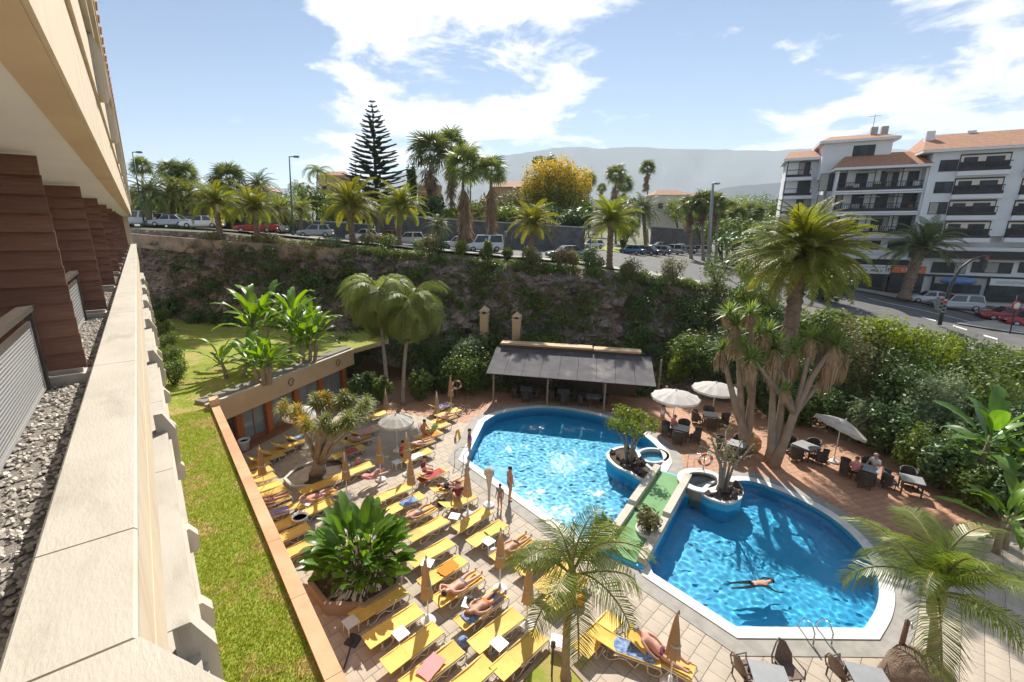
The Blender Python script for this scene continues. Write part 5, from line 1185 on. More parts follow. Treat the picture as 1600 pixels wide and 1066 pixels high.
for k, z in enumerate(levels):
    sl = ab(S0 - .1, S1 - .25, -0.25, 1.5, z - 0.50, z - 0.05, 'balcony', 'white_plaster')
    ab(S0 - .12, S1 - .24, -0.28, -0.252, z - 0.33, z - 0.26, 'drip_line', 'metal_grey', sl)
    ab(S0 - .05, S1 - .3, -0.2, -0.12, z + 0.86, z + 0.94, 'handrail', 'balcony_rail', sl); ab(S0 - .05, S1 - .3, -0.19, -0.14, z - 0.04, z + 0.32, 'rail_panel', 'balcony_rail', sl)
    for q in np.arange(S0, S1 - .3, 0.22): ab(q, q + .05, -0.18, -0.15, z + .3, z + .86, 'baluster', 'balcony_rail', sl)
    for (a, b, mu) in cols[k]:
        y = (282, 314, 348)[k]; window(FPz(a, y, 1.5)[0], FPz(b, y, 1.5)[0], z + .05, z + (2.15 if mu != 2 or k else 2.3), 1.5, mu)
    for px in (1318, 1362, 1404): s = FPz(px, 300)[0]; ab(s - .05, s + .05, -0.17, -0.08, z - .04, tops[k], 'post', 'dark_frame', sl)
ab(S0 - .05, S1 - .3, -0.2, 1.5, ZS[4] - .5, ZS[4] - .05, 'balcony', 'white_plaster')
window(*[FPz(q, 385)[0] for q in (1351, 1380)], ZS[4] + .6, ZS[3] - .9, 1.5, 1); window(*[FPz(q, 385)[0] for q in (1392, 1420)], ZS[4] + .6, ZS[3] - .9, 1.5, 1); window(*[FPz(q, 385)[0] for q in (1296, 1325)], ZS[4] + .6, ZS[3] - .9, 1.5, 1)
# right block: window column and recessed balconies
RY = [(250, 268, 240, 266), (284, 302, 278, 303), (316, 335, 313, 336), (349, 366, 346, 371)]
for k, (y0, y1, by0, by1) in enumerate(RY):
    xs = (1470, 1462, 1453, 1446)[k]; a, z1 = FPz(xs, y0, -.3); b, z0 = FPz(xs + 24, y1, -.3)
    z0 = FPz(xs + 12, y1, -.3)[1]; z1 = FPz(xs + 12, y0, -.3)[1]; window(a, b, z0, z1, -.3, 1)
    for c, (xa, xb) in enumerate((((1502, 1582), (1493, 1570), (1484, 1558), (1477, 1549))[k], ((1607, 1690), (1598, 1680), (1586, 1668), (1575, 1655))[k])):
        m = (xa + xb) / 2; za, zb2 = FPz(m, by1, -.3)[1], FPz(m, by0, -.3)[1]; s0, s1 = FPz(xa, by0, -.3)[0], FPz(xb, by0, -.3)[0]
        bl = ab(s0, s1, -0.36, -0.302, za - .05, zb2 + .05, 'balcony', 'dark_frame')
        ab(s0 + .1, s1 - .1, -0.37, -0.362, za + 1.0, zb2 - .12, 'recess_wall', 'cream_plaster', bl)
        for (u0, u1) in ((.08, .36), (.52, .88)): ab(lerp(s0, s1, u0), lerp(s0, s1, u1), -0.39, -0.372, za + .3, zb2 - .3, 'pane', 'window_glass', bl)
        ab(s0 - .1, s1 + .1, -0.95, -.302, za - .55, za - .06, 'slab', 'white_plaster', bl); ab(s0 - .05, s1 + .05, -0.93, -.85, za + .85, za + .93, 'handrail', 'balcony_rail', bl); ab(s0, s1, -0.9, -.86, za - .05, za + .3, 'rail_panel', 'balcony_rail', bl)
        for q in np.arange(s0, s1, .25): ab(q, q + .05, -0.9, -.87, za + .3, za + .85, 'baluster', 'balcony_rail', bl)
rb2 = random.Random(21)
for k, z in enumerate(levels):
    for q in range(6):
        s_ = rb2.uniform(.5, S1 - 1); w_ = rb2.uniform(.35, .8); h_ = rb2.uniform(.4, 1.0); ab(s_, s_ + w_, .2, .6, z - .04, z + h_, rb2.choice(['balcony_box', 'chair', 'plant_tub']), rb2.choice(['shrub_leaf', 'cream_plaster', 'curtain', 'terracotta_curb', 'white_plaster']))
    for q in range(2): s_ = rb2.uniform(1, S1 - 2); ab(s_, s_ + rb2.uniform(1.2, 2.2), -.22, 1.0, tops[k] - .35, tops[k] - .30, 'awning', rb2.choice(['curtain', 'dark_frame', 'cream_plaster']))
# penthouse, left wing, roofs, chimneys
pz0, pz1 = FPz(1340, 266, 2.5)[1], FPz(1340, 222, 2.5)[1]; p0, p1 = FPz(1286, 240, 2.5)[0], FPz(1392, 240, 2.5)[0]
ab(p0, p1, 2.5, 9, pz0 - 1, pz1, 'penthouse', 'white_plaster'); window(FPz(1333, 235, 2.5)[0], FPz(1367, 235, 2.5)[0], FPz(1350, 244, 2.5)[1], FPz(1350, 227, 2.5)[1], 2.5, 2)
def roof(x0, x1, y0, y1, z0, rise, name='roof', hip=1.5):
    mb = MB(); ym = (y0 + y1) / 2
    mb.add([(x0, y0, z0), (x1, y0, z0), (x1, y1, z0), (x0, y1, z0), (x0 + hip, ym, z0 + rise), (x1 - hip, ym, z0 + rise)], [(0, 1, 5, 4), (1, 2, 5), (2, 3, 4, 5), (3, 0, 4), (3, 2, 1, 0)])
    o = mb.build(name, 'roof_tile', AB); ab(x0 + .02, x1 - .02, y0 + .02, y1 - .02, z0 - .3, z0 - .01, 'eave', 'white_plaster', o); return o
rr_ = roof(p0 - .6, p1 + .6, 1.8, 9.6, pz1 + .3, 1.0)
for px in (1364, 1380): s = FPz(px, 212, 5)[0]; ab(s - .35, s + .35, 4.6, 5.3, pz1 + .8, pz1 + 2.0, 'chimney', 'pale_stone', rr_)
roof(S0 - .7, S1 + .1, -0.9, 7, ZS[0] + .35, 1.9)
rz = FPz(1520, 236, -.3)[1]; r2 = roof(S1 - 1.2, S2 + .5, -1.2, 11, rz + .3, 2.4)
for px, v in ((1452, 3), (1515, 5)): s = FPz(px, 215, v)[0]; ab(s - .4, s + .4, v - .4, v + .4, rz + 1.2, rz + 2.9, 'chimney', 'white_plaster', r2)
w0, w1 = FPz(1224, 300, 4)[0], FPz(1282, 300, 4)[0]
ab(w0, w1, 5.2, 11, zb, FPz(1250, 252, 4)[1], 'wing', 'white_plaster'); roof(w0 - .5, w1 + .5, 3.6, 11, FPz(1250, 251, 4)[1] + .3, 1.3, 'roof', .8)
for y in (276, 305, 333, 360):
    z = FPz(1250, y, 4)[1]; sl = ab(w0, FPz(1270, y, 4)[0], 4.0, 5.2, z - .5, z - .05, 'balcony', 'white_plaster'); e = FPz(1267, y, 4)[0]
    ab(w0 + .05, e, 4.02, 4.1, z + .85, z + .93, 'handrail', 'balcony_rail', sl); ab(w0 + .05, e, 4.03, 4.08, z - .05, z + .3, 'rail_panel', 'balcony_rail', sl); ab(w0, w0 + .12, 4.0, 4.1, z - .05, z + 2.3, 'post', 'dark_frame', sl)
    window(w0 + (e - w0) * .5, e - .1, z + .05, z + 2.0, 5.2, 1)
ant = MB().tube([(p0 + 5, 4, pz1 + .5), (p0 + 5, 4, pz1 + 3.4)], .035, 5); ant.box((p0 + 5, 4, pz1 + 3.2), (1.2, .04, .04)); ant.build('aerial', 'metal_grey', AB)
# shops
zs0 = 0.6
ab(S0 - .3, S1 + .2, 0.2, 1.5, ZS[5] - .1, ZS[5] + .55, 'shop_band', 'dark_frame'); ab(S0 - .3, S1 + .2, 0.15, 1.5, ZS[5] - 1.25, ZS[5] - .12, 'shop_fascia', 'white_plaster')
def letters(x0, x1, z, h, v, mat, n, seed, parent):      # small letter strokes, too blurred in the photo to read
    r = random.Random(seed); mb = MB(); w = (x1 - x0) / n
    for k in range(n):
        if r.random() < .12: continue
        x = x0 + k * w; mb.box((x + w * .15, v, z), (w * .18, .02, h)); mb.box((x + w * .5, v, z + h * r.choice((-.4, 0, .4))), (w * .5, .02, h * .2))
        if r.random() < .6: mb.box((x + w * .72, v, z + h * .1), (w * .16, .02, h * .7))
    return mb.build('lettering', mat, parent)
def shop(xa, xb, y0, y1, v, sign, glass='window_glass'):
    a, b = FPz(xa, 440, v)[0], FPz(xb, 440, v)[0]; z1 = FPz((xa + xb) / 2, y0, v)[1]; z0 = FPz((xa + xb) / 2, y1, v)[1]
    w = ab(a, b, v - .1, v + .4, z0, z1, 'shop_front', 'dark_frame'); n = 3; d = (b - a - .2) / n
    for k in range(n): ab(a + .1 + k * d, a + .1 + k * d + d - .08, v - .13, v - .102, z0 + .6, z1 - 1.0, 'pane', glass, w)
    if sign: s = ab(a + .05, b - .05, v - .22, v - .102, z1 - .85, z1 - .05, 'sign', sign, w)
    else: s = None
    return a, b, z0, z1, w
a, b, z0, z1, w = shop(1342, 1380, 417, 455, .2, 'white_sign'); letters(a + .3, b - .3, z1 - .45, .34, -.03, 'black_ink', 12, 3, w)
a, b, z0, z1, w = shop(1388, 1442, 416, 458, .1, 'orange_sign'); letters(a + 1.0, a + 2.9, z1 - .45, .36, -.13, 'white_sign', 5, 4, w)
a2, b2, z02, z12, w2 = shop(1458, 1535, 433, 468, .5, 'metal_grey'); bs = MB().lathe([(0.02, 0), (1.6, 0), (1.6, .12), (.02, .12)], (0, 0, 0), 20).mesh('sign', 'blue_sign'); o = link('sign', bs, w2, ((a2 + b2) / 2, .24, z12 - .45), (PI / 2, 0, 0), (1, .32, 1))
a3, b3, z03, z13, w3 = shop(1545, 1640, 436, 474, .5, 'white_sign'); letters(a3 + .6, b3 - 1, z13 - .45, .3, .27, 'teal_paint', 14, 6, w3)
s = FPz(1360, 410, .15)[0]; letters(s, s + 4.2, ZS[5] - .7, .42, .13, 'black_ink', 9, 8, AB)
ab(S0 - 3, FPz(1338, 440, .2)[0], 0.1, .5, zb, ZS[5] - 1.6, 'shop_front', 'teal_paint')
xa = FPz(1455, 420, .3)[0]
for (pa, pb) in ((1456, 1510), (1518, 1582), (1592, 1640)): window(FPz(pa, 418, .85)[0], FPz(pb, 418, .85)[0], FPz((pa + pb) / 2, 427, .85)[1], FPz((pa + pb) / 2, 410, .85)[1], .85, 2)
ab(S1 + .2, S2, .55, .88, FPz(1520, 433, .8)[1] - .1, FPz(1520, 433, .8)[1] + .15, 'shop_band', 'dark_frame'); ab(S1 - .1, S2, -.1, .89, FPz(1520, 398, .5)[1] - .5, FPz(1520, 398, .5)[1] + .3, 'terrace_band', 'dark_frame'); ab(S1 + .05, S2, -.2, .86, FPz(1520, 396, .5)[1] + .32, FPz(1520, 396, .5)[1] + .75, 'terrace_edge', 'white_plaster')
# ---- lamps, lights, sign
def lamp(label, base, top, mat, arm, r=0.09, group='street lamps'):
    b, t_ = Vector(base), Vector(top); T = thing('street_lamp', label, 'street lamp', b, 0, group); h = t_ - b
    MB().tube([(0, 0, 0), h * .5, h], [r * 1.3, r, r * .7], 8).build('pole', mat, T); d = W(1, 0) * arm
    MB().tube([h, h + d], [r * .6, r * .5], 6).build('arm', mat, T); c = h + d * 1.3
    MB().box(c, (abs(arm) * .9, .35, .18), -AZ).build('lamp_head', mat, T); MB().box(c - Vector((0, 0, .1)), (abs(arm) * .6, .25, .03), -AZ).build('lens', 'lamp_glass', T)
    MB().lathe([(r * 1.9, 0), (r * 1.9, .5), (r * 1.3, .6)], (0, 0, 0), 8).build('foot', mat, T)
lamp('green street lamp at far left beside the hotel end', street(226, 57), P(207, 238, 57), 'metal_green', .6)
lamp('slim green street lamp left of the norfolk pine', street(458, 54), P(452, 245, 54), 'metal_green', .6)
lamp('tall thick grey lamp mast beside the fan palm row', street(1106, 58), P(1114, 287, 58), 'metal_grey', .45, .2)
lamp('short slim lamp post by the white van', street(787, 50), P(788, 362, 50), 'metal_grey', .15, .04)
lamp('short dark post left of the orange-based date palm', street(921, 50), P(923, 366, 50), 'metal_dark', .3, .06)
TL = thing('traffic_light', 'traffic light mast with curved arm over the road at right', 'traffic light', P(1468, 508, 41)); tb = P(1468, 508, 41)
arc = [P(x, y, 41) - tb for x, y in ((1468, 508), (1476, 475), (1486, 445), (1500, 420), (1518, 406), (1533, 402))]
MB().tube(arc, [.16, .15, .14, .11, .09, .07], 8).build('mast', 'metal_dark', TL)
for x, y in ((1537, 410), (1473, 478), (1468, 474)): c = P(x, y, 40.8) - tb; q = MB().box(c, (.4, .35, 1.15), -AZ).build('signal_head', 'metal_dark' if y < 420 else 'olive_leaf' if False else 'metal_grey', TL); [MB().box(c + W(0, -1) * .19 + Vector((0, 0, dz)), (.24, .04, .24), -AZ).build('lens', 'red_paint' if dz > .2 else 'dark_frame', q) for dz in (.35, 0, -.35)]
RS = thing('road_sign', 'round red-ringed road sign on dark post at the right edge', 'road sign', P(1578, 522, 40)); rb_ = P(1578, 522, 40)
MB().tube([(0, 0, 0), P(1590, 462, 40) - rb_], .05, 6).build('post', 'metal_dark', RS); c = P(1588, 478, 40) - rb_
disc = MB().lathe([(0.01, 0), (.42, 0), (.42, .04), (.01, .04)], (0, 0, 0), 20).mesh('disc', 'red_paint'); o = link('disc', disc, RS, c, (PI / 2, 0, -AZ)); link('face', MB().lathe([(.01, 0), (.29, 0), (.29, .02), (.01, .02)], (0, 0, .041), 20).mesh('face', 'white_sign'), o)
# ---- cars
for n_, c_ in (('white', (.75, .75, .76)), ('silver', (.45, .47, .48)), ('red', (.42, .035, .035)), ('dark', (.045, .05, .06)), ('blue', (.12, .20, .32)), ('grey', (.22, .23, .24))): M('car_' + n_, c_, rough=0.25, metal=0.3 if n_ in ('silver', 'grey', 'blue') else 0, spec=.6)
M('tyre', (.02, .02, .02), rough=.85); M('rim', (.5, .5, .5), rough=.3, metal=.6); M('car_glass', (.03, .04, .045), rough=.05, spec=.9); M('headlight', (.7, .7, .7), rough=.15); M('tail_light', (.4, .02, .02), rough=.2)
def car_parts(kind):
    L, Wd, Hh = {'hatch': (3.9, 1.68, 1.46), 'saloon': (4.4, 1.74, 1.42), 'van': (4.2, 1.74, 1.85), 'suv': (4.3, 1.78, 1.72)}[kind]
    x = lambda u: (u - .5) * L
    bd = MB(); w = Wd / 2
    secs = [(0.0, .42, .62, .86), (.03, .28, .80, .95), (.14, .22, .86, 1.0), (.30, .22, .90, 1.0), (.55, .22, .92, 1.0), (.80, .22, .93, 1.0), (.95, .26, .92, .97), (1.0, .42, .80, .88)]
    vs = []
    for u, zb_, zt_, k in secs:
        zt2 = zt_ * (Hh / 1.46) ** .5
        vs += [(x(u), -w * k * .96, zb_), (x(u), -w * k, zb_ + .2), (x(u), -w * k * .95, zt2), (x(u), w * k * .95, zt2), (x(u), w * k, zb_ + .2), (x(u), w * k * .96, zb_)]
    fs = []
    for i in range(len(secs) - 1):
        for j in range(6): fs.append((i * 6 + j, i * 6 + (j + 1) % 6, i * 6 + 6 + (j + 1) % 6, i * 6 + 6 + j))
    fs += [tuple(range(6)), tuple(reversed(range(42, 48)))]; bd.add(vs, fs, True)
    cab = {'hatch': (.27, .42, .86, .97), 'saloon': (.27, .42, .70, .86), 'van': (.18, .30, .97, .99), 'suv': (.26, .38, .93, .98)}[kind]; zl = .88 * (Hh / 1.46) ** .5
    lo, hi = w * .93, w * .76
    cv = [(x(cab[0]), -lo, zl), (x(cab[1]), -hi, Hh), (x(cab[2]), -hi, Hh), (x(cab[3]), -lo, zl), (x(cab[0]), lo, zl), (x(cab[1]), hi, Hh), (x(cab[2]), hi, Hh), (x(cab[3]), lo, zl)]
    bd.add(cv, [(0, 3, 2, 1), (4, 5, 6, 7), (1, 2, 6, 5), (0, 1, 5, 4), (3, 7, 6, 2)])
    gl = MB()
    def pane(q, k=.86, out=.012):
        c = sum((Vector(a) for a in q), Vector()) / 4; n = (Vector(q[1]) - Vector(q[0])).cross(Vector(q[2]) - Vector(q[0])).normalized()
        if n.dot(c - Vector((0, 0, .8))) < 0: n = -n; q = list(reversed(q))
        gl.add([c + (Vector(a) - c) * k + n * out for a in q], [(0, 1, 2, 3)])
    pane([cv[0], cv[1], cv[5], cv[4]]); pane([cv[3], cv[7], cv[6], cv[2]])
    for o in (0, 4):
        a, b, c, d_ = (Vector(cv[o + i]) for i in range(4)); m0, m1 = a.lerp(d_, .5), b.lerp(c, .5); pane([a, b, m1, m0], .84); pane([m0, m1, c, d_], .84)
    wh = MB().lathe([(.02, -.1), (.30, -.1), (.32, -.06), (.32, .06), (.30, .1), (.02, .1)], (0, 0, 0), 14).mesh('tyre', 'tyre'); rm = MB().lathe([(.02, -.106), (.19, -.106), (.19, .106), (.02, .106)], (0, 0, 0), 12).mesh('rim', 'rim')
    return L, w, bd.mesh('body', 'car_white'), gl.mesh('windows', 'car_glass'), wh, rm, MB().box((0, 0, 0), (.06, .32, .14)).mesh('headlight', 'headlight'), MB().box((0, 0, 0), (.05, .22, .2)).mesh('tail_light', 'tail_light')
CARS = {k: car_parts(k) for k in ('hatch', 'saloon', 'van', 'suv')}
def car(label, px, f, yaw, kind, colr, pos=None, dz=.055):
    L, w, bm_, gm, wh, rm, hl, tl = CARS[kind]; p = pos or street(px, f); T = thing('car', label, 'car', p + Vector((0, 0, dz)), -AZ + yaw, 'parked cars')
    o = link('body', bm_, T); o.material_slots[0].link = 'OBJECT'; o.material_slots[0].material = MATS['car_' + colr]
    link('windows', gm, T)
    for sx_ in (-.31, .31):
        for sy in (-1, 1): q = link('wheel', wh, T, (sx_ * L, sy * (w - .09), .32), (PI / 2, 0, 0)); link('rim', rm, q)
    for sy in (-1, 1): link('headlight', hl, T, (-L / 2 + .04, sy * w * .62, .66)); link('tail_light', tl, T, (L / 2 - .03, sy * w * .68, .72))
    return T
for a in (('white van half hidden at the far left beside the lamp post', 216, 60, .3, 'van', 'white'), ('white car behind the leftmost date palm', 252, 62, .2, 'suv', 'white'), ('silver car left of the leaning date palm', 268, 56, .1, 'saloon', 'silver'), ('grey car under the twin-trunk date palm', 300, 60, .15, 'hatch', 'grey'), ('white saloon right above the tan wall at left', 318, 54, .1, 'saloon', 'white'),
          ('red car behind the pale-trunked date palm', 402, 52, .1, 'saloon', 'red'), ('white car right behind the red car', 424, 56, 0, 'hatch', 'white'), ('silver hatchback left of the golden date palm', 494, 53, .1, 'hatch', 'silver'), ('white car behind the golden date palm trunk', 572, 54, .05, 'saloon', 'white'), ('red hatchback by the yellow-green date palm', 608, 54, .05, 'hatch', 'red'), ('white hatchback right of the yellow-green date palm', 640, 54, 0, 'hatch', 'white'),
          ('white hatchback left of the white van', 716, 53, 0, 'hatch', 'white'), ('white van before the dark stone wall', 757, 52, .05, 'van', 'white'), ('dark grey car roof showing behind the dry shrub', 885, 50, .2, 'saloon', 'grey'), ('white car behind the dark post by the roundabout', 925, 80, .2, 'hatch', 'white'),
          ('pale blue car nearest in the parked row', 988, 73, -.9, 'hatch', 'blue'), ('dark car second in the parked row', 1010, 75, -.9, 'saloon', 'dark'), ('dark grey car third in the parked row', 1031, 79, -.9, 'hatch', 'grey'), ('silver car fourth in the parked row', 1051, 84, -.9, 'suv', 'silver'), ('grey car fifth in the parked row', 1071, 88, -.9, 'hatch', 'grey'), ('white car last in the parked row', 1092, 90, -.9, 'suv', 'white'), ('grey car at the far side by the second wall', 1030, 98, 0, 'saloon', 'grey'), ('silver car at the far side right of it', 1062, 98, 0, 'saloon', 'silver'), ('white car on the bend among fan palms', 1196, 95, .2, 'suv', 'white'), ('dark car under the trees left of the big date palm', 1150, 70, .3, 'hatch', 'dark'),
          ('white pickup-like car parked before the blue sign', 1452, 53.2, -.42, 'saloon', 'white'), ('silver off-roader parked before the blue oval sign', 1492, 50.2, -.42, 'suv', 'silver'), ('dark red car parked at the right edge', 1572, 46.0, -.42, 'saloon', 'red'), ('second red car cut by the right picture edge', 1606, 43.6, -.42, 'hatch', 'red')): car(*a)
# ================================================================== poolside
M('yellow_sling', (0.82, 0.54, 0.12), (0.74, 0.47, 0.095), 5, 0.7, 0.1, 60, objrand=0.16)
M('white_plastic', (0.72, 0.66, 0.56), (0.60, 0.53, 0.44), 6, 0.45)
M('table_white', (0.80, 0.79, 0.77), rough=0.4)
M('parasol_tan', (0.52, 0.38, 0.22), (0.44, 0.31, 0.17), 3, 0.85, stretch=(1, 1, .4), transl=0.25, objrand=0.1)
M('parasol_white', (0.74, 0.73, 0.70), (0.66, 0.65, 0.63), 3, 0.8, transl=0.3)
M('parasol_stripe', (0.60, 0.58, 0.52), (0.48, 0.46, 0.41), 3, 0.8, transl=0.2)
M('wicker', (0.045, 0.035, 0.03), (0.08, 0.065, 0.055), 30, 0.6, 0.5, 60)
M('wicker_brown', (0.16, 0.11, 0.08), (0.23, 0.16, 0.12), 30, 0.6, 0.5, 60)
M('grey_top', (0.27, 0.28, 0.29), (0.33, 0.34, 0.35), 2, 0.5)
M('awning', (0.075, 0.07, 0.08), (0.12, 0.112, 0.12), 1.2, 0.85, 0.2, 20, stretch=(1, 1, 1), c3=(0.24, 0.22, 0.20), s3=0.6, f3=(0.55, 0.75))
M('wood_post', (0.33, 0.25, 0.17), (0.26, 0.19, 0.13), 4, 0.8)
M('steel', (0.55, 0.57, 0.58), rough=0.25, metal=0.9)
M('buoy_orange', (0.65, 0.13, 0.04), rough=0.6); M('terracotta_pot', (0.46, 0.27, 0.13), (0.38, 0.21, 0.10), 4, 0.85, 0.2, 12)
M('towel_blue', (0.05, 0.12, 0.33), (0.32, 0.42, 0.60), 9, 0.95); M('towel_white', (0.72, 0.72, 0.72), rough=.95); M('towel_red', (0.38, 0.05, 0.07), (0.5, .12, .1), 8, .95); M('towel_green', (0.50, 0.55, 0.15), rough=.95); M('towel_orange', (0.68, 0.25, 0.03), rough=.95); M('towel_purple', (0.30, 0.26, 0.42), rough=.95); M('towel_pink', (0.62, 0.30, 0.30), rough=.95)
M('sign_yellow', (0.72, 0.46, 0.02), rough=.5); M('lava', (0.065, 0.05, 0.045), (0.13, 0.10, 0.09), 3, .95, .9, 8); M('thatch', (0.24, 0.165, 0.115), (0.31, 0.22, 0.16), 8, .95, .9, 25); M('rubber_dark', (.05, .05, .05), rough=.7)
# ---- loungers
def sling(x0, x1, sag, n=8):
    mb = MB(); vs = []
    for i in range(n + 1):
        u = i / n; x = lerp(x0, x1, u); z = -sag * math.sin(PI * u) * 1.0
        for y, dz in ((-.28, .012), (-.14, -.006), (0, -.012), (.14, -.006), (.28, .012)): vs.append((x, y, z + dz + .012))
    m = 5; fs = [(i * m + k, (i + 1) * m + k, (i + 1) * m + k + 1, i * m + k + 1) for i in range(n) for k in range(4)]
    mb.add(vs, fs, True); k0 = len(vs); mb.add([(v[0], v[1], v[2] - .02) for v in vs], [tuple(reversed(f)) for f in fs], True)
    for y in (-.28, .28): mb.box(((x0 + x1) / 2, y, .012), (x1 - x0, .035, .03))
    return mb
SEAT = MB(); _s = sling(-.25, .98, .03); SEAT.add([(a, b, c + .34) for a, b, c in _s.v], _s.f, True); SEAT = SEAT.mesh('seat', 'yellow_sling')
BACK = sling(-.72, -.01, .015, 5).mesh('backrest', 'yellow_sling')
RAIL = MB().tube([(-.28, 0, .32), (0.9, 0, .32), (1.0, 0, .29)], .022, 6).mesh('side_rail', 'white_plastic')
LEGA = MB().tube([(-.55, 0, .30), (-.62, 0, .12), (-.50, 0, .02), (-.32, 0, .05), (-.14, 0, .20), (0.05, 0, .23), (.20, 0, .10), (.30, 0, .05), (.42, 0, .30)], .02, 6).mesh('side_leg', 'white_plastic')
LEGB = MB().tube([(.62, 0, .31), (.66, 0, .05), (.78, 0, .015), (.96, 0, .04), (1.02, 0, .20), (.96, 0, .31)], .02, 6).mesh('foot_leg', 'white_plastic')
CROSS = MB().tube([(0, -.31, 0), (0, .31, 0)], .02, 6).mesh('cross_bar', 'white_plastic')
def lounger(label, px, yaw=7.0, back=0.0, towel=None, group=None, rot=0.0):
    c = G(px[0], px[1], .34); T = thing('sun_lounger', label, 'sun lounger', (c.x, c.y, 0.002), R(yaw), group)
    link('seat', SEAT, T); link('backrest', BACK, T, (-.25, 0, .345), (0, R(back), 0))
    for s in (-1, 1):
        link('side_rail', RAIL, T, (0, s * .315, 0)); link('side_leg', LEGA, T, (0, s * .30, 0)); link('foot_leg', LEGB, T, (0, s * .30, 0))
    link('cross_bar', CROSS, T, (.97, 0, .31)); link('cross_bar', CROSS, T, (-.5, 0, .03))
    if back > 5: MB().tube([(-.55, .1, .05), (-.25 - .5 * math.cos(R(back)), .1, .33 + .5 * math.sin(R(back)))], .015, 5).build('back_strut', 'white_plastic', T)
    if towel:
        tw = link('towel', MB().box((.05, 0, .368), (1.5, .52, .014)).mesh('towel', 'towel_' + towel[0]), None, (c.x, c.y, 0.004), (0, 0, R(yaw))); tag(tw, towel[1], 'towel', 'beach towels')
    return T
ROWS = [
 ('in the front row below the big planter', [(592, 943, 0), (615, 977, 0), (645, 1010, 0), (676, 1042, 0), (726, 1068, 0)], 7),
 ('in the middle row right of the big planter', [(812, 1021, 0), (776, 984, 0), (752, 951, 0), (716, 919, 0), (692, 893, 0), (674, 863, 0)], 7),
 ('in the row nearest the upper pool', [(935, 990, 0), (886, 922, 0), (868, 900, 0), (838, 874, 0), (800, 857, 0), (762, 833, 0), (738, 812, 0)], 8),
 ('in the row hidden behind the big planter bush', [(668, 826, 0), (650, 806, 0), (634, 786, 0), (614, 770, 0)], 7),
 ('along the orange wall', [(460, 860, 0), (446, 838, 0), (440, 820, 12), (424, 803, 0), (418, 786, 15), (413, 774, 0), (406, 765, 0), (398, 753, 0), (393, 742, 0), (390, 730, 0)], 8),
 ('before the restaurant windows', [(414, 717, 32), (430, 706, 32), (450, 696, 32), (468, 684, 30)], 12),
 ('below the dragon tree bed', [(488, 797, 0), (494, 779, 0), (500, 758, 0), (556, 735, 0)], 9),
 ('right of the dragon tree', [(545, 706, 0), (556, 690, 25), (566, 676, 30), (585, 650, 28)], 9),
 ('in the mixed cluster left of the pool entry', [(715, 786, 25), (700, 762, 20), (672, 744, 35), (652, 712, 0), (655, 695, 0), (668, 682, 20), (682, 668, 0), (692, 655, 0), (700, 645, 0), (688, 636, 30)], 8)]
TW = {('middle', 2): ('blue', 'blue towel under the man in orange trunks'), ('upper', 3): ('white', 'white and blue towel beside the tan parasol'), ('mixed', 2): ('red', 'dark red towel on a lounger near the pool entry'), ('mixed', 5): ('orange', 'orange towel near the grey round parasol'), ('mixed', 9): ('purple', 'pale purple towel at the far end of the lounger cluster'), ('restaurant', 3): ('blue', 'light blue towel under the white parasol by the restaurant'), ('right of', 2): ('pink', 'pink striped towel left of the grey round parasol')}
for desc, pts, yaw in ROWS:
    for i, (x, y, bk) in enumerate(pts):
        tw = next((v for (k, j), v in TW.items() if k in desc and j == i), None)
        lounger('yellow sun lounger, %s from the camera %s' % (ORD[i], desc), (x, y), yaw + rnd.uniform(-2, 2), bk, tw, 'yellow sun loungers')
lounger('yellow lounger under a blue towel below the slim palm', (978, 1012), -60, 20, ('blue', 'blue and white towel on the lounger below the slim palm'), 'yellow sun loungers')
lounger('yellow lounger with sunbather beside the bottom parasol', (1028, 1022), -75, 25, None, 'yellow sun loungers')
XT = [((650, 806), 'white', 'white towel on a lounger behind the planter bush'), ((762, 833), 'green', 'lime towel on a lounger nearest the upper pool'), ((700, 762), 'blue', 'blue towel on a lounger left of the pool corner'), ((652, 712), 'white', 'white towel right of the pinkish parasol'), ((418, 786), 'pink', 'pink towel on a lounger along the orange wall'), ((424, 803), 'purple', 'greyish purple towel near the white round pot'), ((545, 706), 'red', 'red towel right of the dragon tree trunk'), ((692, 893), 'orange', 'orange towel on the lounger beside the first sunbather'), ((682, 668), 'green', 'green towel near the far tan parasol'), ((676, 1042), 'pink', 'pink towel on the fourth front lounger'), ((634, 786), 'blue', 'blue towel on a lounger above the planter bush')]
for (x, y), cn, lab in XT:
    c = G(x, y, .37); mb = MB(); r_ = random.Random(x); vs = []
    for i in range(7):
        for k in range(5): vs.append((-.3 + i * .13 + r_.uniform(-.02, .02), -.24 + k * .12 + r_.uniform(-.015, .015), .385 + r_.uniform(-.012, .02)))
    mb.add(vs, [(i * 5 + k, (i + 1) * 5 + k, (i + 1) * 5 + k + 1, i * 5 + k + 1) for i in range(6) for k in range(4)], True)
    tag(mb.build('towel', 'towel_' + cn, None, None, loc=(c.x + r_.uniform(-.3, .3), c.y, 0.004), rot=(0, 0, R(8 + r_.uniform(-12, 12)))), lab, 'towel', 'beach towels')
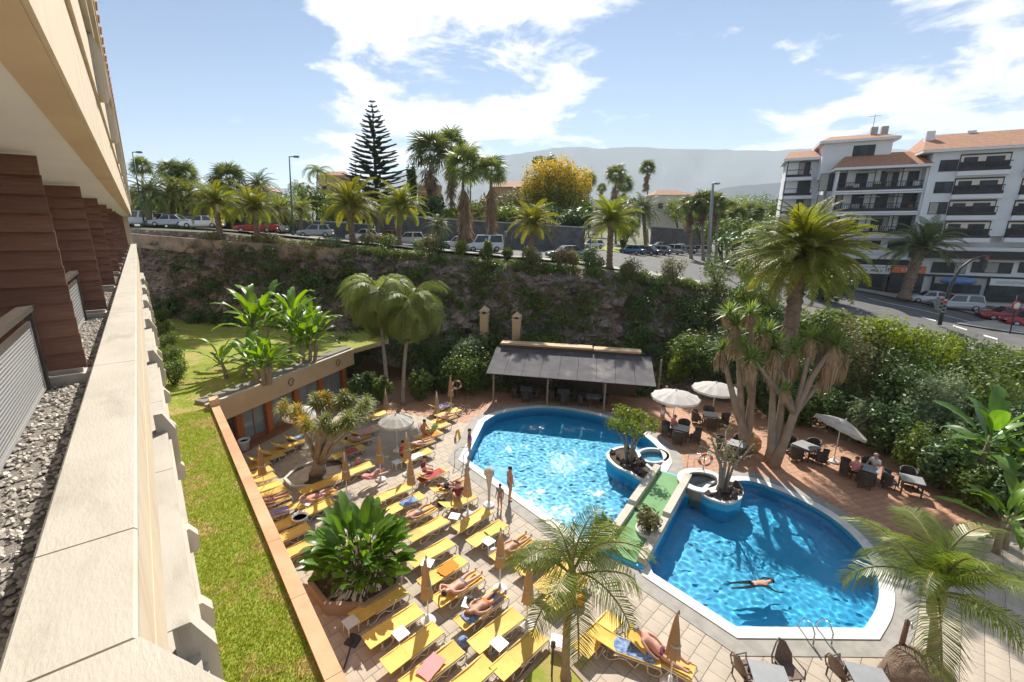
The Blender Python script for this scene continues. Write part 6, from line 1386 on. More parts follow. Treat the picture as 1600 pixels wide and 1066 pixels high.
for (x, y), m_, lab in (((722, 1012), 'towel_blue', 'blue beach bag on the paving between front and middle lounger rows'), ((705, 935), 'towel_red', 'red beach bag between two sunbathers'), ((770, 870), 'towel_white', 'white beach bag beside the deep-pleated parasol'), ((690, 790), 'rubber_dark', 'black beach bag in the mixed lounger cluster'), ((560, 725), 'towel_pink', 'pink beach bag by the dragon tree bed'), ((640, 760), 'towel_green', 'lime beach bag near the busy parasol'), ((905, 945), 'towel_orange', 'orange beach bag under the slim palm')):
    tag(MB().lathe([(.14, 0), (.19, .1), (.17, .26), (.10, .34), (.11, .36), (.02, .33)], n=10).build('beach_bag', m_, None, None, loc=G(x, y) + Vector((0, 0, .003)), scale=(1.2, .7, 1)), lab, 'bag', 'beach bags')
# ---- white side tables
STT = MB().box((0, 0, .41), (.42, .42, .03)).mesh('table_top', 'table_white'); STL = MB().tube([(0, 0, 0), (0, 0, .385)], .02, 6).mesh('leg', 'table_white')
for i, (x, y, lab) in enumerate(((626, 990, 'white side table between the second and third front loungers'), (668, 880, 'white side table by the planter bush, middle row'), (780, 1006, 'white side table in the middle row nearest the camera'), (733, 943, 'white side table with dark bag between two sunbathers'), (763, 846, 'white side table in the row nearest the upper pool'), (710, 807, 'white side table at the far end of the pool row'), (548, 972, 'grey side table at the wall end of the front row'), (872, 1002, 'white side table under the slim palm fronds'), (620, 722, 'small pale table by the red-clad sunbather'), (480, 786, 'white side table below the dragon tree'))):
    c = G(x, y, .4); T = thing('side_table', lab, 'side table', (c.x, c.y, 0.002), R(8 + 30 * (i % 2)), 'white side tables'); link('table_top', STT, T)
    for sx_ in (-.17, .17):
        for sy in (-.17, .17): link('leg', STL, T, (sx_, sy, 0))
c = G(735, 940, .42); tag(MB().lathe([(.12, 0), (.15, .06), (.09, .16), (.03, .18)], n=10).build('beach_bag', 'rubber_dark', None, None, loc=c), 'dark round bag lying on the white side table', 'bag')
# ---- parasols
def folded(seed):
    mb = MB(); n = 20; prof = [(.015, 2.42), (.05, 2.3), (.10, 2.0), (.15, 1.6), (.19, 1.2), (.215, 1.0), (.20, .97)]; vs = []; r = random.Random(seed)
    for rr, z in prof:
        for k in range(n): g = 2 * PI * k / n; q = rr * (1.0 if k % 2 else .68); vs.append((q * math.cos(g + z * .25), q * math.sin(g + z * .25), z + (0 if k % 2 else .03)))
    fs = [(i * n + k, i * n + n + k, i * n + n + (k + 1) % n, i * n + (k + 1) % n) for i in range(len(prof) - 1) for k in range(n)]
    mb.add(vs, fs + [tuple(range(n))], True); return mb.mesh('canopy', 'parasol_tan')
FOLD = folded(1); POLE = MB().tube([(0, 0, 0), (0, 0, 2.5)], .022, 8).mesh('pole', 'table_white'); PBASE = MB().lathe([(.27, 0), (.27, .06), (.22, .09), (.06, .12), (.05, .3), (.02, .3)], (0, 0, 0), 12).mesh('base', 'table_white'); FIN = MB().lathe([(.03, 2.42), (.035, 2.47), (.01, 2.54), (.001, 2.55)], (0, 0, 0), 8).mesh('finial', 'wood_post'); STRAP = MB().lathe([(.165, 1.42), (.17, 1.45), (.165, 1.48)], (0, 0, 0), 14).mesh('strap', 'parasol_stripe')
def closed_parasol(label, px, s=1.0):
    c = G(*px); T = thing('closed_parasol', label, 'parasol', (c.x, c.y, 0.002), rnd.uniform(0, 3), 'folded tan parasols', s)
    link('base', PBASE, T); link('pole', POLE, T); link('canopy', FOLD, T, (0, 0, 0), (rnd.uniform(-.03, .03), rnd.uniform(-.03, .03), 0)); link('finial', FIN, T); link('strap', STRAP, T)
for a in (('folded tan parasol between front and middle lounger rows', (669, 972)), ('folded tan parasol with deep pleats beside two sunbathers', (781, 922)), ('folded tan parasol nearest the upper pool corner', (731, 805)), ('folded tan parasol left of the red-clad sunbather', (595, 750)), ('folded pinkish-tan parasol under the grey round one', (637, 742)), ('folded tan parasol beside the busy lounger cluster', (645, 786)), ('folded tan parasol above the planter bush', (543, 778)), ('folded tan parasol close to the orange wall', (414, 770)), ('folded tan parasol by the red lifebuoy', (705, 640)), ('folded tan parasol right of the dragon tree top', (605, 662)), ('folded tan parasol at the bottom beside the reclining sunbather', (1046, 1070)), ('folded tan parasol behind the slim palm fronds', (823, 980)), ('folded tan parasol left of the orange towel', (683, 668))): closed_parasol(*a)
def open_parasol(label, base, tip=None, rad=1.35, h=2.35, tilt=0.0, tdir=0.0, mat='parasol_white', seed=1):
    T = thing('open_parasol', label, 'parasol', Vector(base) + Vector((0, 0, .002)), 0, 'open round parasols'); n = 12
    link('base', PBASE, T); MB().tube([(0, 0, .1), (0, 0, h)], .025, 8).build('pole', 'table_white', T)
    vs = []; fs = []
    for rr, z in ((0.02, .42), (.5 * rad, .26), (rad, 0.0), (rad * .995, -.14)):
        for k in range(n * 2):
            g = PI * k / n; q = rr * (1 if k % 2 == 0 else .955); vs.append((q * math.cos(g), q * math.sin(g), z - (.0 if k % 2 == 0 else .03 * rr)))
    m = n * 2; fs = [(i * m + k, i * m + (k + 1) % m, (i + 1) * m + (k + 1) % m, (i + 1) * m + k) for i in range(3) for k in range(m)]
    cn = MB().add(vs, fs).build('canopy', mat, T, None, loc=(0, 0, h - .25)); cn.rotation_euler = (Matrix.Rotation(tdir, 3, 'Z') @ Matrix.Rotation(tilt, 3, 'Y') @ Matrix.Rotation(-tdir, 3, 'Z')).to_euler()
    for k in range(n // 2): g = 2 * PI * k / (n // 2); MB().tube([(0, 0, .36), (math.cos(g) * rad * .97, math.sin(g) * rad * .97, -.03)], .01, 4).build('rib', 'steel', cn)
    MB().lathe([(.04, .42), (.05, .47), (.01, .53)], n=8).build('finial', 'table_white', cn)
open_parasol('grey-white round parasol over the lounger cluster', G(621, 705), rad=1.0, h=2.1, mat='parasol_stripe')
open_parasol('white round parasol beside the restaurant posts', G(478, 700), rad=1.1, h=2.4)
open_parasol('cream round parasol left of a pair on the terrace', G(1050, 668), rad=1.45, h=2.35)
open_parasol('pale blue-grey round parasol right of a pair on the terrace', G(1112, 652), rad=1.45, h=2.3)
open_parasol('tilted striped parasol standing alone on the terracotta terrace', G(1302, 722), rad=1.25, h=2.35, tilt=.42, tdir=R(-40), mat='parasol_stripe')
T = thing('covered_parasol', 'parasol in a grey-green cover beside the pool edge', 'parasol', G(764, 790)); link('base', PBASE, T); MB().lathe([(.05, .1), (.07, .9), (.16, 1.5), (.24, 1.62), (.24, 1.8), (.10, 1.92), (.02, 1.95)], n=14).build('canopy', 'parasol_stripe', T); MB().tube([(0, 0, .1), (0, 0, 1.0)], .025, 8).build('pole', 'rubber_dark', T)
# ---- wicker sets
TUB_S = MB().box((0, 0, .36), (.56, .56, .10)).mesh('seat', 'wicker')
def tub_back(mat):
    mb = MB(); n = 12; vs = []
    for rr, z in ((.31, .2), (.33, .62), (.36, .80), (.30, .80), (.27, .42)):
        for k in range(n + 1): g = PI * (.42 + 1.16 * k / n) ; vs.append((rr * math.cos(g), rr * math.sin(g), z + (.12 * math.sin(PI * k / n) if z > .5 else 0)))
    m = n + 1; mb.add(vs, [(i * m + k, i * m + k + 1, (i + 1) * m + k + 1, (i + 1) * m + k) for i in range(4) for k in range(n)], True); return mb.mesh('backrest', mat)
TB = tub_back('wicker'); CL = MB().tube([(0, 0, 0), (0, 0, .33)], .022, 6).mesh('leg', 'wicker')
def tub_chair(label, p, yaw, back=TB, seat=TUB_S, s=1.0, group='wicker chairs'):
    T = thing('wicker_chair', label, 'chair', (p[0], p[1], .002 if len(p) < 3 else p[2]), yaw, group, s); link('seat', seat, T); link('backrest', back, T)
    for a in (-.22, .22):
        for b in (-.22, .22): link('leg', CL, T, (a, b, 0))
def table(label, p, yaw, size=.85, top='grey_top', group='terrace tables'):
    T = thing('terrace_table', label, 'table', (p[0], p[1], .002), yaw, group); MB().box((0, 0, .73), (size, size, .035)).build('table_top', top, T); MB().box((0, 0, .66), (size * .9, size * .9, .1)).build('apron', 'wicker', T)
    for a in (-1, 1):
        for b in (-1, 1): MB().box((a * size * .42, b * size * .42, .33), (.06, .06, .65)).build('leg', 'wicker', T)
def cset(where, px, yaw, n=4, size=.85, dist=.78):
    c = G(*px); table('grey-topped wicker table ' + where, c, yaw, size)
    for k in range(n):
        g = yaw + k * PI / 2; tub_chair('dark wicker chair, %s round the table %s' % (ORD[k], where), (c.x + math.cos(g) * dist, c.y + math.sin(g) * dist), g + PI)
        # back points away from the table
for a in (('beside the waiter on the terrace', (1063, 686), R(20), 4), ('under the pale blue-grey parasol', (1108, 664), R(35), 4), ('behind the pot between yucca and pool', (1150, 712), R(15), 3), ('left of the tilted parasol', (1256, 715), R(-10), 4, 1.0), ('of the two guests at the right', (1352, 752), R(10), 3), ('at the far right terrace end', (1420, 770), R(20), 2), ('under the shade roof, left', (822, 622), R(-45), 4), ('under the shade roof, middle', (880, 626), R(-45), 4), ('under the shade roof, right', (925, 634), R(-45), 3)): cset(*a)
# bottom chairs with high woven backs
def hi_back():
    mb = MB(); n = 8; vs = []
    for i in range(7):
        u = i / 6; w = .27 * (1 - .75 * u ** 2.5); x = -.27 - .20 * u
        for k in range(n + 1): t_ = -1 + 2 * k / n; vs.append((x + .10 * t_ * t_, w * t_, .36 + .62 * u))
    m = n + 1; fs = [(i * m + k, i * m + k + 1, (i + 1) * m + k + 1, (i + 1) * m + k) for i in range(6) for k in range(n)]; mb.add(vs, fs, True)
    mb.tube([(-.22, -.30, .36), (-.30, -.30, .60), (-.40, -.14, .92), (-.48, 0, 1.0), (-.40, .14, .92), (-.30, .30, .60), (-.22, .30, .36)], .02, 6); mb.tube([(-.28, -.29, .58), (.22, -.30, .58), (.26, -.30, .3)], .02, 6); mb.tube([(-.28, .29, .58), (.22, .30, .58), (.26, .30, .3)], .02, 6); return mb.mesh('backrest', 'wicker_brown')
HBK = hi_back(); HST = MB().box((0, 0, .36), (.54, .54, .05)).mesh('seat', 'wicker_brown')
for lab, px, g in (('brown woven armchair at the bottom, left of the first grey table', (1163, 1062), R(-25)), ('brown woven armchair behind the first grey table', (1228, 1064), R(-120)), ('brown woven armchair left of the second grey table', (1312, 1064), R(-25)), ('brown woven armchair right of the second grey table', (1400, 1068), R(-170))):
    c = G(*px); tub_chair(lab, (c.x, c.y), g, HBK, HST, 1.0, 'brown woven armchairs')
for lab, px in (('grey square table at the bottom between brown armchairs', (1197, 1092)), ('second grey square table at the bottom right', (1352, 1096))): table(lab, G(*px), R(38), .9)
# ---- shade roof
PA, PB_ = G(771, 627), G(943, 643); d = (PB_ - PA).normalized(); pn = Vector((-d.y, d.x, 0)); pang = math.atan2(d.y, d.x); PA0 = PA - d * .35; Lp = (PB_ - PA).length + 3.4
SH = thing('shade_roof', 'dark grey fabric shade roof on posts behind the upper pool', 'pergola', PA0, pang)
for k in range(4): x = .35 + k * (PB_ - PA).length / 2; MB().box((x, 0, 1.1), (.12, .12, 2.2)).build('post', 'wood_post', SH)
for k in range(4): x = .35 + k * (PB_ - PA).length / 2; MB().box((x, 3.2, 1.55), (.12, .12, 3.1)).build('post', 'wood_post', SH)
MB().box((Lp / 2, 0, 2.25), (Lp + .3, .10, .12)).build('beam', 'wood_post', SH)
np_ = 9
for k in range(np_):
    a, b = -.15 + (Lp + .3) * k / np_, -.15 + (Lp + .3) * (k + 1) / np_; sag = .03
    MB().add([(a + .01, -.35, 2.24), (b - .01, -.35, 2.24), (b - .01, 1.4, 2.72 - sag), (a + .01, 1.4, 2.72 - sag), (b - .01, 3.3, 3.25), (a + .01, 3.3, 3.25)] + [(a + .01, -.35, 2.21), (b - .01, -.35, 2.21)], [(0, 1, 2, 3), (3, 2, 4, 5), (6, 7, 1, 0)]).build('awning_panel', 'awning', SH)
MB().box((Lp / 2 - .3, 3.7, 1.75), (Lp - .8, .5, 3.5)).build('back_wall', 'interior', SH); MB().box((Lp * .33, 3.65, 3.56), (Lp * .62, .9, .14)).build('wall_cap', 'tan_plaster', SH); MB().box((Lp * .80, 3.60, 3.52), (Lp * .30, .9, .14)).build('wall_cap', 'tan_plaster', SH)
for x, lab in ((1.6, 'white poster'), (4.8, 'pale poster')): MB().box((x, 3.43, 1.7), (.6, .03, .5)).build('notice_board', 'white_sign', SH)
# ---- chimneys
def chimney(label, px, pyb, pyt, f):
    b = P(px, pyb, f); h = P(px, pyt, f).z - b.z; T = thing('chimney', label, 'chimney', b, pang, 'tan chimneys'); w = .66
    MB().box((0, 0, h * .34 - .6), (w, w, h * .68 + 1.2)).build('shaft', 'tan_plaster', T); MB().box((0, 0, h * .695), (w * 1.18, w * 1.18, .1)).build('ledge', 'hotel_coping', T)
    for a in (-1, 1):
        for c in (-1, 1): MB().box((a * w * .38, c * w * .38, h * .76), (w * .24, w * .24, h * .11)).build('pier', 'tan_plaster', T)
    MB().box((0, 0, h * .755), (w * .5, w * .5, h * .10)).build('flue', 'recess_shade', T); MB().add([(-w * .62, -w * .62, h * .815), (w * .62, -w * .62, h * .815), (w * .62, w * .62, h * .815), (-w * .62, w * .62, h * .815), (0, 0, h)], [(0, 1, 4), (1, 2, 4), (2, 3, 4), (3, 0, 4), (3, 2, 1, 0)]).build('cap', 'tan_plaster', T)
chimney('tan stone chimney with pointed cap, left of two', 757, 523, 477, 37.5); chimney('tan stone chimney with pointed cap, right of two', 807, 525, 487, 37.0)
# ---- bridge
BA, BB = G(1050, 742, .25), G(974, 862, .25); d = (BB - BA); d.z = 0; Lb = d.length; bang = math.atan2(d.y, d.x)
BR = thing('footbridge', 'green-carpeted footbridge with cream side walls between the two pools', 'bridge', (BA.x, BA.y, 0), bang)
MB().box((Lb / 2, 0, -.55), (Lb + .6, 1.7, 1.4)).build('pier_wall', 'pool_tile', BR); MB().box((Lb * .28, 0, .22), (Lb * .56, 1.15, .09)).build('walkway', 'green_mat', BR); MB().box((Lb * .80, 0, .17), (Lb * .47, 1.15, .08)).build('walkway', 'green_mat', BR); MB().box((Lb * .568, 0, .205), (.06, 1.15, .14)).build('step_edge', 'rubber_dark', BR)
for s in (-1, 1): MB().box((Lb * .27, s * .74, .30), (Lb * .56, .32, .50)).build('side_wall', 'hotel_coping', BR); MB().box((Lb * .80, s * .74, .21), (Lb * .44, .32, .42)).build('side_wall', 'hotel_coping', BR)
# ---- islands
def rock(name, seed, s, mat='lava'):
    r = random.Random(seed); return MB().add([v * s * r.uniform(.7, 1.25) for v in ico], icf).mesh(name, mat)
ROCKS = [rock('rock', 500 + i, 1.0) for i in range(5)]
def island(name, label, pts, ztop, nrock, seed):
    poly = ccw(smooth_closed([G(x, y, ztop) for x, y in pts], 4)); c = sum(poly, Vector((0, 0))) / len(poly); po = [p - c for p in poly]; T = thing(name, label, 'planter', (c.x, c.y, 0)); r = random.Random(seed); inn = offset_poly(po, -.14)
    MB().prism(po, -1.24, ztop - .10).build('wall', 'pool_wall_tile', T); ring(MB(), inn, offset_poly(po, .03), ztop - .099, ztop).build('rim', 'coping', T); MB().prism(inn, ztop - .097, ztop - .05).build('soil', 'soil', T)
    k = 0; tries = 0; w = max(p.length for p in po)
    while k < nrock and tries < 600:
        tries += 1; p = Vector((r.uniform(-w, w), r.uniform(-w, w)))
        if not inside(p, inn): continue
        link('rock', ROCKS[k % 5], T, (p.x, p.y, ztop + .05), (r.uniform(0, 3), r.uniform(0, 3), r.uniform(0, 6)), (r.uniform(.14, .28), r.uniform(.14, .28), r.uniform(.14, .3))); k += 1
    return c
c1 = island('island_planter', 'white-rimmed lava rock island in the upper pool', [(948, 712), (958, 701), (978, 697), (996, 704), (1004, 718), (1020, 732), (1036, 741), (1022, 753), (1000, 748), (984, 738), (962, 728)], .22, 26, 1)
c2 = island('island_planter', 'white-rimmed lava rock island in the lower pool', [(1096, 767), (1106, 756), (1126, 750), (1150, 752), (1160, 763), (1158, 777), (1140, 786), (1116, 781), (1101, 774)], .34, 16, 2)
def plumeria(label, base, h, spread, seed, n, mat, leafn, size):
    r = random.Random(seed); T = thing('frangipani', label, 'tree', base); mb = MB(); tips = []
    for k in range(n):
        g = k * 2.4 + r.random(); q = r.uniform(.5, 1); a = Vector((math.cos(g) * .1, math.sin(g) * .1, 0)); b = Vector((math.cos(g) * spread * .3 * q, math.sin(g) * spread * .3 * q, h * .45)); c = Vector((math.cos(g) * spread * q, math.sin(g) * spread * q, h * r.uniform(.7, 1)))
        mb.tube([a, b, c], [.07, .05, .03], 6); tips.append(c)
        for j in range(2): e = b.lerp(c, .5) + Vector((r.uniform(-.5, .5), r.uniform(-.5, .5), r.uniform(.2, .6))); mb.tube([b.lerp(c, .4), e], [.04, .022], 5); tips.append(e)
    mb.build('trunk', 'grey_bark', T)
    if leafn: link('foliage', quads_mesh('foliage', cloud_quads([(p.x, p.y, p.z, .38, .38, .3) for p in tips], leafn, size, seed, aspect=.35), mat), T)
plumeria('leafy yellow-green frangipani on the upper pool island', (c1.x - .2, c1.y + .2, .15), 2.9, 1.1, 3, 6, 'bright_leaf', 1300, .22)
plumeria('nearly bare grey frangipani on the lower pool island', (c2.x, c2.y, .25), 3.0, 1.0, 5, 7, 'olive_leaf', 260, .18)
T0 = G(1003, 712, .0)
# whirlpool tub
wc = G(1096, 750, .42); WT = thing('whirlpool_tub', 'small raised whirlpool tub with white rim beside the footbridge', 'tub', (wc.x, wc.y, 0)); el = [(1.15 * math.cos(k * PI / 16), 1.0 * math.sin(k * PI / 16)) for k in range(32)]
ring(MB(), offset_poly(el, -.3), el, -1.0, .36).build('wall', 'planter_stone', WT); ring(MB(), offset_poly(el, -.32), offset_poly(el, .06), .361, .44).build('rim', 'coping', WT); MB().sheet([offset_poly(el, -.31)], .30).build('water', 'water', WT).cycles.is_caustics_caster = True; MB().sheet([offset_poly(el, -.29)], -.05).build('basin', 'pool_wall_tile', WT).cycles.is_caustics_receiver = True
lg = G(1020, 712, 0); LGN = thing('paddling_basin', 'small curved paddling basin beside the upper pool island', 'basin', (lg.x, lg.y, 0)); el2 = [(1.0 * math.cos(k * PI / 14), .8 * math.sin(k * PI / 14)) for k in range(28)]; ring(MB(), offset_poly(el2, -.14), el2, -1.2, .05).build('rim', 'coping', LGN); MB().sheet([offset_poly(el2, -.135)], -.45).build('basin', 'pool_wall_tile', LGN).cycles.is_caustics_receiver = True
def handrail(name, label, base, pts, cat='handrail'):
    T = thing(name, label, cat, base); 
    for off in (-.28, .28): MB().tube([(x, off, z) for x, z in pts], .022, 8).build('rail', 'steel', T)
    return T
h = handrail('pool_handrail', 'steel entry handrails at the corner of the upper pool', G(722, 727), [(-.3, 0), (-.25, .8), (.2, .9), (1.1, .5), (1.3, -.6)], 'handrail'); h.rotation_euler = (0, 0, R(20))
h = handrail('pool_ladder', 'steel ladder at the straight edge of the lower pool', G(1268, 990), [(-.45, .05), (-.42, .45), (-.25, .62), (.05, .55), (.2, .2), (.22, -1.0)], 'ladder'); h.rotation_euler = (0, 0, R(54))
for z in (-.3, -.6): MB().box((.19, 0, z), (.06, .56, .03)).build('step', 'steel', h)
h = handrail('tub_handrail', 'thin steel handrail behind the whirlpool tub', G(1092, 735), [(-.5, 0), (-.5, .8), (.9, .8), (1.4, .3)], 'handrail'); h.rotation_euler = (0, 0, R(-30))
def lifebuoy(label, c, stand=True):
    T = thing('lifebuoy', label, 'lifebuoy', (c.x, c.y, c.z), -AZ, 'lifebuoys'); n, m = 24, 8
    for seg in range(8):
        mb = MB(); mb.tube([(.31 * math.cos(g), 0, .31 * math.sin(g) + 1.15) for g in np.linspace(seg * PI / 4, (seg + 1) * PI / 4, 5)], .07, 8); mb.build('ring_segment', 'buoy_orange' if seg % 2 == 0 else 'table_white', T)
    MB().tube([(0, .1, 0), (0, .1, 1.5)], .03, 6).build('stand', 'wood_post', T)
lifebuoy('orange and white lifebuoy by the hedge left of the shade roof', G(714, 624)); lifebuoy('orange and white lifebuoy behind the whirlpool tub', G(1107, 762, 0) + Vector((.6, .6, -.1)))
# ---- small things
T = thing('wet_floor_sign', 'yellow caution sign standing on the deck near the pool entry', 'sign', G(715, 686), R(30))
for s in (-1, 1): MB().add([(-.15, s * .16, 0), (.15, s * .16, 0), (.11, s * .02, .62), (-.11, s * .02, .62), (-.15, s * .18, 0), (.15, s * .18, 0), (.11, s * .04, .62), (-.11, s * .04, .62)], [(0, 1, 2, 3), (4, 7, 6, 5), (0, 4, 5, 1), (1, 5, 6, 2), (2, 6, 7, 3), (3, 7, 4, 0)]).build('panel', 'sign_yellow', T)
def pot(label, c, r_, h, mat, plant=None, name='plant_pot'):
    T = thing(name, label, 'pot', c); MB().lathe([(r_ * .7, 0), (r_, h * .85), (r_ * 1.12, h * .9), (r_ * 1.12, h), (r_ * .95, h), (r_ * .9, h * .8), (.01, h * .8)], n=16).build('body', mat, T); MB().lathe([(.01, h * .81), (r_ * .88, h * .81)], n=12).build('soil', 'soil', T)
pot('white flower pot on the step before the restaurant window', G(383, 702, .14) + Vector((0, 0, 0)), .3, .6, 'table_white'); pot('white round pot beside the wall loungers', G(470, 822), .32, .5, 'table_white')
J = thing('terracotta_jar', 'big terracotta jar lying among the yucca trunks', 'jar', G(1178, 708)); o = MB().lathe([(.18, 0), (.42, .2), (.55, .55), (.48, .9), (.30, 1.05), (.34, 1.15), (.28, 1.15), (.24, 1.0), (.02, .5)], n=18).build('body', 'terracotta_pot', J, None, rot=(R(-28), R(10), 0))
D = thing('woven_dome', 'large brown woven dome beside the right foreground palm', 'dome', G(1432, 1078)); MB().lathe([(.75, 0), (.80, .3), (.74, .65), (.56, .95), (.30, 1.1), (.02, 1.16)], n=22).build('shell', 'thatch', D); MB().lathe([(.82, .02), (.85, .08), (.82, .14)], n=22).build('base_hoop', 'wicker_brown', D)
Sx = thing('shower_post', 'dark wooden shower post beside the woven dome', 'shower', G(1397, 1052)); MB().tube([(0, 0, 0), (.1, .02, .9), (.22, .04, 1.7)], [.09, .07, .06], 8).build('post', 'brown_plank', Sx); MB().box((-.25, 0, .3), (.5, .25, .08), .6).build('shelf', 'wood_post', Sx); MB().tube([(.22, .04, 1.68), (.1, -.05, 1.75), (-.05, -.1, 1.7)], .025, 6).build('shower_head', 'steel', Sx)
LT = ccw([G(x, y) for x, y in ((790, 1090), (852, 1019), (872, 1018), (945, 1100), (880, 1150))]); lt = [Vector((p.x, p.y)) for p in LT]; struct(ring(MB(), offset_poly(lt, -.12), lt, 0, .12).build('lawn_kerb', 'planter_stone')); struct(MB().prism(offset_poly(lt, -.125), 0, .09).build('palm_lawn', 'lawn'))
b = G(862, 1056, .09); T = thing('garden_light', 'slim dark garden light post on the triangular lawn', 'lamp post', b); MB().tube([(0, 0, 0), (0, 0, 1.0)], .03, 8).build('post', 'metal_dark', T); MB().lathe([(.03, 1.0), (.07, 1.02), (.07, 1.18), (.03, 1.22), (.005, 1.22)], n=10).build('lamp_head', 'metal_dark', T)
for i, (px, lab, mt) in enumerate((((1012, 838), 'bromeliad-like shrub in the pot at the near end of the footbridge', 'olive_leaf'), ((940, 852), 'yellow-green plant left of the footbridge end', 'bright_leaf'))):
    b = G(*px); pc = thing('bridge_planter', ('white planter pot right of the bridge end', 'white planter pot left of the bridge end')[i], 'pot', b); MB().lathe([(.45, 0), (.52, .35), (.46, .35), (.44, .28), (.01, .28)], n=14).build('body', 'coping', pc); tree_cloud('shrub', lab, b + Vector((0, 0, .28)), bush_blobs(.62, .62, .95, 600 + i, 5), 520, .24, mt, 'shrub', 600 + i, aspect=.35)
pb_ = thing('parasol_stand', 'black parasol foot lying beside the orange wall', 'parasol stand', G(552, 1002), .6); MB().box((0, 0, .03), (.4, .4, .06)).build('base', 'rubber_dark', pb_); MB().tube([(-.9, -.3, .04), (0, 0, .10)], .025, 6).build('rod', 'rubber_dark', pb_)
# ================================================================== people
M('skin_tan', (0.50, 0.27, 0.17), (0.44, 0.22, 0.14), 6, 0.55); M('skin_pink', (0.62, 0.34, 0.25), (0.56, 0.28, 0.20), 6, 0.55)
M('hair_dark', (0.03, 0.02, 0.015), rough=.6); M('hair_brown', (0.16, 0.06, 0.03), rough=.6); M('hair_grey', (0.35, 0.33, 0.31), rough=.7); M('eye_dark', (0.02, .02, .02), rough=.3)
for n_, c_ in (('orange', (.70, .20, .04)), ('navy', (.03, .04, .10)), ('pink', (.60, .22, .24)), ('white', (.75, .75, .74)), ('black', (.02, .02, .025)), ('maroon', (.16, .03, .06)), ('red', (.45, .05, .06)), ('grey', (.20, .22, .26)), ('teal', (.06, .22, .26)), ('purple', (.20, .10, .28))): M('cloth_' + n_, c_, rough=.9)
DG = None
def skin_mesh(name, verts, edges, radii, mat, root=0, sub=1):
    me = bpy.data.meshes.new('tmp'); me.from_pydata([tuple(v) for v in verts], edges, []); o = bpy.data.objects.new('tmp', me); COL.objects.link(o)
    md = o.modifiers.new('skin', 'SKIN'); ss = o.modifiers.new('sub', 'SUBSURF'); ss.levels = sub; ss.render_levels = sub
    sv = me.skin_vertices[0].data if me.skin_vertices else None
    for i, r_ in enumerate(radii): sv[i].radius = (r_, r_) if not hasattr(r_, '__len__') else r_; sv[i].use_root = (i == root)
    PEND.append((o, name, mat)); return o
PEND = []
JN = ['pel', 'spi', 'che', 'nec', 'hea', 'top', 'lh', 'lk', 'la', 'lt', 'rh', 'rk', 'ra', 'rt', 'ls', 'le', 'lw', 'lp', 'rs', 're', 'rw', 'rp']
JE = [(0, 1), (1, 2), (2, 3), (3, 4), (4, 5), (0, 6), (6, 7), (7, 8), (8, 9), (0, 10), (10, 11), (11, 12), (12, 13), (2, 14), (14, 15), (15, 16), (16, 17), (2, 18), (18, 19), (19, 20), (20, 21)]
JR = [.13, .125, .14, .06, .095, .07, .095, .065, .04, .035, .095, .065, .04, .035, .06, .045, .032, .03, .06, .045, .032, .03]
def J_stand(arm=0.0, step=0.0):
    return dict(pel=(0, 0, .95), spi=(0, 0, 1.12), che=(0, 0, 1.34), nec=(0, 0, 1.50), hea=(.02, 0, 1.62), top=(.02, 0, 1.72), lh=(0, .10, .90), lk=(.03 + step, .11, .50), la=(-.02 + step, .11, .08), lt=(.13 + step, .12, .03), rh=(0, -.10, .90), rk=(.03 - step, -.11, .50), ra=(-.02 - step * 1.4, -.11, .08), rt=(.13 - step, -.12, .03), ls=(0, .19, 1.40), le=(-.02 + arm, .25, 1.14), lw=(.05 + arm * 2, .26, .92), lp=(.08 + arm * 2, .26, .84), rs=(0, -.19, 1.40), re=(-.02, -.25, 1.14), rw=(.06, -.26, .92), rp=(.09, -.26, .84))
def J_sit(z=.44):
    return dict(pel=(0, 0, z + .10), spi=(-.02, 0, z + .27), che=(.02, 0, z + .48), nec=(.05, 0, z + .63), hea=(.09, 0, z + .74), top=(.10, 0, z + .84), lh=(.05, .10, z + .07), lk=(.46, .13, z + .06), la=(.48, .14, .08), lt=(.62, .15, .03), rh=(.05, -.10, z + .07), rk=(.46, -.13, z + .06), ra=(.44, -.14, .08), rt=(.58, -.15, .03), ls=(.02, .19, z + .54), le=(.12, .25, z + .30), lw=(.34, .18, z + .22), lp=(.42, .16, z + .20), rs=(.02, -.19, z + .54), re=(.12, -.25, z + .30), rw=(.34, -.18, z + .22), rp=(.42, -.16, z + .20))
def J_lie(up=0.0, knee=0.0, arms=0):
    z = .47; a = math.sin(R(up)); b = math.cos(R(up)); B = lambda d, y, dz=0: (-d * b, y, z + d * a + dz)
    ar = dict(ls=B(.47, .19), le=B(.22, .30), lw=B(-.02, .27, -.02), lp=B(-.10, .25, -.02), rs=B(.47, -.19), re=B(.22, -.30), rw=B(-.02, -.27, -.02), rp=B(-.10, -.25, -.02))
    if arms: ar.update(le=B(.62, .34, .04), lw=B(.80, .14, .08), lp=B(.84, .06, .08))
    return dict(pel=(0, 0, z), spi=B(.17, 0), che=B(.40, 0), nec=B(.56, 0), hea=B(.68, 0, .02), top=B(.78, 0, .02), lh=(.05, .10, z - .01), lk=(.47 - knee * .1, .13, z - .02 + knee * .3), la=(.88 - knee * .3, .14, z - .05), lt=(.92 - knee * .25, .15, z + .07), rh=(.05, -.10, z - .01), rk=(.47, -.13, z - .02), ra=(.88, -.12, z - .05), rt=(.92, -.13, z + .07), **ar)
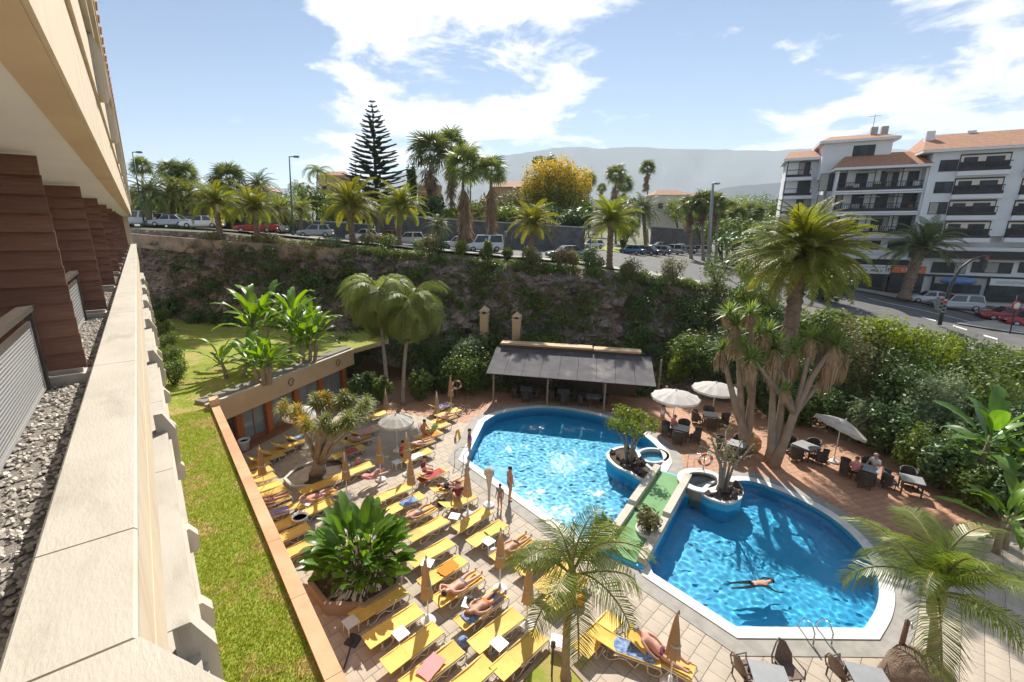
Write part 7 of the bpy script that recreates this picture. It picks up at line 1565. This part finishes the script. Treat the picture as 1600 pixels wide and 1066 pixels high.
def J_swim():
    z = 0.0
    return dict(pel=(0, 0, z), spi=(.17, 0, z + .02), che=(.40, 0, z + .04), nec=(.56, 0, z + .07), hea=(.68, 0, z + .11), top=(.78, 0, z + .13), lh=(-.05, .10, z), lk=(-.46, .16, z - .06), la=(-.88, .14, z - .02), lt=(-1.0, .14, z - .02), rh=(-.05, -.10, z), rk=(-.46, -.13, z - .03), ra=(-.88, -.10, z - .08), rt=(-1.0, -.10, z - .08), ls=(.45, .19, z + .02), le=(.66, .34, z - .06), lw=(.90, .30, z - .08), lp=(.98, .27, z - .08), rs=(.45, -.19, z + .02), re=(.60, -.36, z - .06), rw=(.80, -.44, z - .1), rp=(.88, -.44, z - .1))
def person(label, loc, yaw, J, skin='skin_tan', hair='hair_dark', bottom='navy', top=None, s=1.0):
    T = thing('person', label, 'person', loc, yaw, 'hotel guests', s); V_ = [Vector(J[k]) for k in JN]
    o = skin_mesh('body', V_, JE, JR, skin); o.parent = T
    def cloth(idx, ed, rad, name, m): q = skin_mesh(name, idx, ed, rad, m); q.parent = T
    mid = lambda a, b, u: Vector(J[a]).lerp(Vector(J[b]), u)
    if bottom: cloth([V_[0], mid('pel', 'spi', .5), V_[6], mid('lh', 'lk', .42), V_[10], mid('rh', 'rk', .42)], [(0, 1), (0, 2), (2, 3), (0, 4), (4, 5)], [.145, .138, .108, .10, .108, .10], 'shorts', 'cloth_' + bottom)
    if top: cloth([mid('pel', 'spi', .3), V_[1], V_[2], mid('che', 'nec', .55), V_[14], mid('ls', 'le', .7), V_[18], mid('rs', 're', .7)], [(0, 1), (1, 2), (2, 3), (2, 4), (4, 5), (2, 6), (6, 7)], [.142, .14, .155, .085, .075, .062, .075, .062], 'shirt', 'cloth_' + top)
    hd = mid('hea', 'top', .25); ax = (Vector(J['top']) - Vector(J['nec'])).normalized(); face = Vector((1, 0, 0)) if abs(ax.x) < .6 else Vector((0, 0, 1 if ax.x < 0 else -1))
    hb_ = MB(); n = 10; e1 = ax.orthogonal().normalized(); e2 = ax.cross(e1); vs = []
    for i in range(6):
        ph = PI / 2 * i / 5
        for k in range(n): g = 2 * PI * k / n; vs.append(hd - face * .022 + ax * (.02 + .118 * math.sin(ph)) + (e1 * math.cos(g) + e2 * math.sin(g)) * .108 * math.cos(ph))
    hb_.add(vs, [(i * n + k, i * n + (k + 1) % n, i * n + n + (k + 1) % n, i * n + n + k) for i in range(5) for k in range(n)] + [tuple(reversed(range(n)))], True).build('hair', hair, T)
    MB().add([hd + face * .085 - ax * .01, hd + face * .115 - ax * .045, hd + face * .085 - ax * .05 + face.cross(ax) * .015, hd + face * .085 - ax * .05 - face.cross(ax) * .015], [(0, 2, 1), (0, 1, 3), (1, 2, 3)]).build('nose', skin, T)
    for sg in (-1, 1): MB().box(hd + face * .092 + face.cross(ax) * .034 * sg, (.014, .014, .014)).build('eye', 'eye_dark', T)
    for w_, e_ in (('lp', 'lw'), ('rp', 're' if False else 'rw')):
        p = Vector(J[w_]); d_ = (p - Vector(J[e_])).normalized(); sd_ = d_.orthogonal().normalized(); 
        for q, (off, ln) in enumerate(((-.024, .07), (-.008, .082), (.008, .078), (.024, .062))): MB().tube([p + sd_ * off, p + sd_ * off * 1.1 + d_ * ln * .6, p + sd_ * off * 1.1 + d_ * ln + face * .01], [.0085, .008, .006], 5).build('finger', skin, T)
        MB().tube([p - d_ * .03 + sd_ * .03, p + sd_ * .05 + d_ * .01, p + sd_ * .055 + d_ * .035], [.01, .009, .007], 5).build('thumb', skin, T)
    return T
def on_lounger(px): c = G(px[0], px[1], .34); return Vector((c.x, c.y, 0))
person('sunbather lying face up in dark trunks with pink shoulders, middle row', on_lounger((716, 919)) + Vector((.1, 0, 0)), R(7), J_lie(6, .2, 1), 'skin_pink', 'hair_dark', 'grey')
person('sunbather in orange trunks lying on a blue towel', on_lounger((752, 951)) + Vector((.1, 0, 0)), R(7), J_lie(8), 'skin_tan', 'hair_brown', 'orange')
person('sunbather lying beside the deep-pleated parasol, left of two', on_lounger((800, 857)) + Vector((.1, 0, 0)), R(8), J_lie(4), 'skin_tan', 'hair_dark', 'black')
person('pink-skinned sunbather lying right of the deep-pleated parasol', on_lounger((838, 874)) + Vector((.1, 0, 0)), R(8), J_lie(4, .4), 'skin_pink', 'hair_grey', 'pink')
person('sunbather reclining beside the bottom parasol', on_lounger((1028, 1022)), R(-75), J_lie(25, .3), 'skin_pink', 'hair_grey', 'maroon')
person('sunbather in pink lying below the dragon tree', on_lounger((582, 748)), R(9), J_lie(20, .6), 'skin_pink', 'hair_brown', 'pink', 'pink')
person('person in dark red top sitting under the grey round parasol', G(628, 722), R(-40), J_sit(.40), 'skin_tan', 'hair_dark', 'maroon', 'red')
person('person in red swimwear sitting on a lounger near the pool entry', G(662, 748), R(-30), J_sit(.40), 'skin_pink', 'hair_dark', 'red', 'maroon')
person('person in dark vest with reddish hair sitting with back to camera', G(716, 792), R(70), J_sit(.40), 'skin_pink', 'hair_brown', 'grey', 'maroon')
person('person sitting on the far side of the orange towel', G(662, 686), R(-60), J_sit(.40), 'skin_tan', 'hair_dark', 'orange', 'orange')
person('person in maroon standing at the upper pool entry rails', G(734, 716, .05), R(150), J_stand(.05), 'skin_tan', 'hair_dark', 'maroon', 'purple')
person('bare-chested man in dark trunks standing on the pool edge', G(796, 782, 0), R(-10), J_stand(.03, .05), 'skin_tan', 'hair_dark', 'navy')
person('child in grey standing beside the covered parasol', G(781, 795), R(200), J_stand(), 'skin_tan', 'hair_dark', 'grey', 'grey', .72)
person('waiter in white shirt and dark trousers standing on the terrace', G(1032, 674), R(-60), J_stand(), 'skin_tan', 'hair_dark', 'black', 'white')
person('bare-armed guest sitting beside the waiter', G(1050, 680), R(-20), J_sit(.44), 'skin_pink', 'hair_brown', 'grey', 'pink')
person('guest in white shirt sitting at the right terrace table', G(1363, 745), R(160), J_sit(.44), 'skin_pink', 'hair_grey', 'grey', 'white')
person('guest in pale pink top sitting left of the right terrace table', G(1332, 752), R(10), J_sit(.44), 'skin_pink', 'hair_brown', 'black', 'pink')
person('swimmer in dark trunks swimming in the lower pool', G(1178, 914, -.20), R(-32), J_swim(), 'skin_tan', 'hair_dark', 'navy', None, .9)
for i, (px, pose, sk, hr, bt_, tp, lab) in enumerate((((650, 806), J_lie(3, .3), 'skin_tan', 'hair_brown', 'teal', None, 'sunbather in teal trunks lying behind the planter bush'), ((655, 695), J_lie(10), 'skin_pink', 'hair_grey', 'navy', None, 'sunbather lying right of the grey round parasol'), ((692, 655), J_lie(15, .5), 'skin_tan', 'hair_dark', 'red', None, 'sunbather in red lying near the far tan parasol'), ((700, 762), J_lie(20), 'skin_pink', 'hair_brown', 'black', 'black', 'sunbather in black swimsuit left of the pool corner'), ((556, 690), J_lie(22, .4), 'skin_tan', 'hair_dark', 'white', None, 'sunbather in white trunks right of the dragon tree'), ((886, 922), J_lie(5), 'skin_tan', 'hair_dark', 'grey', None, 'sunbather half hidden under the slim palm fronds'), ((494, 779), J_lie(3, .2, 1), 'skin_pink', 'hair_grey', 'purple', None, 'sunbather in purple lying below the dragon tree bed'), ((418, 786), J_lie(12), 'skin_tan', 'hair_grey', 'maroon', None, 'sunbather in maroon lying along the orange wall'))):
    person(lab, on_lounger(px) + Vector((.1, 0, 0)), R(8), pose, sk, hr, bt_, tp)
bpy.context.view_layer.update(); dgx = bpy.context.evaluated_depsgraph_get()
for o, name, mt in PEND:
    me = bpy.data.meshes.new_from_object(o.evaluated_get(dgx)); me.name = name; me.materials.clear(); me.materials.append(MATS[mt]); me.polygons.foreach_set('use_smooth', [True] * len(me.polygons))
    par = o.parent; bpy.data.objects.remove(o); link(name, me, par)
# ================================================================== haze: the air between here and the mountains
hm = bpy.data.materials.new('haze_air'); hm.use_nodes = True; nt = hm.node_tree; nt.nodes.clear(); t = NT(nt)
pv = t.n('ShaderNodeVolumePrincipled'); pv.inputs['Color'].default_value = (0.80, 0.90, 1.0, 1); pv.inputs['Density'].default_value = HAZE; pv.inputs['Anisotropy'].default_value = 0.2
ou = t.n('ShaderNodeOutputMaterial'); t.l(pv.outputs[0], ou.inputs['Volume']); MATS['haze_air'] = hm
hc = W(0, 5000); tag(stuff(MB().box((hc.x, hc.y, 430), (30000, 30000, 880), -AZ).build('haze', 'haze_air')), 'pale air haze in front of the mountains', 'haze')
